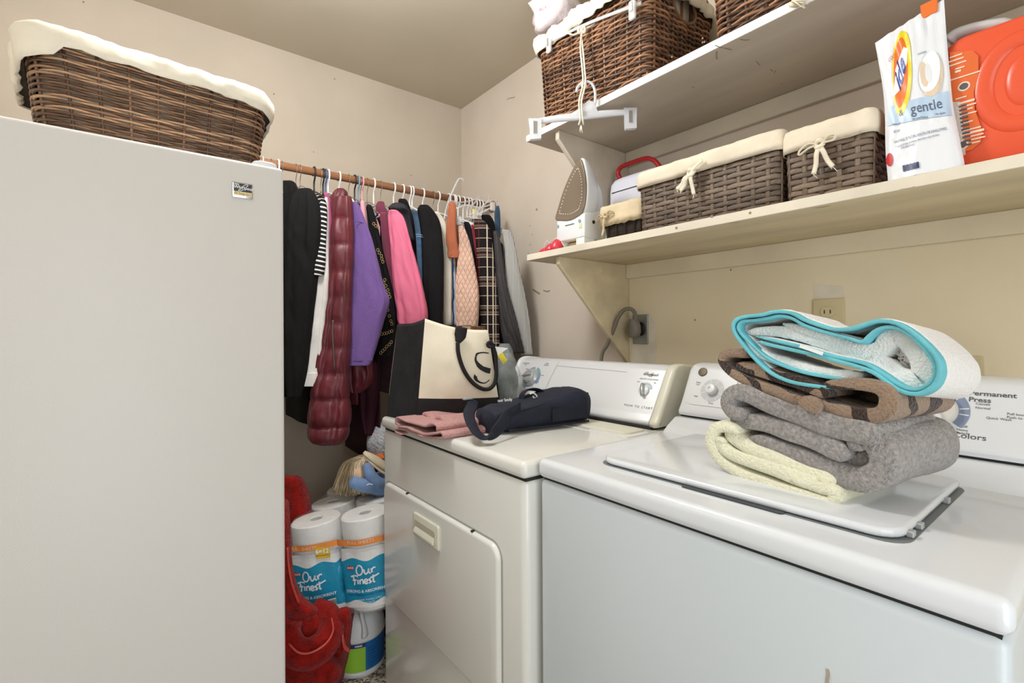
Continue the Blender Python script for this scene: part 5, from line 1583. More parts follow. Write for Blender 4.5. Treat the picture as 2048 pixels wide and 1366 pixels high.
def hang_form(name, secs, m, parent, ratio=0.55, folds=3, amp=0.10, seed=0.0, n=44, sub=5, puff=None, mind=0.012, maxd=0.05, wrinkle=1.0, sq=0.75):
    """Hanging cloth: secs = (x, y, z, half width) from top to bottom, section flattened along the view depth,
    with long folds, cross wrinkles and (for quilted coats) horizontal baffles."""
    P = smooth_path([(a, b, c) for a, b, c, d in secs], sub)
    W_ = [v.x for v in smooth_path([(q[3], 0, 0) for q in secs], sub)]
    rings = []
    L_ = len(P)
    zt, zb = P[0].z, P[-1].z
    for j, p in enumerate(P):
        v = j / (L_ - 1)
        w = max(0.002, W_[j])
        d = min(maxd, max(mind, w * ratio))
        if j == 0:
            w, d = w * .75, d * .5
        pf = 1.0
        if puff:
            ph = (p.z - puff[1]) / puff[0] + 0.10 * nz(p.z * 5, seed, 1)
            pf = 0.66 + 0.36 * abs(math.sin(math.pi * ph)) ** .5
        ring = []
        for i in range(n):
            th = 2 * math.pi * i / n
            c, s_ = math.cos(th), math.sin(th)
            c2 = abs(c) ** sq * (1 if c > 0 else -1)
            s2 = abs(s_) ** sq * (1 if s_ > 0 else -1)
            # long folds that wander down the cloth, sharper than a sine
            f1 = nz(c * 2.2 * folds / 3 + seed, s_ * 1.6 + seed, p.z * 2.4 + seed * .3)
            f2 = nz(c * 4.5 + seed * 2, s_ * 3, p.z * 5.0)
            fold_ = (1 - abs(f1) * 2.4) * amp * 1.5 + f2 * amp * .9
            cross = wrinkle * amp * .55 * (1 - abs(nz(c * 1.5 + seed, p.z * 17 + c * 3, 4.0)) * 3.0) * (0.4 + 0.6 * abs(math.sin(math.pi * v)))
            k = 1 + fold_ * min(1, .4 + v * 1.2) + cross * (.8 if puff else 1.0)
            ring.append(p + UV_ * (w * (pf if not puff else .86 + .14 * pf) * c2 * (1 + (k - 1) * .22)) + FV_ * (d * pf * s2 * (1 + (k - 1) * 1.6)))
        rings.append(ring)
    return loft(name, rings, m, parent)


def body_form(x, z0, z1, m, parent, hw=0.19, t=0.018, neck=0.05, slope=0.085, seed=0.0, name='body', puff=None, n=36, tilt=0.0, flare=1.08):
    rings = []
    K = 16
    for j in range(K + 1):
        v = j / K
        z = z0 + (z1 - z0) * v
        d = z0 - z
        w = neck + (hw - neck) * min(1.0, d / slope) ** .8
        w *= 1 + (flare - 1) * v
        tt = t * (0.45 + 0.55 * min(1, d / 0.12))
        pf = 1.0
        if puff:
            pf = .82 + .22 * abs(math.sin(math.pi * (z - puff[1]) / puff[0])) ** .45
        ring = []
        for i in range(n):
            th = 2 * math.pi * i / n
            c, s_ = math.cos(th), math.sin(th)
            c = abs(c) ** .8 * (1 if c > 0 else -1)
            k = 1 + 0.22 * math.sin(5 * th + seed + z * 4) * (0.2 + v) * .6 + .12 * nz(c * 3 + seed, s_ * 3, z * 7)
            ring.append((x + tilt * d + tt * pf * s_ * k, RY + w * c * (1 - .02 * k), z))
        rings.append(ring)
    return loft(name, rings, m, parent)


def garment(name, label, cat, x, m, z0, z1, sleeve=None, hang=('white', 'holding it', .075), ratio=.55, t=0.018, hw=0.19, folds=3, amp=.10, sm_=None, puff=None, seed=None, maxd=.05, sub=5, slope=.085):
    sd = seed if seed is not None else x * 17
    g = thing(name, label, cat, (x, RY, z1), group='clothes hanging on the closet rod')
    body_form(x, z0, z1, m, g, hw=hw, t=t * .68, seed=sd, puff=puff, slope=slope)
    far = [(x, RY + hw * .92, z0 - slope * 1.0, .02), (x, RY + hw + .02, z0 - slope - .08, .035), (x, RY + hw + .03, z0 - slope - .30, .032), (x, RY + hw + .02, z0 - slope - .45, .028)]
    hang_form('far_sleeve', far, sm_ or m, g, ratio=.6, seed=sd + 3, n=18, sub=3)
    s = None
    if sleeve:
        s = hang_form('sleeve', sleeve, sm_ or m, g, ratio=ratio, folds=folds, amp=amp * 1.6, seed=sd, puff=puff, maxd=maxd, sub=sub + 3)
    if hang:
        hanger(x, hang[0], hang[1], hang[2])
    return g, s


C_blk = cloth('fabric_black', (22, 21, 22), .8, sheen=0)
C_blk2 = cloth('fabric_soft_black', (26, 25, 25), .9, sheen=0)
C_fur = cloth('fur_black', (22, 20, 21), .9, 1.0, 120, sheen=.05)
C_wht = cloth('knit_white', (226, 222, 216), .9)
C_mag = cloth('shirt_magenta', (172, 76, 122), .8)
C_burg = cloth('puffer_burgundy', (98, 34, 42), .46, .9, 34, .14, 8, .02, .5)
C_plum = cloth('shirt_plum', (120, 54, 74), .75)
C_cream = cloth('shirt_cream', (226, 216, 198), .85)
C_rust = cloth('knit_rust', (176, 102, 72), .9)
C_ppink = cloth('top_pale_pink', (222, 158, 168), .8)
C_char = cloth('collar_charcoal', (50, 49, 54), .8, sheen=0)
C_denim = cloth('denim_blue', (70, 96, 124), .85, .6, 400, .18, 20)
C_grey = cloth('leather_grey', (60, 57, 58), .5, .8, 50, .14, 12, 0.0, .45)
C_red = cloth('shirt_red', (160, 44, 52), .8)
C_pinkj = cloth('raincoat_pink', (220, 112, 142), .5, .5, 22, .04, 5, .0, .4)
C_purp = cloth('sweat_purple', (116, 88, 148), .92, .5, 420, .10, 420, .1)
C_navy = cloth('fabric_midnight', (28, 27, 36), .8, sheen=0)


def stripe_mat(name, c1, c2, freq, axis='z', duty=.5, dist=0.0, rough=.85, spec=.2):
    m = mat(name, c1, rough, spec, bump=.3, bscale=300)
    nt, b, L, N = nodes_of(m)
    tc = N('TexCoord')
    dp = N('VectorMath'); dp.operation = 'DOT_PRODUCT'
    dp.inputs[1].default_value = {'z': (0, 0, freq), 'u': (0.7878 * freq, -0.616 * freq, 0), 'zu': (.12 * freq, -.1 * freq, freq)}[axis]
    L(tc.outputs['Object'], dp.inputs[0])
    src = dp.outputs['Value']
    if dist:
        n = N('TexNoise'); n.inputs['Scale'].default_value = 18
        L(tc.outputs['Object'], n.inputs['Vector'])
        ma = N('Math'); ma.operation = 'MULTIPLY_ADD'; ma.inputs[1].default_value = dist
        L(n.outputs['Fac'], ma.inputs[0]); L(src, ma.inputs[2]); src = ma.outputs[0]
    fr = N('Math'); fr.operation = 'FRACT'; L(src, fr.inputs[0])
    gt = N('Math'); gt.operation = 'GREATER_THAN'; gt.inputs[1].default_value = duty
    L(fr.outputs[0], gt.inputs[0])
    mx = N('Mix'); mx.data_type = 'RGBA'
    mx.inputs[6].default_value = lin(c1); mx.inputs[7].default_value = lin(c2)
    L(gt.outputs[0], mx.inputs[0]); L(mx.outputs[2], b.inputs['Base Color'])
    return m


def plaid_mat():
    m = mat('plaid_flannel', (48, 38, 38), .85, .2, bump=.3, bscale=300)
    nt, b, L, N = nodes_of(m)
    tc = N('TexCoord')
    def lines(vec, offs, w):
        dp = N('VectorMath'); dp.operation = 'DOT_PRODUCT'; dp.inputs[1].default_value = vec
        L(tc.outputs['Object'], dp.inputs[0])
        fr = N('Math'); fr.operation = 'FRACT'; L(dp.outputs['Value'], fr.inputs[0])
        acc = None
        for o_ in offs:
            cm = N('Math'); cm.operation = 'COMPARE'; cm.inputs[1].default_value = o_; cm.inputs[2].default_value = w
            L(fr.outputs[0], cm.inputs[0])
            if acc is None:
                acc = cm.outputs[0]
            else:
                ad = N('Math'); ad.operation = 'MAXIMUM'; L(acc, ad.inputs[0]); L(cm.outputs[0], ad.inputs[1]); acc = ad.outputs[0]
        return acc
    za, ua = (0, 0, 8.2), (0.7878 * 11, -.616 * 11, 0)
    base = lin((34, 26, 28))
    def layer(prev, fac, col, k):
        mx = N('Mix'); mx.data_type = 'RGBA'
        mu = N('Math'); mu.operation = 'MULTIPLY'; mu.inputs[1].default_value = k
        L(fac, mu.inputs[0]); L(mu.outputs[0], mx.inputs[0])
        if prev is None:
            mx.inputs[6].default_value = base
        else:
            L(prev, mx.inputs[6])
        mx.inputs[7].default_value = lin(col)
        return mx.outputs[2]
    c = layer(None, lines(za, (.35, .50), .04), (120, 98, 90), .7)
    c = layer(c, lines(za, (.27, .58), .013), (206, 190, 168), .9)
    c = layer(c, lines(za, (.93,), .010), (206, 190, 170), .9)
    c = layer(c, lines(ua, (.12, .86), .028), (220, 206, 182), .9)
    c = layer(c, lines(ua, (.24,), .018), (200, 184, 162), .7)
    c = layer(c, lines(ua, (.47,), .012), (140, 62, 62), .8)
    L(c, b.inputs['Base Color'])
    return m


def quilt_mat():
    m = cloth('quilt_blush', (226, 186, 164), .7, .3, 200)
    nt, b, L, N = nodes_of(m)
    tc = N('TexCoord')
    hs = []
    for vec in ((0.7878 * 52, -.616 * 52, 26), (0.7878 * 52, -.616 * 52, -26)):
        dp = N('VectorMath'); dp.operation = 'DOT_PRODUCT'; dp.inputs[1].default_value = vec
        L(tc.outputs['Object'], dp.inputs[0])
        pp = N('Math'); pp.operation = 'PINGPONG'; pp.inputs[1].default_value = .5
        L(dp.outputs['Value'], pp.inputs[0])
        sm = N('Math'); sm.operation = 'POWER'; sm.inputs[1].default_value = .35
        L(pp.outputs[0], sm.inputs[0])
        hs.append(sm.outputs[0])
    mn = N('Math'); mn.operation = 'MINIMUM'; L(hs[0], mn.inputs[0]); L(hs[1], mn.inputs[1])
    bp = N('Bump'); bp.inputs['Strength'].default_value = .9; bp.inputs['Distance'].default_value = .006
    L(mn.outputs[0], bp.inputs['Height']); L(bp.outputs[0], b.inputs['Normal'])
    return m


C_strb = stripe_mat('knit_black_white', (34, 32, 34), (230, 228, 224), 62, 'zu', .66, .5)
C_pin = stripe_mat('shirt_pinstripe', (208, 206, 200), (128, 128, 130), 150, 'u', .62, 0)
C_blus = stripe_mat('shirt_blue_stripe', (222, 224, 228), (70, 104, 160), 55, 'u', .55, 1.2)
C_plaid = plaid_mat()
C_quilt = quilt_mat()

# -- far left, half hidden by the freezer
garment('fur_jacket', 'black fur-trimmed jacket half hidden behind the freezer edge', 'jacket', 0.4834 - .03, C_fur, 1.755, .98,
        [(0.4328,1.86,1.7227,0.0251),(0.4359,1.86,1.6819,0.0359),(0.4389,1.86,1.6015,0.0396),(0.4409,1.86,1.4758,0.0441),(0.4408,1.86,1.2959,0.045),(0.4383,1.86,1.116,0.0414),(0.4359,1.86,0.9507,0.0359)], ('wire', 'holding the black fur-trimmed jacket', .07), t=.03, amp=.2, folds=5)
garment('black_jacket', 'plain black jacket between the freezer and the striped shirt', 'jacket', 0.5205, C_blk2, 1.74, .97,
        [(0.4799,1.8,1.6899,0.0195),(0.4781,1.8,1.6629,0.039),(0.4778,1.8,1.6132,0.0532),(0.4757,1.8,1.5242,0.0585),(0.4693,1.8,1.4173,0.0557),(0.4595,1.8,1.2931,0.0494),(0.4522,1.8,1.1522,0.0422),(0.4459,1.8,1.0295,0.0342),(0.4397,1.8,0.9494,0.0227)], ('wire', 'holding the plain black jacket', .07), t=.024, amp=.12)
g_, s_ = garment('striped_shirt', 'black and white striped long-sleeved shirt with white sleeve', 'shirt', 0.574, C_strb, 1.73, 1.10,
        [(0.5335,1.775,1.656,0.0063),(0.5324,1.775,1.6165,0.0125),(0.5261,1.775,1.562,0.0187),(0.5171,1.775,1.4896,0.024),(0.51,1.775,1.4267,0.0293),(0.5063,1.775,1.3786,0.0275)], ('black', 'holding the striped shirt', .085), t=.015, maxd=.022)
hang_form('white_sleeve', [(0.5486,1.79,1.6673,0.0045),(0.5509,1.79,1.5861,0.0054),(0.545,1.79,1.4768,0.0109),(0.528,1.79,1.3941,0.0279),(0.5224,1.79,1.3129,0.0314),(0.5133,1.79,1.2231,0.0295),(0.5043,1.79,1.1338,0.0294),(0.4953,1.79,1.054,0.0311),(0.4875,1.79,1.0065,0.0301),(0.4848,1.79,0.9907,0.0292)], C_wht, g_, ratio=.5, folds=2, amp=.08, maxd=.026)['label'] = 'plain white long sleeve'
hang_form('cuff', [(0.4916,1.789,1.0383,0.0328),(0.489,1.789,1.0242,0.0319),(0.4846,1.789,0.9962,0.031),(0.4837,1.789,0.9891,0.0301)], C_wht, g_, ratio=.52, folds=2, amp=.02, maxd=.028)
garment('grey_top', 'dark grey top squeezed behind the striped shirt', 'top', 0.6094, C_char, 1.725, 1.12, [(0.5388,1.85,1.6476,0.0093),(0.5393,1.85,1.5773,0.0139),(0.5378,1.85,1.4473,0.0167),(0.5371,1.85,1.299,0.013)], ('black', 'holding the dark grey top', .085), t=.013)
garment('magenta_shirt', 'thin magenta shirt beside the burgundy puffer coat', 'shirt', 0.6294, C_mag, 1.735, 1.12, [(0.5539,1.81,1.6892,0.0073),(0.5636,1.81,1.6468,0.0083),(0.5695,1.81,1.5741,0.0092),(0.5707,1.81,1.4454,0.0092),(0.5647,1.81,1.3162,0.0092),(0.5588,1.81,1.2242,0.0073)], ('white', 'holding the magenta shirt', .08), t=.012, maxd=.02)
hanger(0.6194, 'blue', 'next to the black one by the striped shirt', .09)
# -- burgundy puffer coat
g_, s_ = garment('puffer_coat', 'long burgundy puffer coat with zip pocket in front of the clothes', 'coat', 0.6743, C_burg, 1.74, .90,
        [(0.6008,1.76,1.6749,0.0273),(0.5988,1.76,1.6418,0.0327),(0.5966,1.76,1.5688,0.0382),(0.5944,1.76,1.4776,0.04),(0.5902,1.76,1.3684,0.0399),(0.5807,1.76,1.2594,0.0452),(0.5721,1.76,1.151,0.0495),(0.561,1.76,1.0614,0.0547),(0.5518,1.76,0.9724,0.0617),(0.5461,1.76,0.8925,0.0705),(0.5423,1.76,0.8305,0.0704),(0.5413,1.76,0.795,0.0606),(0.5499,1.76,0.7795,0.0375)], ('white', 'holding the burgundy puffer coat', .07), t=.03, puff=(.092, .02), ratio=.62, amp=.11, folds=4, sub=8, maxd=.055)
hang_form('hood', [(0.6062,1.8,1.7128,0.0102),(0.6052,1.8,1.6996,0.0223),(0.5977,1.8,1.6724,0.0259),(0.5875,1.8,1.6301,0.0175),(0.5817,1.8,1.574,0.012),(0.5768,1.8,1.4998,0.0092)], C_burg, g_, ratio=.8, folds=2, amp=.16, maxd=.04)
hang_form('other_sleeve', [(0.6792,1.84,1.1104,0.0484),(0.6839,1.84,1.0618,0.0533),(0.6885,1.84,1.0131,0.0544),(0.6844,1.84,0.9746,0.0427),(0.6744,1.84,0.9443,0.0174)], C_burg, g_, ratio=.6, folds=3, amp=.2, maxd=.05)
tube('pocket_zip', [(0.5466,1.715,1.2216),(0.5434,1.711,1.1779),(0.5459,1.709,1.1169),(0.5496,1.711,1.0468)], .0032, mat('zip_tape', (88, 74, 74), .5), g_, n=6, sm=5)
tube('front_seam', [(0.5822,1.715,1.3638),(0.5845,1.713,1.2575),(0.5871,1.712,1.1512),(0.5842,1.71,1.0451),(0.5847,1.708,0.9392),(0.5779,1.71,0.8513)], .0022, cloth('seam_burgundy', (92, 30, 42), .6), g_, n=6, sm=5)
hanger(0.7141, 'wire', 'hanging empty beside the burgundy coat hood', .08)
garment('long_black_coat', 'long black coat hanging low behind the burgundy coat', 'coat', .60, C_blk, 1.73, .80, None, ('wire', 'holding the long black coat', .08), t=.03)  # added garment, keeps light off the wall behind the clothes
garment('long_dark_dress', 'long dark plum dress hanging behind the chain blouse', 'dress', .765, cloth('dress_dark_plum', (58, 26, 38), .7, sheen=0), 1.71, .66, [(0.7286,1.86,1.069,0.0397),(0.7321,1.86,0.9498,0.0397),(0.7296,1.86,0.8508,0.0298),(0.7312,1.86,0.7712,0.0159)], ('wire', 'holding the long dark dress', .09), t=.02)  # plum and black clothes hang here; the long body is added to block light
garment('black_trousers', 'black trousers hanging low beside the freezer', 'trousers', .505, C_blk2, 1.72, .84, None, ('wire', 'holding the added black trousers', .08), t=.022, hw=.16)  # put in to shade the gap beside the freezer
# -- purple sweatshirt
g_, s_ = garment('sweatshirt', 'purple sweatshirt with its wide sleeve hanging in front', 'sweatshirt', 0.7397, C_purp, 1.715, 1.12,
        [(0.6403,1.755,1.6584,0.0083),(0.6467,1.755,1.63,0.0166),(0.6586,1.755,1.5762,0.0269),(0.6687,1.755,1.5125,0.039),(0.6769,1.755,1.4295,0.0513),(0.6832,1.755,1.3553,0.0635),(0.6886,1.755,1.2938,0.0768),(0.6758,1.755,1.2244,0.0699),(0.664,1.755,1.1499,0.0603),(0.6543,1.755,1.0946,0.0527),(0.6514,1.755,1.0725,0.0499)], ('black', 'holding the purple sweatshirt', .10), ratio=.35, amp=.07, maxd=.035)
hang_form('cuff', [(0.6569,1.754,1.1186,0.0555),(0.654,1.754,1.1057,0.0546),(0.6481,1.754,1.0689,0.0489),(0.6453,1.754,1.0562,0.0442)], C_purp, g_, ratio=.36, folds=2, amp=.02, maxd=.034)
tube('shoulder_seam', [(0.6317,1.735,1.5799),(0.6521,1.735,1.5845),(0.6777,1.738,1.572)], .0012, cloth('seam_purple', (98, 72, 134), .9), g_, n=5, sm=4)
hanger(0.7549, 'pale blue', 'beside the purple sweatshirt neck', .10)
garment('pale_pink_top', 'pale pink top peeking out behind the purple sweatshirt', 'top', 0.7723, C_ppink, 1.70, 1.16, [(0.6981,1.83,1.6881,0.0078),(0.7038,1.83,1.6347,0.0097),(0.7125,1.83,1.5775,0.0088),(0.7272,1.83,1.501,0.0098),(0.7551,1.83,1.3854,0.0119)], ('pink', 'holding the pale pink top', .10), t=.012, maxd=.02)
g_, s_ = garment('chain_print_blouse', 'black blouse printed with gold chains beside the purple sweatshirt', 'blouse', 0.7944, C_blk, 1.70, 1.10,
        [(0.7122,1.8,1.6685,0.0096),(0.7238,1.8,1.6124,0.0155),(0.7385,1.8,1.5368,0.0184),(0.7553,1.8,1.4607,0.0195),(0.7734,1.8,1.3838,0.0216),(0.7875,1.8,1.3059,0.0237),(0.7934,1.8,1.227,0.0257),(0.7846,1.8,1.1481,0.0296),(0.7677,1.8,1.0778,0.0294)], ('wire', 'holding the chain-print blouse', .09), t=.013, maxd=.024, ratio=.4)
M_gold = mat('print_gold', (206, 176, 118), .5)
chp = [(0.7204,1.772,1.5914),(0.7283,1.772,1.5848),(0.7382,1.772,1.5804),(0.7358,1.772,1.4938),(0.7417,1.772,1.4829),(0.7497,1.772,1.4722),(0.7517,1.772,1.4608),(0.7557,1.772,1.4496),(0.7634,1.772,1.3806),(0.7593,1.772,1.3688),(0.7674,1.772,1.3577),(0.7755,1.772,1.3426),(0.7795,1.772,1.3273),(0.7836,1.772,1.3158),(0.7751,1.772,1.2649),(0.7811,1.772,1.2417),(0.7872,1.772,1.2224),(0.7913,1.772,1.2107),(0.7502,1.772,1.1719),(0.7603,1.772,1.1737),(0.7705,1.772,1.1756),(0.7808,1.772,1.1795),(0.7911,1.772,1.1834),(0.7457,1.772,1.0988),(0.7539,1.772,1.1063),(0.762,1.772,1.1138),(0.7702,1.772,1.1233),(0.7805,1.772,1.1309),(0.7888,1.772,1.1405)]
for q in chp:
    tube('chain_link', [Vector(q) + UV_ * (.0046 * math.cos(a)) + Vector((0, 0, .0056 * math.sin(a))) - FV_ * .003 for a in [2 * math.pi * i / 12 for i in range(12)]], .0008, M_gold, g_, n=4, closed=True)
hanger(0.8236, 'white', 'between the chain blouse and plum shirt', .10)
g_, s_ = garment('plum_shirt', 'plum shirt with a stand collar left of the pink raincoat', 'shirt', 0.8555, C_plum, 1.715, .92, [(0.7814,1.825,1.655,0.0139),(0.7874,1.825,1.6061,0.0159),(0.7975,1.825,1.5276,0.018),(0.8097,1.825,1.4286,0.0181),(0.8199,1.825,1.3287,0.0161),(0.8236,1.825,1.2281,0.0161)], ('wire', 'holding the plum shirt', .09), t=.014, maxd=.03)
hang_form('collar', [(0.7828,1.85,1.7045,0.0111),(0.7796,1.85,1.6859,0.0181),(0.7879,1.85,1.661,0.0221),(0.7962,1.85,1.628,0.0182)], C_plum, g_, ratio=.7, folds=2, amp=.1, maxd=.03)
# -- pink raincoat
g_, s_ = garment('raincoat', 'bright pink raincoat with charcoal collar lining', 'raincoat', 0.9165, C_pinkj, 1.715, 1.12,
        [(0.7812,1.735,1.6465,0.0153),(0.7933,1.735,1.6176,0.0308),(0.8064,1.735,1.5539,0.0377),(0.8216,1.735,1.4781,0.0446),(0.8348,1.735,1.4014,0.0517),(0.8482,1.735,1.324,0.0568),(0.8586,1.735,1.2656,0.0589),(0.8605,1.735,1.2302,0.057),(0.8604,1.735,1.2106,0.0531)], ('white', 'holding the pink raincoat', .075), ratio=.45, amp=.09, maxd=.045)
hang_form('collar', [(0.818,1.77,1.6869,0.0118),(0.8211,1.77,1.6776,0.0285),(0.8231,1.77,1.6601,0.0384),(0.8454,1.77,1.6398,0.0258),(0.8635,1.77,1.5965,0.015),(0.8763,1.77,1.5481,0.011)], C_char, g_, ratio=.8, folds=2, amp=.12, maxd=.035)
garment('black_hooded_top', 'black hooded top behind the pink raincoat collar', 'top', 0.96, C_blk, 1.725, 1.08, [(0.8656,1.83,1.724,0.0143),(0.8721,1.83,1.7005,0.0205),(0.8941,1.83,1.642,0.0165),(0.9116,1.83,1.5407,0.0125),(0.9338,1.83,1.4178,0.0125),(0.9515,1.83,1.2719,0.0126)], ('white', 'holding the black hooded top', .07), t=.014, maxd=.03)
garment('navy_shirt', 'midnight blue shirt beside the denim jacket', 'shirt', 0.9946, C_navy, 1.70, 1.08, [(0.8979,1.81,1.6716,0.0082),(0.91,1.81,1.6199,0.0113),(0.9219,1.81,1.5182,0.0103),(0.9372,1.81,1.3953,0.0083),(0.948,1.81,1.271,0.0062)], ('white', 'holding the midnight blue shirt', .085), t=.012, maxd=.02)
g_, s_ = garment('denim_jacket', 'faded blue denim jacket left of the black blazer', 'jacket', 1.0071, C_denim, 1.70, 1.08, [(0.8952,1.78,1.6692,0.0132),(0.9084,1.78,1.6346,0.0152),(0.917,1.78,1.5747,0.0153),(0.9221,1.78,1.4732,0.0143),(0.9305,1.78,1.3512,0.0123),(0.94,1.78,1.2285,0.0092)], ('white', 'holding the denim jacket', .09), t=.012, maxd=.022)
for py in [(0.9008,1.755,1.5706),(0.903,1.755,1.5629)]:
    tube('stitching', [Vector(py) - UV_ * .014, Vector(py), Vector(py) + UV_ * .014 + Vector((0, 0, -.003))], .0011, mat('stitch_pale', (160, 176, 190), .8), g_, n=5, sm=3)
garment('blazer', 'black blazer right of the denim jacket', 'blazer', 1.0607, C_blk, 1.715, 1.06,
        [(0.9185,1.745,1.6898,0.0161),(0.924,1.745,1.6705,0.0312),(0.9407,1.745,1.6326,0.0405),(0.9518,1.745,1.5732,0.0427),(0.9569,1.745,1.4721,0.0438),(0.9585,1.745,1.35,0.0417),(0.9636,1.745,1.2279,0.0347),(0.9676,1.745,1.1259,0.0306)], ('white', 'holding the black blazer', .08), ratio=.5, t=.016, amp=.06, maxd=.04)
garment('cream_shirt', 'cream shirt right of the black blazer', 'shirt', 1.1158, C_cream, 1.70, 1.06, [(0.9893,1.77,1.6774,0.0104),(1.0139,1.77,1.6372,0.0157),(1.0315,1.77,1.566,0.0168),(1.0394,1.77,1.4826,0.0179),(1.0387,1.77,1.356,0.0179),(1.0391,1.77,1.2085,0.0169)], ('wire', 'holding the cream shirt', .085), t=.012, maxd=.026)
garment('blue_striped_shirt', 'white shirt with blue stripes behind the rust shorts', 'shirt', 1.1427, C_blus, 1.69, 1.06, [(1.0508,1.79,1.6353,0.0085),(1.0652,1.79,1.573,0.0107),(1.0746,1.79,1.4882,0.0129),(1.0813,1.79,1.3597,0.0151),(1.083,1.79,1.2091,0.0151)], ('white', 'holding the blue striped shirt', .085), t=.012, maxd=.022)
# -- rust shorts on a clip hanger
rs = thing('rust_shorts', 'rust orange knit shorts clipped on a clear hanger', 'shorts', (1.0479,1.74,1.6259), group='clothes hanging on the closet rod')
hang_form('left_leg', [(1.0442,1.735,1.7203,0.0135),(1.0428,1.735,1.6867,0.0167),(1.0388,1.735,1.6238,0.0198),(1.0397,1.735,1.5615,0.0229),(1.0479,1.735,1.5207,0.0219),(1.0502,1.735,1.4959,0.0198)], C_rust, rs, ratio=.45, folds=4, amp=.14, maxd=.03)
hang_form('hem', [(1.0473,1.734,1.5205,0.024),(1.0484,1.734,1.5081,0.025),(1.0483,1.734,1.4914,0.0229),(1.0495,1.734,1.4874,0.0198)], C_rust, rs, ratio=.5, folds=2, amp=.03, maxd=.03)
hang_form('right_leg', [(1.0858,1.8,1.7283,0.0119),(1.0866,1.8,1.6635,0.0173),(1.0961,1.8,1.5564,0.0174),(1.0969,1.8,1.4914,0.0141),(1.0968,1.8,1.4697,0.0098)], C_rust, rs, ratio=.45, folds=3, amp=.12, maxd=.03)
garment('quilted_jacket', 'blush pink quilted jacket left of the plaid shirt', 'jacket', 1.1809 + .045, C_quilt, 1.66, 1.04,
        [(1.0707,1.71,1.6194,0.0083),(1.0791,1.71,1.5934,0.0156),(1.0887,1.71,1.5423,0.024),(1.0944,1.71,1.4592,0.0356),(1.0987,1.71,1.3652,0.0461),(1.0994,1.71,1.2708,0.0472),(1.0976,1.71,1.1764,0.0419),(1.0947,1.71,1.1031,0.0356)], ('white', 'holding the blush quilted jacket', .09), ratio=.5, t=.016, amp=.07, maxd=.04)
garment('dark_knit', 'dark knit jumper between the quilted jacket and plaid shirt', 'jumper', 1.2541, C_navy, 1.66, 1.06, [(1.148,1.79,1.6615,0.0121),(1.1633,1.79,1.6174,0.0143),(1.18,1.79,1.5419,0.0155),(1.1979,1.79,1.4325,0.0134),(1.2104,1.79,1.277,0.0112)], ('white', 'holding the dark knit jumper', .10), t=.012, maxd=.03)
garment('red_shirt', 'thin red shirt edge beside the plaid shirt', 'shirt', 1.283, C_red, 1.66, 1.06, [(1.1674,1.77,1.6474,0.0066),(1.1815,1.77,1.5833,0.0077),(1.1929,1.77,1.4963,0.0066),(1.2028,1.77,1.3866,0.0066),(1.2022,1.77,1.276,0.0066)], ('white', 'holding the thin red shirt', .10), t=.011, maxd=.02)
garment('plaid_shirt', 'black and cream plaid flannel shirt near the wall corner', 'shirt', 1.3064, C_plaid, 1.69, 1.02,
        [(1.1416,1.7,1.6567,0.019),(1.1581,1.7,1.642,0.0266),(1.1734,1.7,1.6035,0.0331),(1.1833,1.7,1.5297,0.0354),(1.1944,1.7,1.4169,0.0366),(1.2016,1.7,1.3075,0.0409),(1.2076,1.7,1.2085,0.0399),(1.215,1.7,1.1112,0.0357)], ('white', 'holding the plaid flannel shirt', .08), ratio=.5, t=.015, amp=.06, maxd=.035)
garment('black_knit', 'fluffy black knit top behind the plaid shirt', 'top', 1.3541, C_fur, 1.69, 1.04, [(1.258,1.8,1.7104,0.0205),(1.2745,1.8,1.6786,0.0251),(1.2967,1.8,1.6242,0.0161),(1.3302,1.8,1.5124,0.0162),(1.3467,1.8,1.3741,0.0163),(1.3575,1.8,1.2345,0.0164)], ('white', 'holding the fluffy black knit', .08), t=.016, amp=.16, maxd=.035)
garment('leather_jacket', 'dark grey leather jacket left of the pinstriped shirt', 'jacket', 1.3907, C_grey, 1.68, 1.02,
        [(1.2189,1.67,1.6106,0.0107),(1.2292,1.67,1.5517,0.015),(1.2393,1.67,1.4667,0.0194),(1.2496,1.67,1.3811,0.0238),(1.2667,1.67,1.2952,0.0315),(1.288,1.67,1.2085,0.0382),(1.3084,1.67,1.1317,0.0418),(1.3235,1.67,1.0851,0.0408)], ('white', 'holding the grey leather jacket', .08), ratio=.5, t=.015, amp=.13, folds=4, maxd=.035)
garment('jeans', 'dark blue jeans folded over a hanger in the corner', 'jeans', 1.372, C_denim, 1.71, 1.05, [(1.3569,1.84,1.7755,0.0059),(1.3538,1.84,1.7442,0.013),(1.3564,1.84,1.6854,0.013),(1.3604,1.84,1.6267,0.0095)], ('white', 'holding the folded jeans', .06), t=.012, hw=.16, maxd=.016)
garment('pinstripe_shirt', 'grey pinstriped white shirt against the right wall', 'shirt', 1.402, C_pin, 1.67, .99,
        [(1.2614,1.655,1.6177,0.0172),(1.2748,1.655,1.587,0.0216),(1.2894,1.655,1.5235,0.025),(1.3,1.655,1.4373,0.0316),(1.3174,1.655,1.34,0.0395),(1.3421,1.655,1.2307,0.0375),(1.3616,1.655,1.1422,0.0311),(1.3741,1.655,1.0752,0.0279)], ('wire', 'holding the pinstriped shirt', .09), ratio=.35, t=.014, amp=.08, maxd=.02)

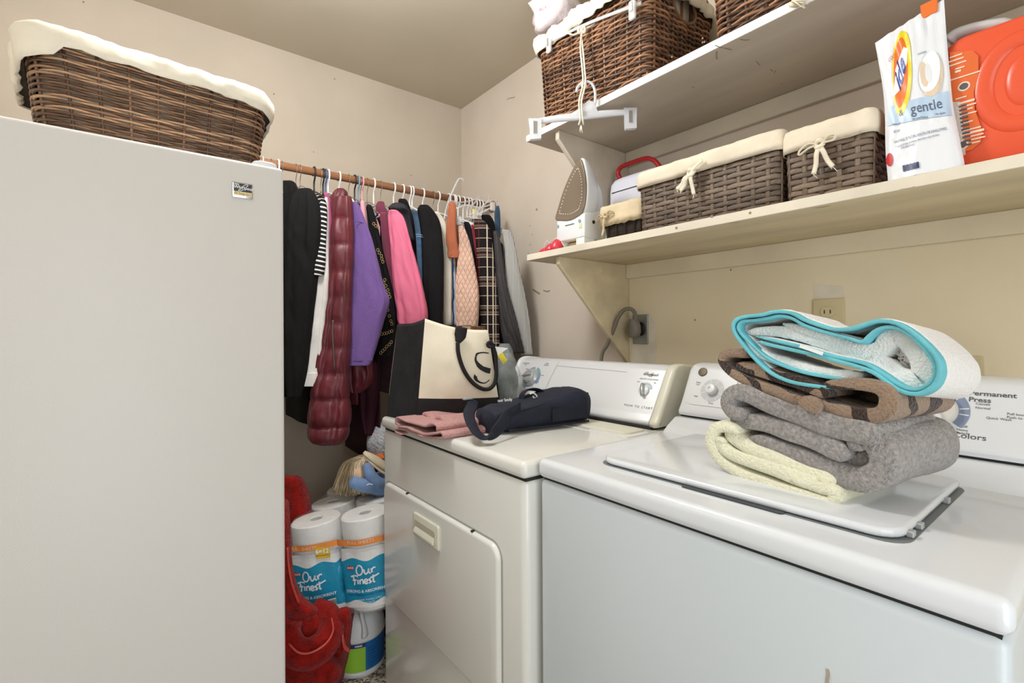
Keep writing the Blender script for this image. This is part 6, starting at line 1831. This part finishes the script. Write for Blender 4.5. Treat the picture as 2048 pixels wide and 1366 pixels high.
# -- clear empty hangers at the right end and one propped up
def clear_hanger(label, pts, clips, r=.0042):
    t = thing('clothes_hanger', label, 'hanger', pts[0], group='hangers on the closet rod')
    tube('hook', pts, r, M_clear, t, n=8, sm=5)
    return t
h = clear_hanger('clear plastic hanger propped upright above the rust shorts', [(1.1792,1.86,1.8673),(1.1659,1.86,1.8738),(1.15,1.86,1.864),(1.128,1.85,1.8304),(1.1064,1.84,1.7953),(1.0816,1.82,1.7623),(1.0504,1.78,1.7311)], None)
tube('arms', [(1.0247,1.77,1.6491),(1.0371,1.77,1.7036),(1.0543,1.77,1.7338),(1.0913,1.77,1.7335),(1.1681,1.79,1.757),(1.2475,1.82,1.7949)], .0046, M_clear, h, n=8, sm=5, flat=.6)
h2 = clear_hanger('clear plastic clip hanger tangled at the right end of the rod', [(1.3307,1.95,1.8434),(1.2957,1.92,1.8162),(1.2679,1.9,1.7905),(1.2201,1.87,1.7532)], None)
tube('arms', [(1.0898,1.78,1.7096),(1.1549,1.79,1.7372),(1.2281,1.8,1.7398),(1.3264,1.84,1.78)], .005, M_clear, h2, n=8, sm=5, flat=.6)
tube('crossbar', [(1.1808,1.79,1.6882),(1.2347,1.79,1.7185),(1.2902,1.79,1.7497)], .0045, M_clear, h2, n=8, sm=5, flat=.6)
for q in [(1.1809,1.77,1.6975),(1.2759,1.77,1.7478),(1.086,1.75,1.654)]:
    q = Vector(q)
    rbox('clip', (q.x - .012, q.x + .012), (q.y - .006, q.y + .006), (q.z - .022, q.z + .018), M_clear, h2, r=.004)
h3 = thing('clothes_hanger', 'clear plastic hanger with a yellow size tag in the corner', 'hanger', (1.326,1.88,1.8076), group='hangers on the closet rod')
tube('arms', [(1.169,1.8,1.6973),(1.2212,1.81,1.7273),(1.2977,1.84,1.7847),(1.3615,1.86,1.8091),(1.3865,1.87,1.7865)], .0045, M_clear, h3, n=8, sm=5, flat=.6)
q = Vector((1.1756,1.77,1.7055))
rbox('size_tag', (q.x - .008, q.x + .010), (q.y - .002, q.y + .002), (q.z - .012, q.z + .012), mat('tag_yellow', (0, 0, 0)), h3, r=.001, seg=1)
tube('hook', [(1.2977,1.84,1.7847),(1.349,1.9,1.8255),(1.3967,1.98,1.8665),(1.4093,2.02,1.883)], .0034, M_clear, h3, n=7, sm=4)
for px_, lab_ in ((1.20, 'left of the clear hangers'), (1.235, 'close to the clear hangers'), (1.325, 'nearest the jeans')):
    hanger(px_, 'white', 'hanging empty ' + lab_, .09, arms=True)
for xx, kd, lab_ in ((0.385, 'clear', 'just right of the wicker laundry basket'), (0.415, 'wire', 'above the freezer hinge cover'), (0.44, 'white', 'above the freezer corner')):
    hanger(xx, kd, 'hanging empty ' + lab_, .07)

# ------------------------------------------------------------------ things piled between freezer and dryer
# red fleece robe
M_fleece = mat('fleece_red', (146, 26, 20), .95, .1, bump=1.0, bscale=170, detail=4, var=.16, vscale=45, sheen=.12, bdist=.006)
M_pipe = mat('satin_piping', (192, 72, 60), .35, .5)
rb = thing('fleece_robe', 'red fleece robe heaped on the floor beside the freezer', 'robe', (0.42, 1.65, 0))
def lump(name, secs, m, parent, ratio=.8, amp=.14, folds=4, seed=0, maxd=.2, n=36, sub=6):
    return hang_form(name, secs, m, parent, ratio=ratio, folds=folds, amp=amp, seed=seed, n=n, sub=sub, maxd=maxd, mind=.02)
lump('heap', [(0.4388,1.7,0.2926,0.0567),(0.4706,1.7,0.2496,0.108),(0.4751,1.7,0.1888,0.1234),(0.4716,1.7,0.1226,0.1233),(0.4648,1.7,0.058,0.1129),(0.4597,1.7,-0.0004,0.1009),(0.4556,1.7,-0.0153,0.0881)], M_fleece, rb, ratio=.85, seed=1)
lump('upper_drape', [(0.4315,1.84,0.6687,0.0231),(0.4397,1.84,0.644,0.0392),(0.4461,1.84,0.5802,0.05),(0.4506,1.84,0.4719,0.0555),(0.4534,1.84,0.3458,0.0591),(0.4561,1.84,0.2015,0.0628),(0.4512,1.84,0.06,0.0582),(0.4484,1.84,-0.0104,0.0519)], M_fleece, rb, ratio=.8, seed=2, maxd=.07)
lump('side_drape', [(0.3191,1.43,0.7179,0.0089),(0.3201,1.43,0.6628,0.013),(0.321,1.43,0.5803,0.0144),(0.3251,1.43,0.5104,0.0165),(0.3364,1.43,0.4447,0.0263),(0.3623,1.43,0.3981,0.0434),(0.3648,1.43,0.3804,0.0266)], M_fleece, rb, ratio=.5, amp=.10, seed=3, maxd=.022)
tube('hood_roll', [(0.3614,1.52,0.3314),(0.3433,1.49,0.309),(0.3544,1.47,0.2717),(0.3897,1.46,0.2509),(0.4303,1.46,0.2576),(0.4612,1.48,0.2801),(0.4648,1.52,0.3055),(0.4378,1.56,0.3219)], [.03, .036, .040, .042, .042, .040, .036, .03], M_fleece, rb, n=16, sm=6)
tube('piping', [(0.3341,1.445,0.3109),(0.3552,1.425,0.2875),(0.387,1.415,0.2796),(0.4268,1.415,0.289),(0.4529,1.435,0.305),(0.4613,1.475,0.3214)], .0032, M_pipe, rb, n=7, sm=5)
tube('piping', [(0.3236,1.405,0.5951),(0.3259,1.405,0.547),(0.3333,1.4,0.4952),(0.3496,1.4,0.4393)], .0032, M_pipe, rb, n=7, sm=5)
lump('hood_inner', [(0.4145,1.54,0.3253,0.0274),(0.4173,1.54,0.3014,0.0457),(0.4186,1.54,0.2629,0.0503),(0.417,1.54,0.2254,0.0427),(0.414,1.54,0.2023,0.0243)], M_fleece, rb, ratio=.7, seed=9, maxd=.05)
lump('skirt', [(0.3781,1.5,0.2466,0.0586),(0.3946,1.5,0.2029,0.0827),(0.4029,1.5,0.1698,0.0919),(0.3986,1.5,0.1406,0.0843),(0.3892,1.5,0.0977,0.0685),(0.3814,1.5,0.0574,0.0543)], M_fleece, rb, ratio=.4, amp=.12, seed=5, maxd=.06)
lump('belt_end', [(0.5004,1.48,0.3322,0.0183),(0.5048,1.48,0.2893,0.0168),(0.5015,1.48,0.2447,0.0138),(0.4938,1.48,0.2173,0.0122)], M_fleece, rb, ratio=.4, seed=6, maxd=.02)
tube('belt_ribbon', [(0.4869,1.45,0.2757),(0.4849,1.44,0.2606),(0.4893,1.44,0.241),(0.5026,1.44,0.2236)], [.006, .009, .009, .006], M_pipe, rb, n=7, sm=4, flat=.3)

# box of dark maroon card in the corner that carries the toys
mb_ = thing('cardboard_box', 'dark maroon box standing behind the pail and the dryer', 'box', (0.86, 1.93, 0))
M_mar = mat('maroon_card', (70, 34, 34), .8, .2, var=.1, vscale=8, bump=.2, bscale=40, stretch=(1, 1, 8))
rbox('carton', (0.71, 1.12), (1.78, 2.10), (0.001, 0.60), M_mar, mb_, r=.003, seg=1)
rbox('carton_flap', (0.715, 1.115), (1.785, 1.94), (0.600, 0.604), M_mar, mb_)
rbox('tape', (0.905, 0.955), (1.776, 2.104), (0.603, 0.6055), mat('tape_brown', (132, 96, 64), .4), mb_)

# pail of cleaner
pl = thing('cleaner_pail', 'white lidded pail with a green and blue label on the floor', 'pail', (0.625, 1.695, 0))
PC = (0.625, 1.695, 0.0)
M_pail = mat('pail_white', (222, 224, 224), .35)
lathe('pail_body', [(0.082, 0.0), (0.088, 0.006), (0.089, 0.016), (0.086, 0.02), (0.087, 0.125), (0.089, 0.128)], PC, M_pail, pl, n=44)
lathe('lid', [(0.091, 0.126), (0.092, 0.136), (0.089, 0.142), (0.086, 0.165), (0.076, 0.190), (0.060, 0.204), (0.03, 0.210), (0, 0.211)], PC, M_pail, pl, n=44)
def pail_pt(u, v, o=0.0):
    a = math.atan2(-1.695, -0.625) + u / 0.0872
    return Vector((PC[0] + (0.0872 + o) * math.cos(a), PC[1] + (0.0872 + o) * math.sin(a), v))
def pail_patch(u0, u1, v0, v1, m, o, nm, n=14):
    V, Fc = [], []
    for i in range(n + 1):
        u = u0 + (u1 - u0) * i / n
        V += [pail_pt(u, v0, o), pail_pt(u, v1, o)]
    for i in range(n):
        Fc.append((2 * i, 2 * i + 1, 2 * i + 3, 2 * i + 2))
    return pydata(nm, V, Fc, m, pl)
pail_patch(-.11, .022, .024, .120, mat('label_green', (150, 206, 62), .4), .0008, 'label')
pail_patch(.022, .14, .024, .120, mat('label_blue', (36, 104, 168), .4), .0008, 'label')
pail_patch(-.11, .022, .106, .120, mat('label_navy', (44, 58, 120), .4), .0012, 'label_strip')
fpl = lambda u, v, o=0.0: pail_pt(u, v, o)
for k in range(6):
    pail_patch(-.012 + k * .004, -.0095 + k * .004, .110, .116, mat('print_white', (0, 0, 0)), .0016, 'label_mark', n=2)
decal('picture', [(-.075 + .022 * math.cos(a), .062 + .028 * math.sin(a)) for a in [2 * math.pi * i / 18 for i in range(18)]], mat('label_dark_green', (52, 84, 66), .4), pl, fpl, .0012, grid=.02)
for k in range(7):
    pail_patch(.030, .050 + .006 * (k % 3), .035 + k * .010, .038 + k * .010, mat('label_text_blue', (24, 78, 134), .5), .0012, 'label_line', n=4)
# lid handle: bridge towards the viewer
hd0 = [(PC[0] - .055, PC[1] - .045, .176), (PC[0] - .035, PC[1] - .03, .200), (PC[0] - .005, PC[1] - .01, .232), (PC[0] + .02, PC[1] + .01, .232), (PC[0] + .045, PC[1] + .03, .205)]
tube('lid_handle', [pail_pt(.020, .146, .002), pail_pt(.018, .176, .004), pail_pt(.012, .214, -.012), Vector((PC[0] + .0, PC[1] - .02, .242)), Vector((PC[0] + .03, PC[1] + .03, .236)), Vector((PC[0] + .045, PC[1] + .05, .195))], [.018, .011, .010, .010, .011, .016], M_pail, pl, n=10, sm=5, flat=.6)

# crumpled tissue on the carpet
tv = []
rings = [[Vector((0.545 + .045 * math.cos(2 * math.pi * i / 20) * r * (1 + .3 * nz(i * .8, z * 60, 2)), 1.545 + .04 * math.sin(2 * math.pi * i / 20) * r * (1 + .3 * nz(i * .8, z * 60, 5)), z)) for i in range(20)] for z, r in ((.001, .8), (.008, 1.0), (.018, .9), (.026, .55), (.030, .15))]
tag(loft('crumpled_tissue', rings, mat('tissue_white', (236, 230, 226), .9, .1, bump=.6, bscale=30, bdist=.006)), 'crumpled white tissue on the carpet in front of the pail', 'tissue')

# ------------------------------------------------------------------ paper towel pack
er, eb = Vector((.8, -.6, 0)), Vector((.6, .8, 0))
pk = thing('paper_towel_pack', 'plastic-wrapped pack of white paper towel rolls with blue print', 'paper towels', (0, 0, 0))
ang_ = R(-6.5)
e1 = er * math.cos(ang_) - Vector((0, 0, 1)) * math.sin(ang_)
e3 = Vector((0, 0, 1)) * math.cos(ang_) + er * math.sin(ang_)
base_ = Vector((0.5791,1.6418,0.2559))
Mx = Matrix(((e1.x, eb.x, e3.x, base_.x), (e1.y, eb.y, e3.y, base_.y), (e1.z, eb.z, e3.z, base_.z), (0, 0, 0, 1)))
pk.location = base_
pk.rotation_euler = Mx.to_euler()
RR_, RH = 0.081, 0.30
M_roll = mat('towel_paper', (242, 240, 236), .9, .1, bump=.5, bscale=180, var=.02, vscale=30)
M_core = mat('core_card', (206, 204, 200), .8)
rolls = [(a * RR_ * 1.03, b * RR_ * 2.06) for b in (0.0, 1.0, 2.0) for a in (-1, 1)]
prof = [(0.021, 0.012), (0.021, RH - .004), (0.024, RH), (RR_ - .006, RH), (RR_ - .0015, RH - .004), (RR_ - .0015, .005), (RR_ - .006, 0), (0.021, 0)]
for (a, b_) in rolls:
    o_ = lathe('paper_roll', prof, (a, b_, 0), M_roll, pk, n=32, local=True)
    lathe('core', [(0.0205, RH - .03), (0.0205, RH - .003), (0.0185, RH - .003), (0.0185, RH - .03)], (a, b_, 0), M_core, o_, n=20, local=True)
cb = RR_ * 2.06
def pack_r(th, grow=0.0):
    """Distance of the film from the pack centre in direction th."""
    d = Vector((math.cos(th), math.sin(th)))
    best = 0
    for (a, b_) in rolls:
        c = Vector((a, b_ - cb))
        k = c.dot(d)
        q = c.length_squared - k * k
        rr2 = (RR_ + .0015 + grow) ** 2
        if q < rr2:
            best = max(best, k + math.sqrt(rr2 - q))
    hx, hy = RR_ * 1.03 + RR_ + .002, cb + RR_ + .002
    rect = min(hx / max(1e-6, abs(d.x)), hy / max(1e-6, abs(d.y)))
    return max(best, 0.30 * best + 0.70 * rect * .972)
TH = [2 * math.pi * i / 160 for i in range(160)]
def film_ring(z, k=1.0, g=0.0):
    return [Vector((pack_r(t, g) * math.cos(t) * k, cb + pack_r(t, g) * math.sin(t) * k, z)) for t in TH]
def print_mat():
    m = mat('printed_film', (30, 150, 186), .22, .5, bump=.5, bscale=22, bdist=.008)
    nt, b, L, N = nodes_of(m)
    tc = N('TexCoord'); sp = N('SeparateXYZ'); L(tc.outputs['Object'], sp.inputs[0])
    n = N('TexWave'); n.inputs['Scale'].default_value = 3.2; n.inputs['Distortion'].default_value = 0.0
    L(tc.outputs['Object'], n.inputs['Vector'])
    ma = N('Math'); ma.operation = 'MULTIPLY_ADD'; ma.inputs[1].default_value = -.013
    L(n.outputs['Fac'], ma.inputs[0]); L(sp.outputs['Z'], ma.inputs[2])
    r = N('ValToRGB'); r.color_ramp.interpolation = 'CONSTANT'
    mr = N('MapRange'); mr.inputs[1].default_value = 0.0; mr.inputs[2].default_value = .30
    L(ma.outputs[0], mr.inputs[0]); L(mr.outputs[0], r.inputs[0])
    e = r.color_ramp.elements
    e[0].position = 0; e[0].color = lin((238, 236, 232))
    e[1].position = .10; e[1].color = lin((38, 152, 190))
    x = e.new(.555); x.color = lin((240, 240, 238))
    L(r.outputs[0], b.inputs['Base Color'])
    return m
M_print = print_mat()
M_filmc = mat('wrap_film', (244, 246, 248), .1, .6, alpha=.20, bump=1.0, bscale=26, bdist=.01)
loft('printed_wrap', [film_ring(z, 1.0, .0008 + .0012 * math.sin(z * 60)) for z in (.018, .05, .08, .11, .14, .17, .20, .212)], M_print, pk, cap=False, local=True)
loft('clear_wrap', [film_ring(.200, 1.0, .002), film_ring(.24, 1.0, .0022), film_ring(RH - .004, .995, .0015), film_ring(RH + .004, .96, 0), film_ring(RH + .005, .6, 0), film_ring(RH + .003, .2, 0)], M_filmc, pk, cap=True, local=True)
loft('bottom_wrap', [film_ring(.030, 1.0, .0022), film_ring(.0, 1.0, .002), film_ring(-.010, .93, .003), film_ring(-.016, .7, .004), film_ring(-.014, .3, 0)], M_filmc, pk, cap=True, local=True)
# orange stripe and lettering follow the two front rolls
FRONT = sorted([(p.x, p.y) for p in film_ring(0, 1.0, .0022) if p.y < cb - RR_ * .6 and abs(p.x) < RR_ * 2.02 and p.y < 0.0])
def front_y(x):
    for (x0, y0), (x1, y1) in zip(FRONT, FRONT[1:]):
        if x0 <= x <= x1:
            return y0 + (y1 - y0) * (x - x0) / max(1e-9, x1 - x0)
    return FRONT[0][1] if x < FRONT[0][0] else FRONT[-1][1]
def roll_pt(side):
    a0 = rolls[0][0] if side < 0 else rolls[1][0]
    def fn(u, v, o=0.0):
        x = max(-RR_ * 1.98, min(RR_ * 1.98, a0 + u))
        return Vector((x, front_y(x) - .0008 - o, v))
    return fn
M_orange = mat('stripe_orange', (238, 148, 74), .4)
M_wtxt = mat('print_white', (0, 0, 0))
def wrapped(nm, V, Fc, m):
    return pydata(nm, V, Fc, m, pk, local=True, smooth=False)
def w_text(body, uv, size, m, fn, o, ang=0.0, **k):
    me = text_mesh(body, size, **k)
    ca, sa = math.cos(ang), math.sin(ang)
    for v in me.vertices:
        a, b_ = v.co.x * ca - v.co.y * sa, v.co.x * sa + v.co.y * ca
        v.co = fn(uv[0] + a, uv[1] + b_, o)
    return link('lettering', me, m, pk, local=True, smooth=False)
SCRIPT_OUR = [[(0.010, .028), (.004, .020), (.003, .008), (.009, .001), (.017, .004), (.021, .014), (.018, .025), (.010, .028), (.006, .022)],
              [(.025, .016), (.026, .006), (.030, .002), (.036, .008), (.038, .016), (.038, .006), (.042, .002)],
              [(.045, .015), (.046, .003)], [(.046, .010), (.051, .016), (.056, .014)]]
SCRIPT_FIN = [[(.006, -.004), (.010, -.018), (.008, -.030)], [(.000, -.006), (.010, -.003), (.022, -.004)], [(.004, -.016), (.016, -.015)],
              [(.020, -.014), (.020, -.027)], [(.0205, -.008), (.021, -.0085)],
              [(.026, -.014), (.026, -.027)], [(.026, -.018), (.032, -.014), (.035, -.018), (.035, -.027)],
              [(.040, -.021), (.047, -.020), (.046, -.015), (.041, -.015), (.039, -.022), (.043, -.027), (.049, -.025)],
              [(.057, -.015), (.052, -.016), (.054, -.020), (.057, -.024), (.051, -.027)],
              [(.064, -.006), (.063, -.024), (.067, -.027)], [(.056, -.012), (.066, -.011), (.080, -.006)]]
for side in (-1, 1):
    fn = roll_pt(side)
    V, Fc = [], []
    N_ = 24
    for i in range(N_ + 1):
        u = -.0834 + .1668 * i / N_
        zc = .232 - .006 * math.cos(u * 18) * side * .3
        V += [fn(u, zc - .010, .0008), fn(u, zc + .010, .0008)]
    for i in range(N_):
        Fc.append((2 * i, 2 * i + 1, 2 * i + 3, 2 * i + 2))
    wrapped('orange_stripe', V, Fc, M_orange)
    w_text('FULL SHEETS', (-.018 if side < 0 else .0, .232), .0155, mat('stripe_text', (250, 222, 196), .5), fn, .0016)
    u0 = -.052 if side < 0 else -.045
    zz = .128
    kk_ = 1.15
    f2 = lambda a, b_: fn(u0 + a * kk_, zz + b_ * kk_, .0012)
    Vt, Ft = ribbon_strokes(SCRIPT_OUR, .0042, lambda a, b_: f2(a + .016, b_ - .002))
    wrapped('script_lettering', Vt, Ft, M_wtxt)
    Vt, Ft = ribbon_strokes(SCRIPT_FIN, .0042, f2)
    wrapped('script_lettering', Vt, Ft, M_wtxt)
    # small red lozenge emblem
    ov = [fn(u0 + .002 + .0125 * math.cos(t), zz + .022 + .0068 * math.sin(t), .0012) for t in [2 * math.pi * i / 20 for i in range(20)]]
    wrapped('emblem', ov, [tuple(range(20))], mat('emblem_red', (196, 56, 62), .4))
    w_text('H-E-B', (u0 + .002, zz + .022), .0085, M_wtxt, fn, .0018, bold=.0003)
    w_text('STRONG & ABSORBENT', (.0, .073), .0125, M_wtxt, fn, .0012, bold=.0002)
    w_text('SUPER PREMIUM PAPER TOWELS', (.0, .060), .0085, mat('label_text_blue', (0, 0, 0)), fn, .0012)
    if side > 0:
        w_text('PAPER TOWELS 2-PLY', (.01, .045), .0075, M_wtxt, fn, .0012)
        w_text('52 SQ FT', (.01, .036), .0075, M_wtxt, fn, .0012)
# yellow count patch and bar code
fn = roll_pt(-1)
V = [fn(a, b_, .0022) for a, b_ in ((.018, .236), (.062, .226), (.062, .190), (.022, .196))]
wrapped('count_patch', V, [(0, 1, 2, 3)], mat('patch_yellow', (226, 184, 54), .4))
w_text('6=12', (.040, .216), .019, M_wtxt, fn, .003, bold=.0006, ang=-.12)
w_text('REGULAR ROLLS', (.042, .203), .0058, M_inkd, fn, .003, ang=-.12)
fnr = lambda u, v, o=0.0: Vector((.0 + u, -RR_ * .80 - o, v))
pbc = [fn(.052 + a, .040 + b_, .0026) for a, b_ in ((-.012, -.018), (.012, -.018), (.012, .018), (-.012, .018))]
wrapped('bar_code', pbc, [(0, 1, 2, 3)], mat('label_white', (236, 236, 234), .5))
for k in range(8):
    a = .042 + k * .0027
    wrapped('bar', [fn(a, .026, .003), fn(a + .0012 + .0006 * (k % 2), .026, .003), fn(a + .0012 + .0006 * (k % 2), .054, .003), fn(a, .054, .003)], [(0, 1, 2, 3)], M_inkd)

# ------------------------------------------------------------------ plush toys heaped on the box
M_fuzz = mat('plush_grey', (206, 208, 212), .95, .1, bump=1.0, bscale=110, detail=4, var=.12, vscale=60, sheen=.5, bdist=.012)
def blob(name, c, r, m, parent, amp=.10, seed=0, n=24, k=14):
    rings = []
    for j in range(k + 1):
        ph = math.pi * (j + .02) / (k + .04)
        ring = []
        for i in range(n):
            t = 2 * math.pi * i / n
            d = Vector((math.sin(ph) * math.cos(t), math.sin(ph) * math.sin(t), math.cos(ph)))
            q = 1 + amp * nz(d.x * 2.5 + seed, d.y * 2.5, d.z * 2.5)
            ring.append(Vector(c) + Vector((d.x * r[0], d.y * r[1], d.z * r[2])) * q)
        rings.append(ring)
    return loft(name, rings, m, parent)
tc_ = Vector((0.8021,1.86,0.7333))
ps = thing('plush_toy', 'fuzzy grey-white plush toy with an orange nose behind the dryer', 'plush toy', (tc_.x, tc_.y, .61))
blob('head', tc_, (.076, .076, .084), M_fuzz, ps, .06, 1)
blob('trunk', (tc_.x + .04, tc_.y + .03, .69), (.095, .085, .085), M_fuzz, ps, .08, 2)
nq = Vector((0.7554,1.8,0.6918))
loft('nose', [[nq + Vector((.016 * k * math.cos(2 * math.pi * i / 12), -d, .014 * k * math.sin(2 * math.pi * i / 12))) for i in range(12)] for d, k in ((-.03, 1), (-.01, .9), (.012, .6), (.026, .15))], mat('plush_orange', (228, 120, 60), .8), ps)
for sgn in (-1, 1):
    blob('eye', tc_ + Vector((.02 * sgn - .01, -.074, .018)), (.006, .005, .006), M_blackp, ps, 0, 3, 10, 8)
# doll with blond hair and blue clothes
dl = thing('rag_doll', 'blond-haired rag doll in blue clothes lying on the paper towels', 'doll', (0.6696,1.72,0.6373))
hc = Vector((0.6678,1.8,0.6378))
M_hair = mat('doll_hair', (214, 196, 160), .5, .3)
blob('head', hc, (.06, .06, .065), mat('doll_skin', (226, 190, 160), .8), dl, .04, 5)
geos, tn = [], []
for i in range(230):
    a = random.uniform(-1.35, 1.0)
    h0 = hc + Vector((.01 + .02 * random.random(), -.02 + .04 * random.random(), .070))
    rr_ = random.uniform(.060, .078)
    dr = (UV_ * math.sin(a) - FV_ * math.cos(a) * .75)
    geos.append(tube_geo(smooth_path([h0, hc + dr * rr_ * .65 + Vector((0, 0, .055)), hc + dr * rr_ + Vector((0, 0, .012)), hc + dr * (rr_ + .014) + Vector((0, 0, -.04 - .02 * random.random())) - UV_ * .012 * random.random()], 3), .0016, 4))
    tn.append(random.random())
hr = multi('hair', geos, tone_mat('doll_hair_blond', (150, 130, 96), (236, 218, 184), .5), dl, attr=tn)
hr['kind'] = 'stuff'
M_dnm = cloth('felt_blue', (122, 150, 190), .95, .6, 200, .08, 20)
tube('arm', [(0.7333,1.73,0.589),(0.6865,1.715,0.6132),(0.6378,1.7,0.6302),(0.6018,1.7,0.6515)], [.030, .028, .024, .020], M_dnm, dl, n=12, sm=5)
tube('sleeve', [(0.733,1.72,0.6028),(0.6938,1.7,0.6283),(0.6676,1.7,0.6697),(0.6623,1.71,0.7029)], [.026, .024, .020, .011], M_dnm, dl, n=12, sm=5)
blob('torso', (0.7539,1.75,0.6046), (.055, .05, .05), M_dnm, dl, .1, 8)
tube('seam', [(0.6445,1.665,0.6374),(0.6555,1.665,0.6388),(0.6683,1.665,0.6345)], .0018, mat('white_thread', (236, 236, 236), .7), dl, n=5, sm=4)
M_bill = mat('felt_cream', (222, 206, 176), .9)
tube('hat_brim', [(0.6647,1.74,0.7369),(0.6815,1.725,0.7224),(0.7082,1.72,0.7005),(0.7413,1.72,0.6725)], [.008, .014, .018, .018], M_bill, dl, n=10, sm=5, flat=.4)
tube('hat_brim', [(0.6683,1.735,0.7188),(0.6889,1.72,0.6963),(0.7177,1.72,0.6691),(0.7451,1.72,0.6492)], [.006, .012, .015, .015], M_bill, dl, n=10, sm=5, flat=.35)

# pale pink plastic bag bulging out of the upper shelf basket
pgc = Vector((1.2,1.2679,2.3321))
pgb = thing('plastic_bag', 'pale pink plastic bag sticking out of the upper shelf basket', 'bag', (pgc.x, pgc.y, pgc.z - .09))
M_film_pink = mat('pink_film', (228, 214, 216), 0.3, 0.5, bump=0.6, bscale=18, bdist=0.01)
blob('film', pgc, (.085, .095, .085), M_film_pink, pgb, .28, 4)
strokes('red_print', [[(-.012, 0), (-.010, .010), (-.007, 0), (-.005, .010)], [(-.001, .010), (-.001, 0), (.004, .001)], [(.007, 0), (.009, .010), (.012, .001)]], .0016, frame2(Vector((1.105,1.2319,2.2777)) - FV_ * .0, (0.5, -0.86, 0.1), (0, 0.1, 1)), mat('pink_ink', (206, 92, 116), .5), pgb)
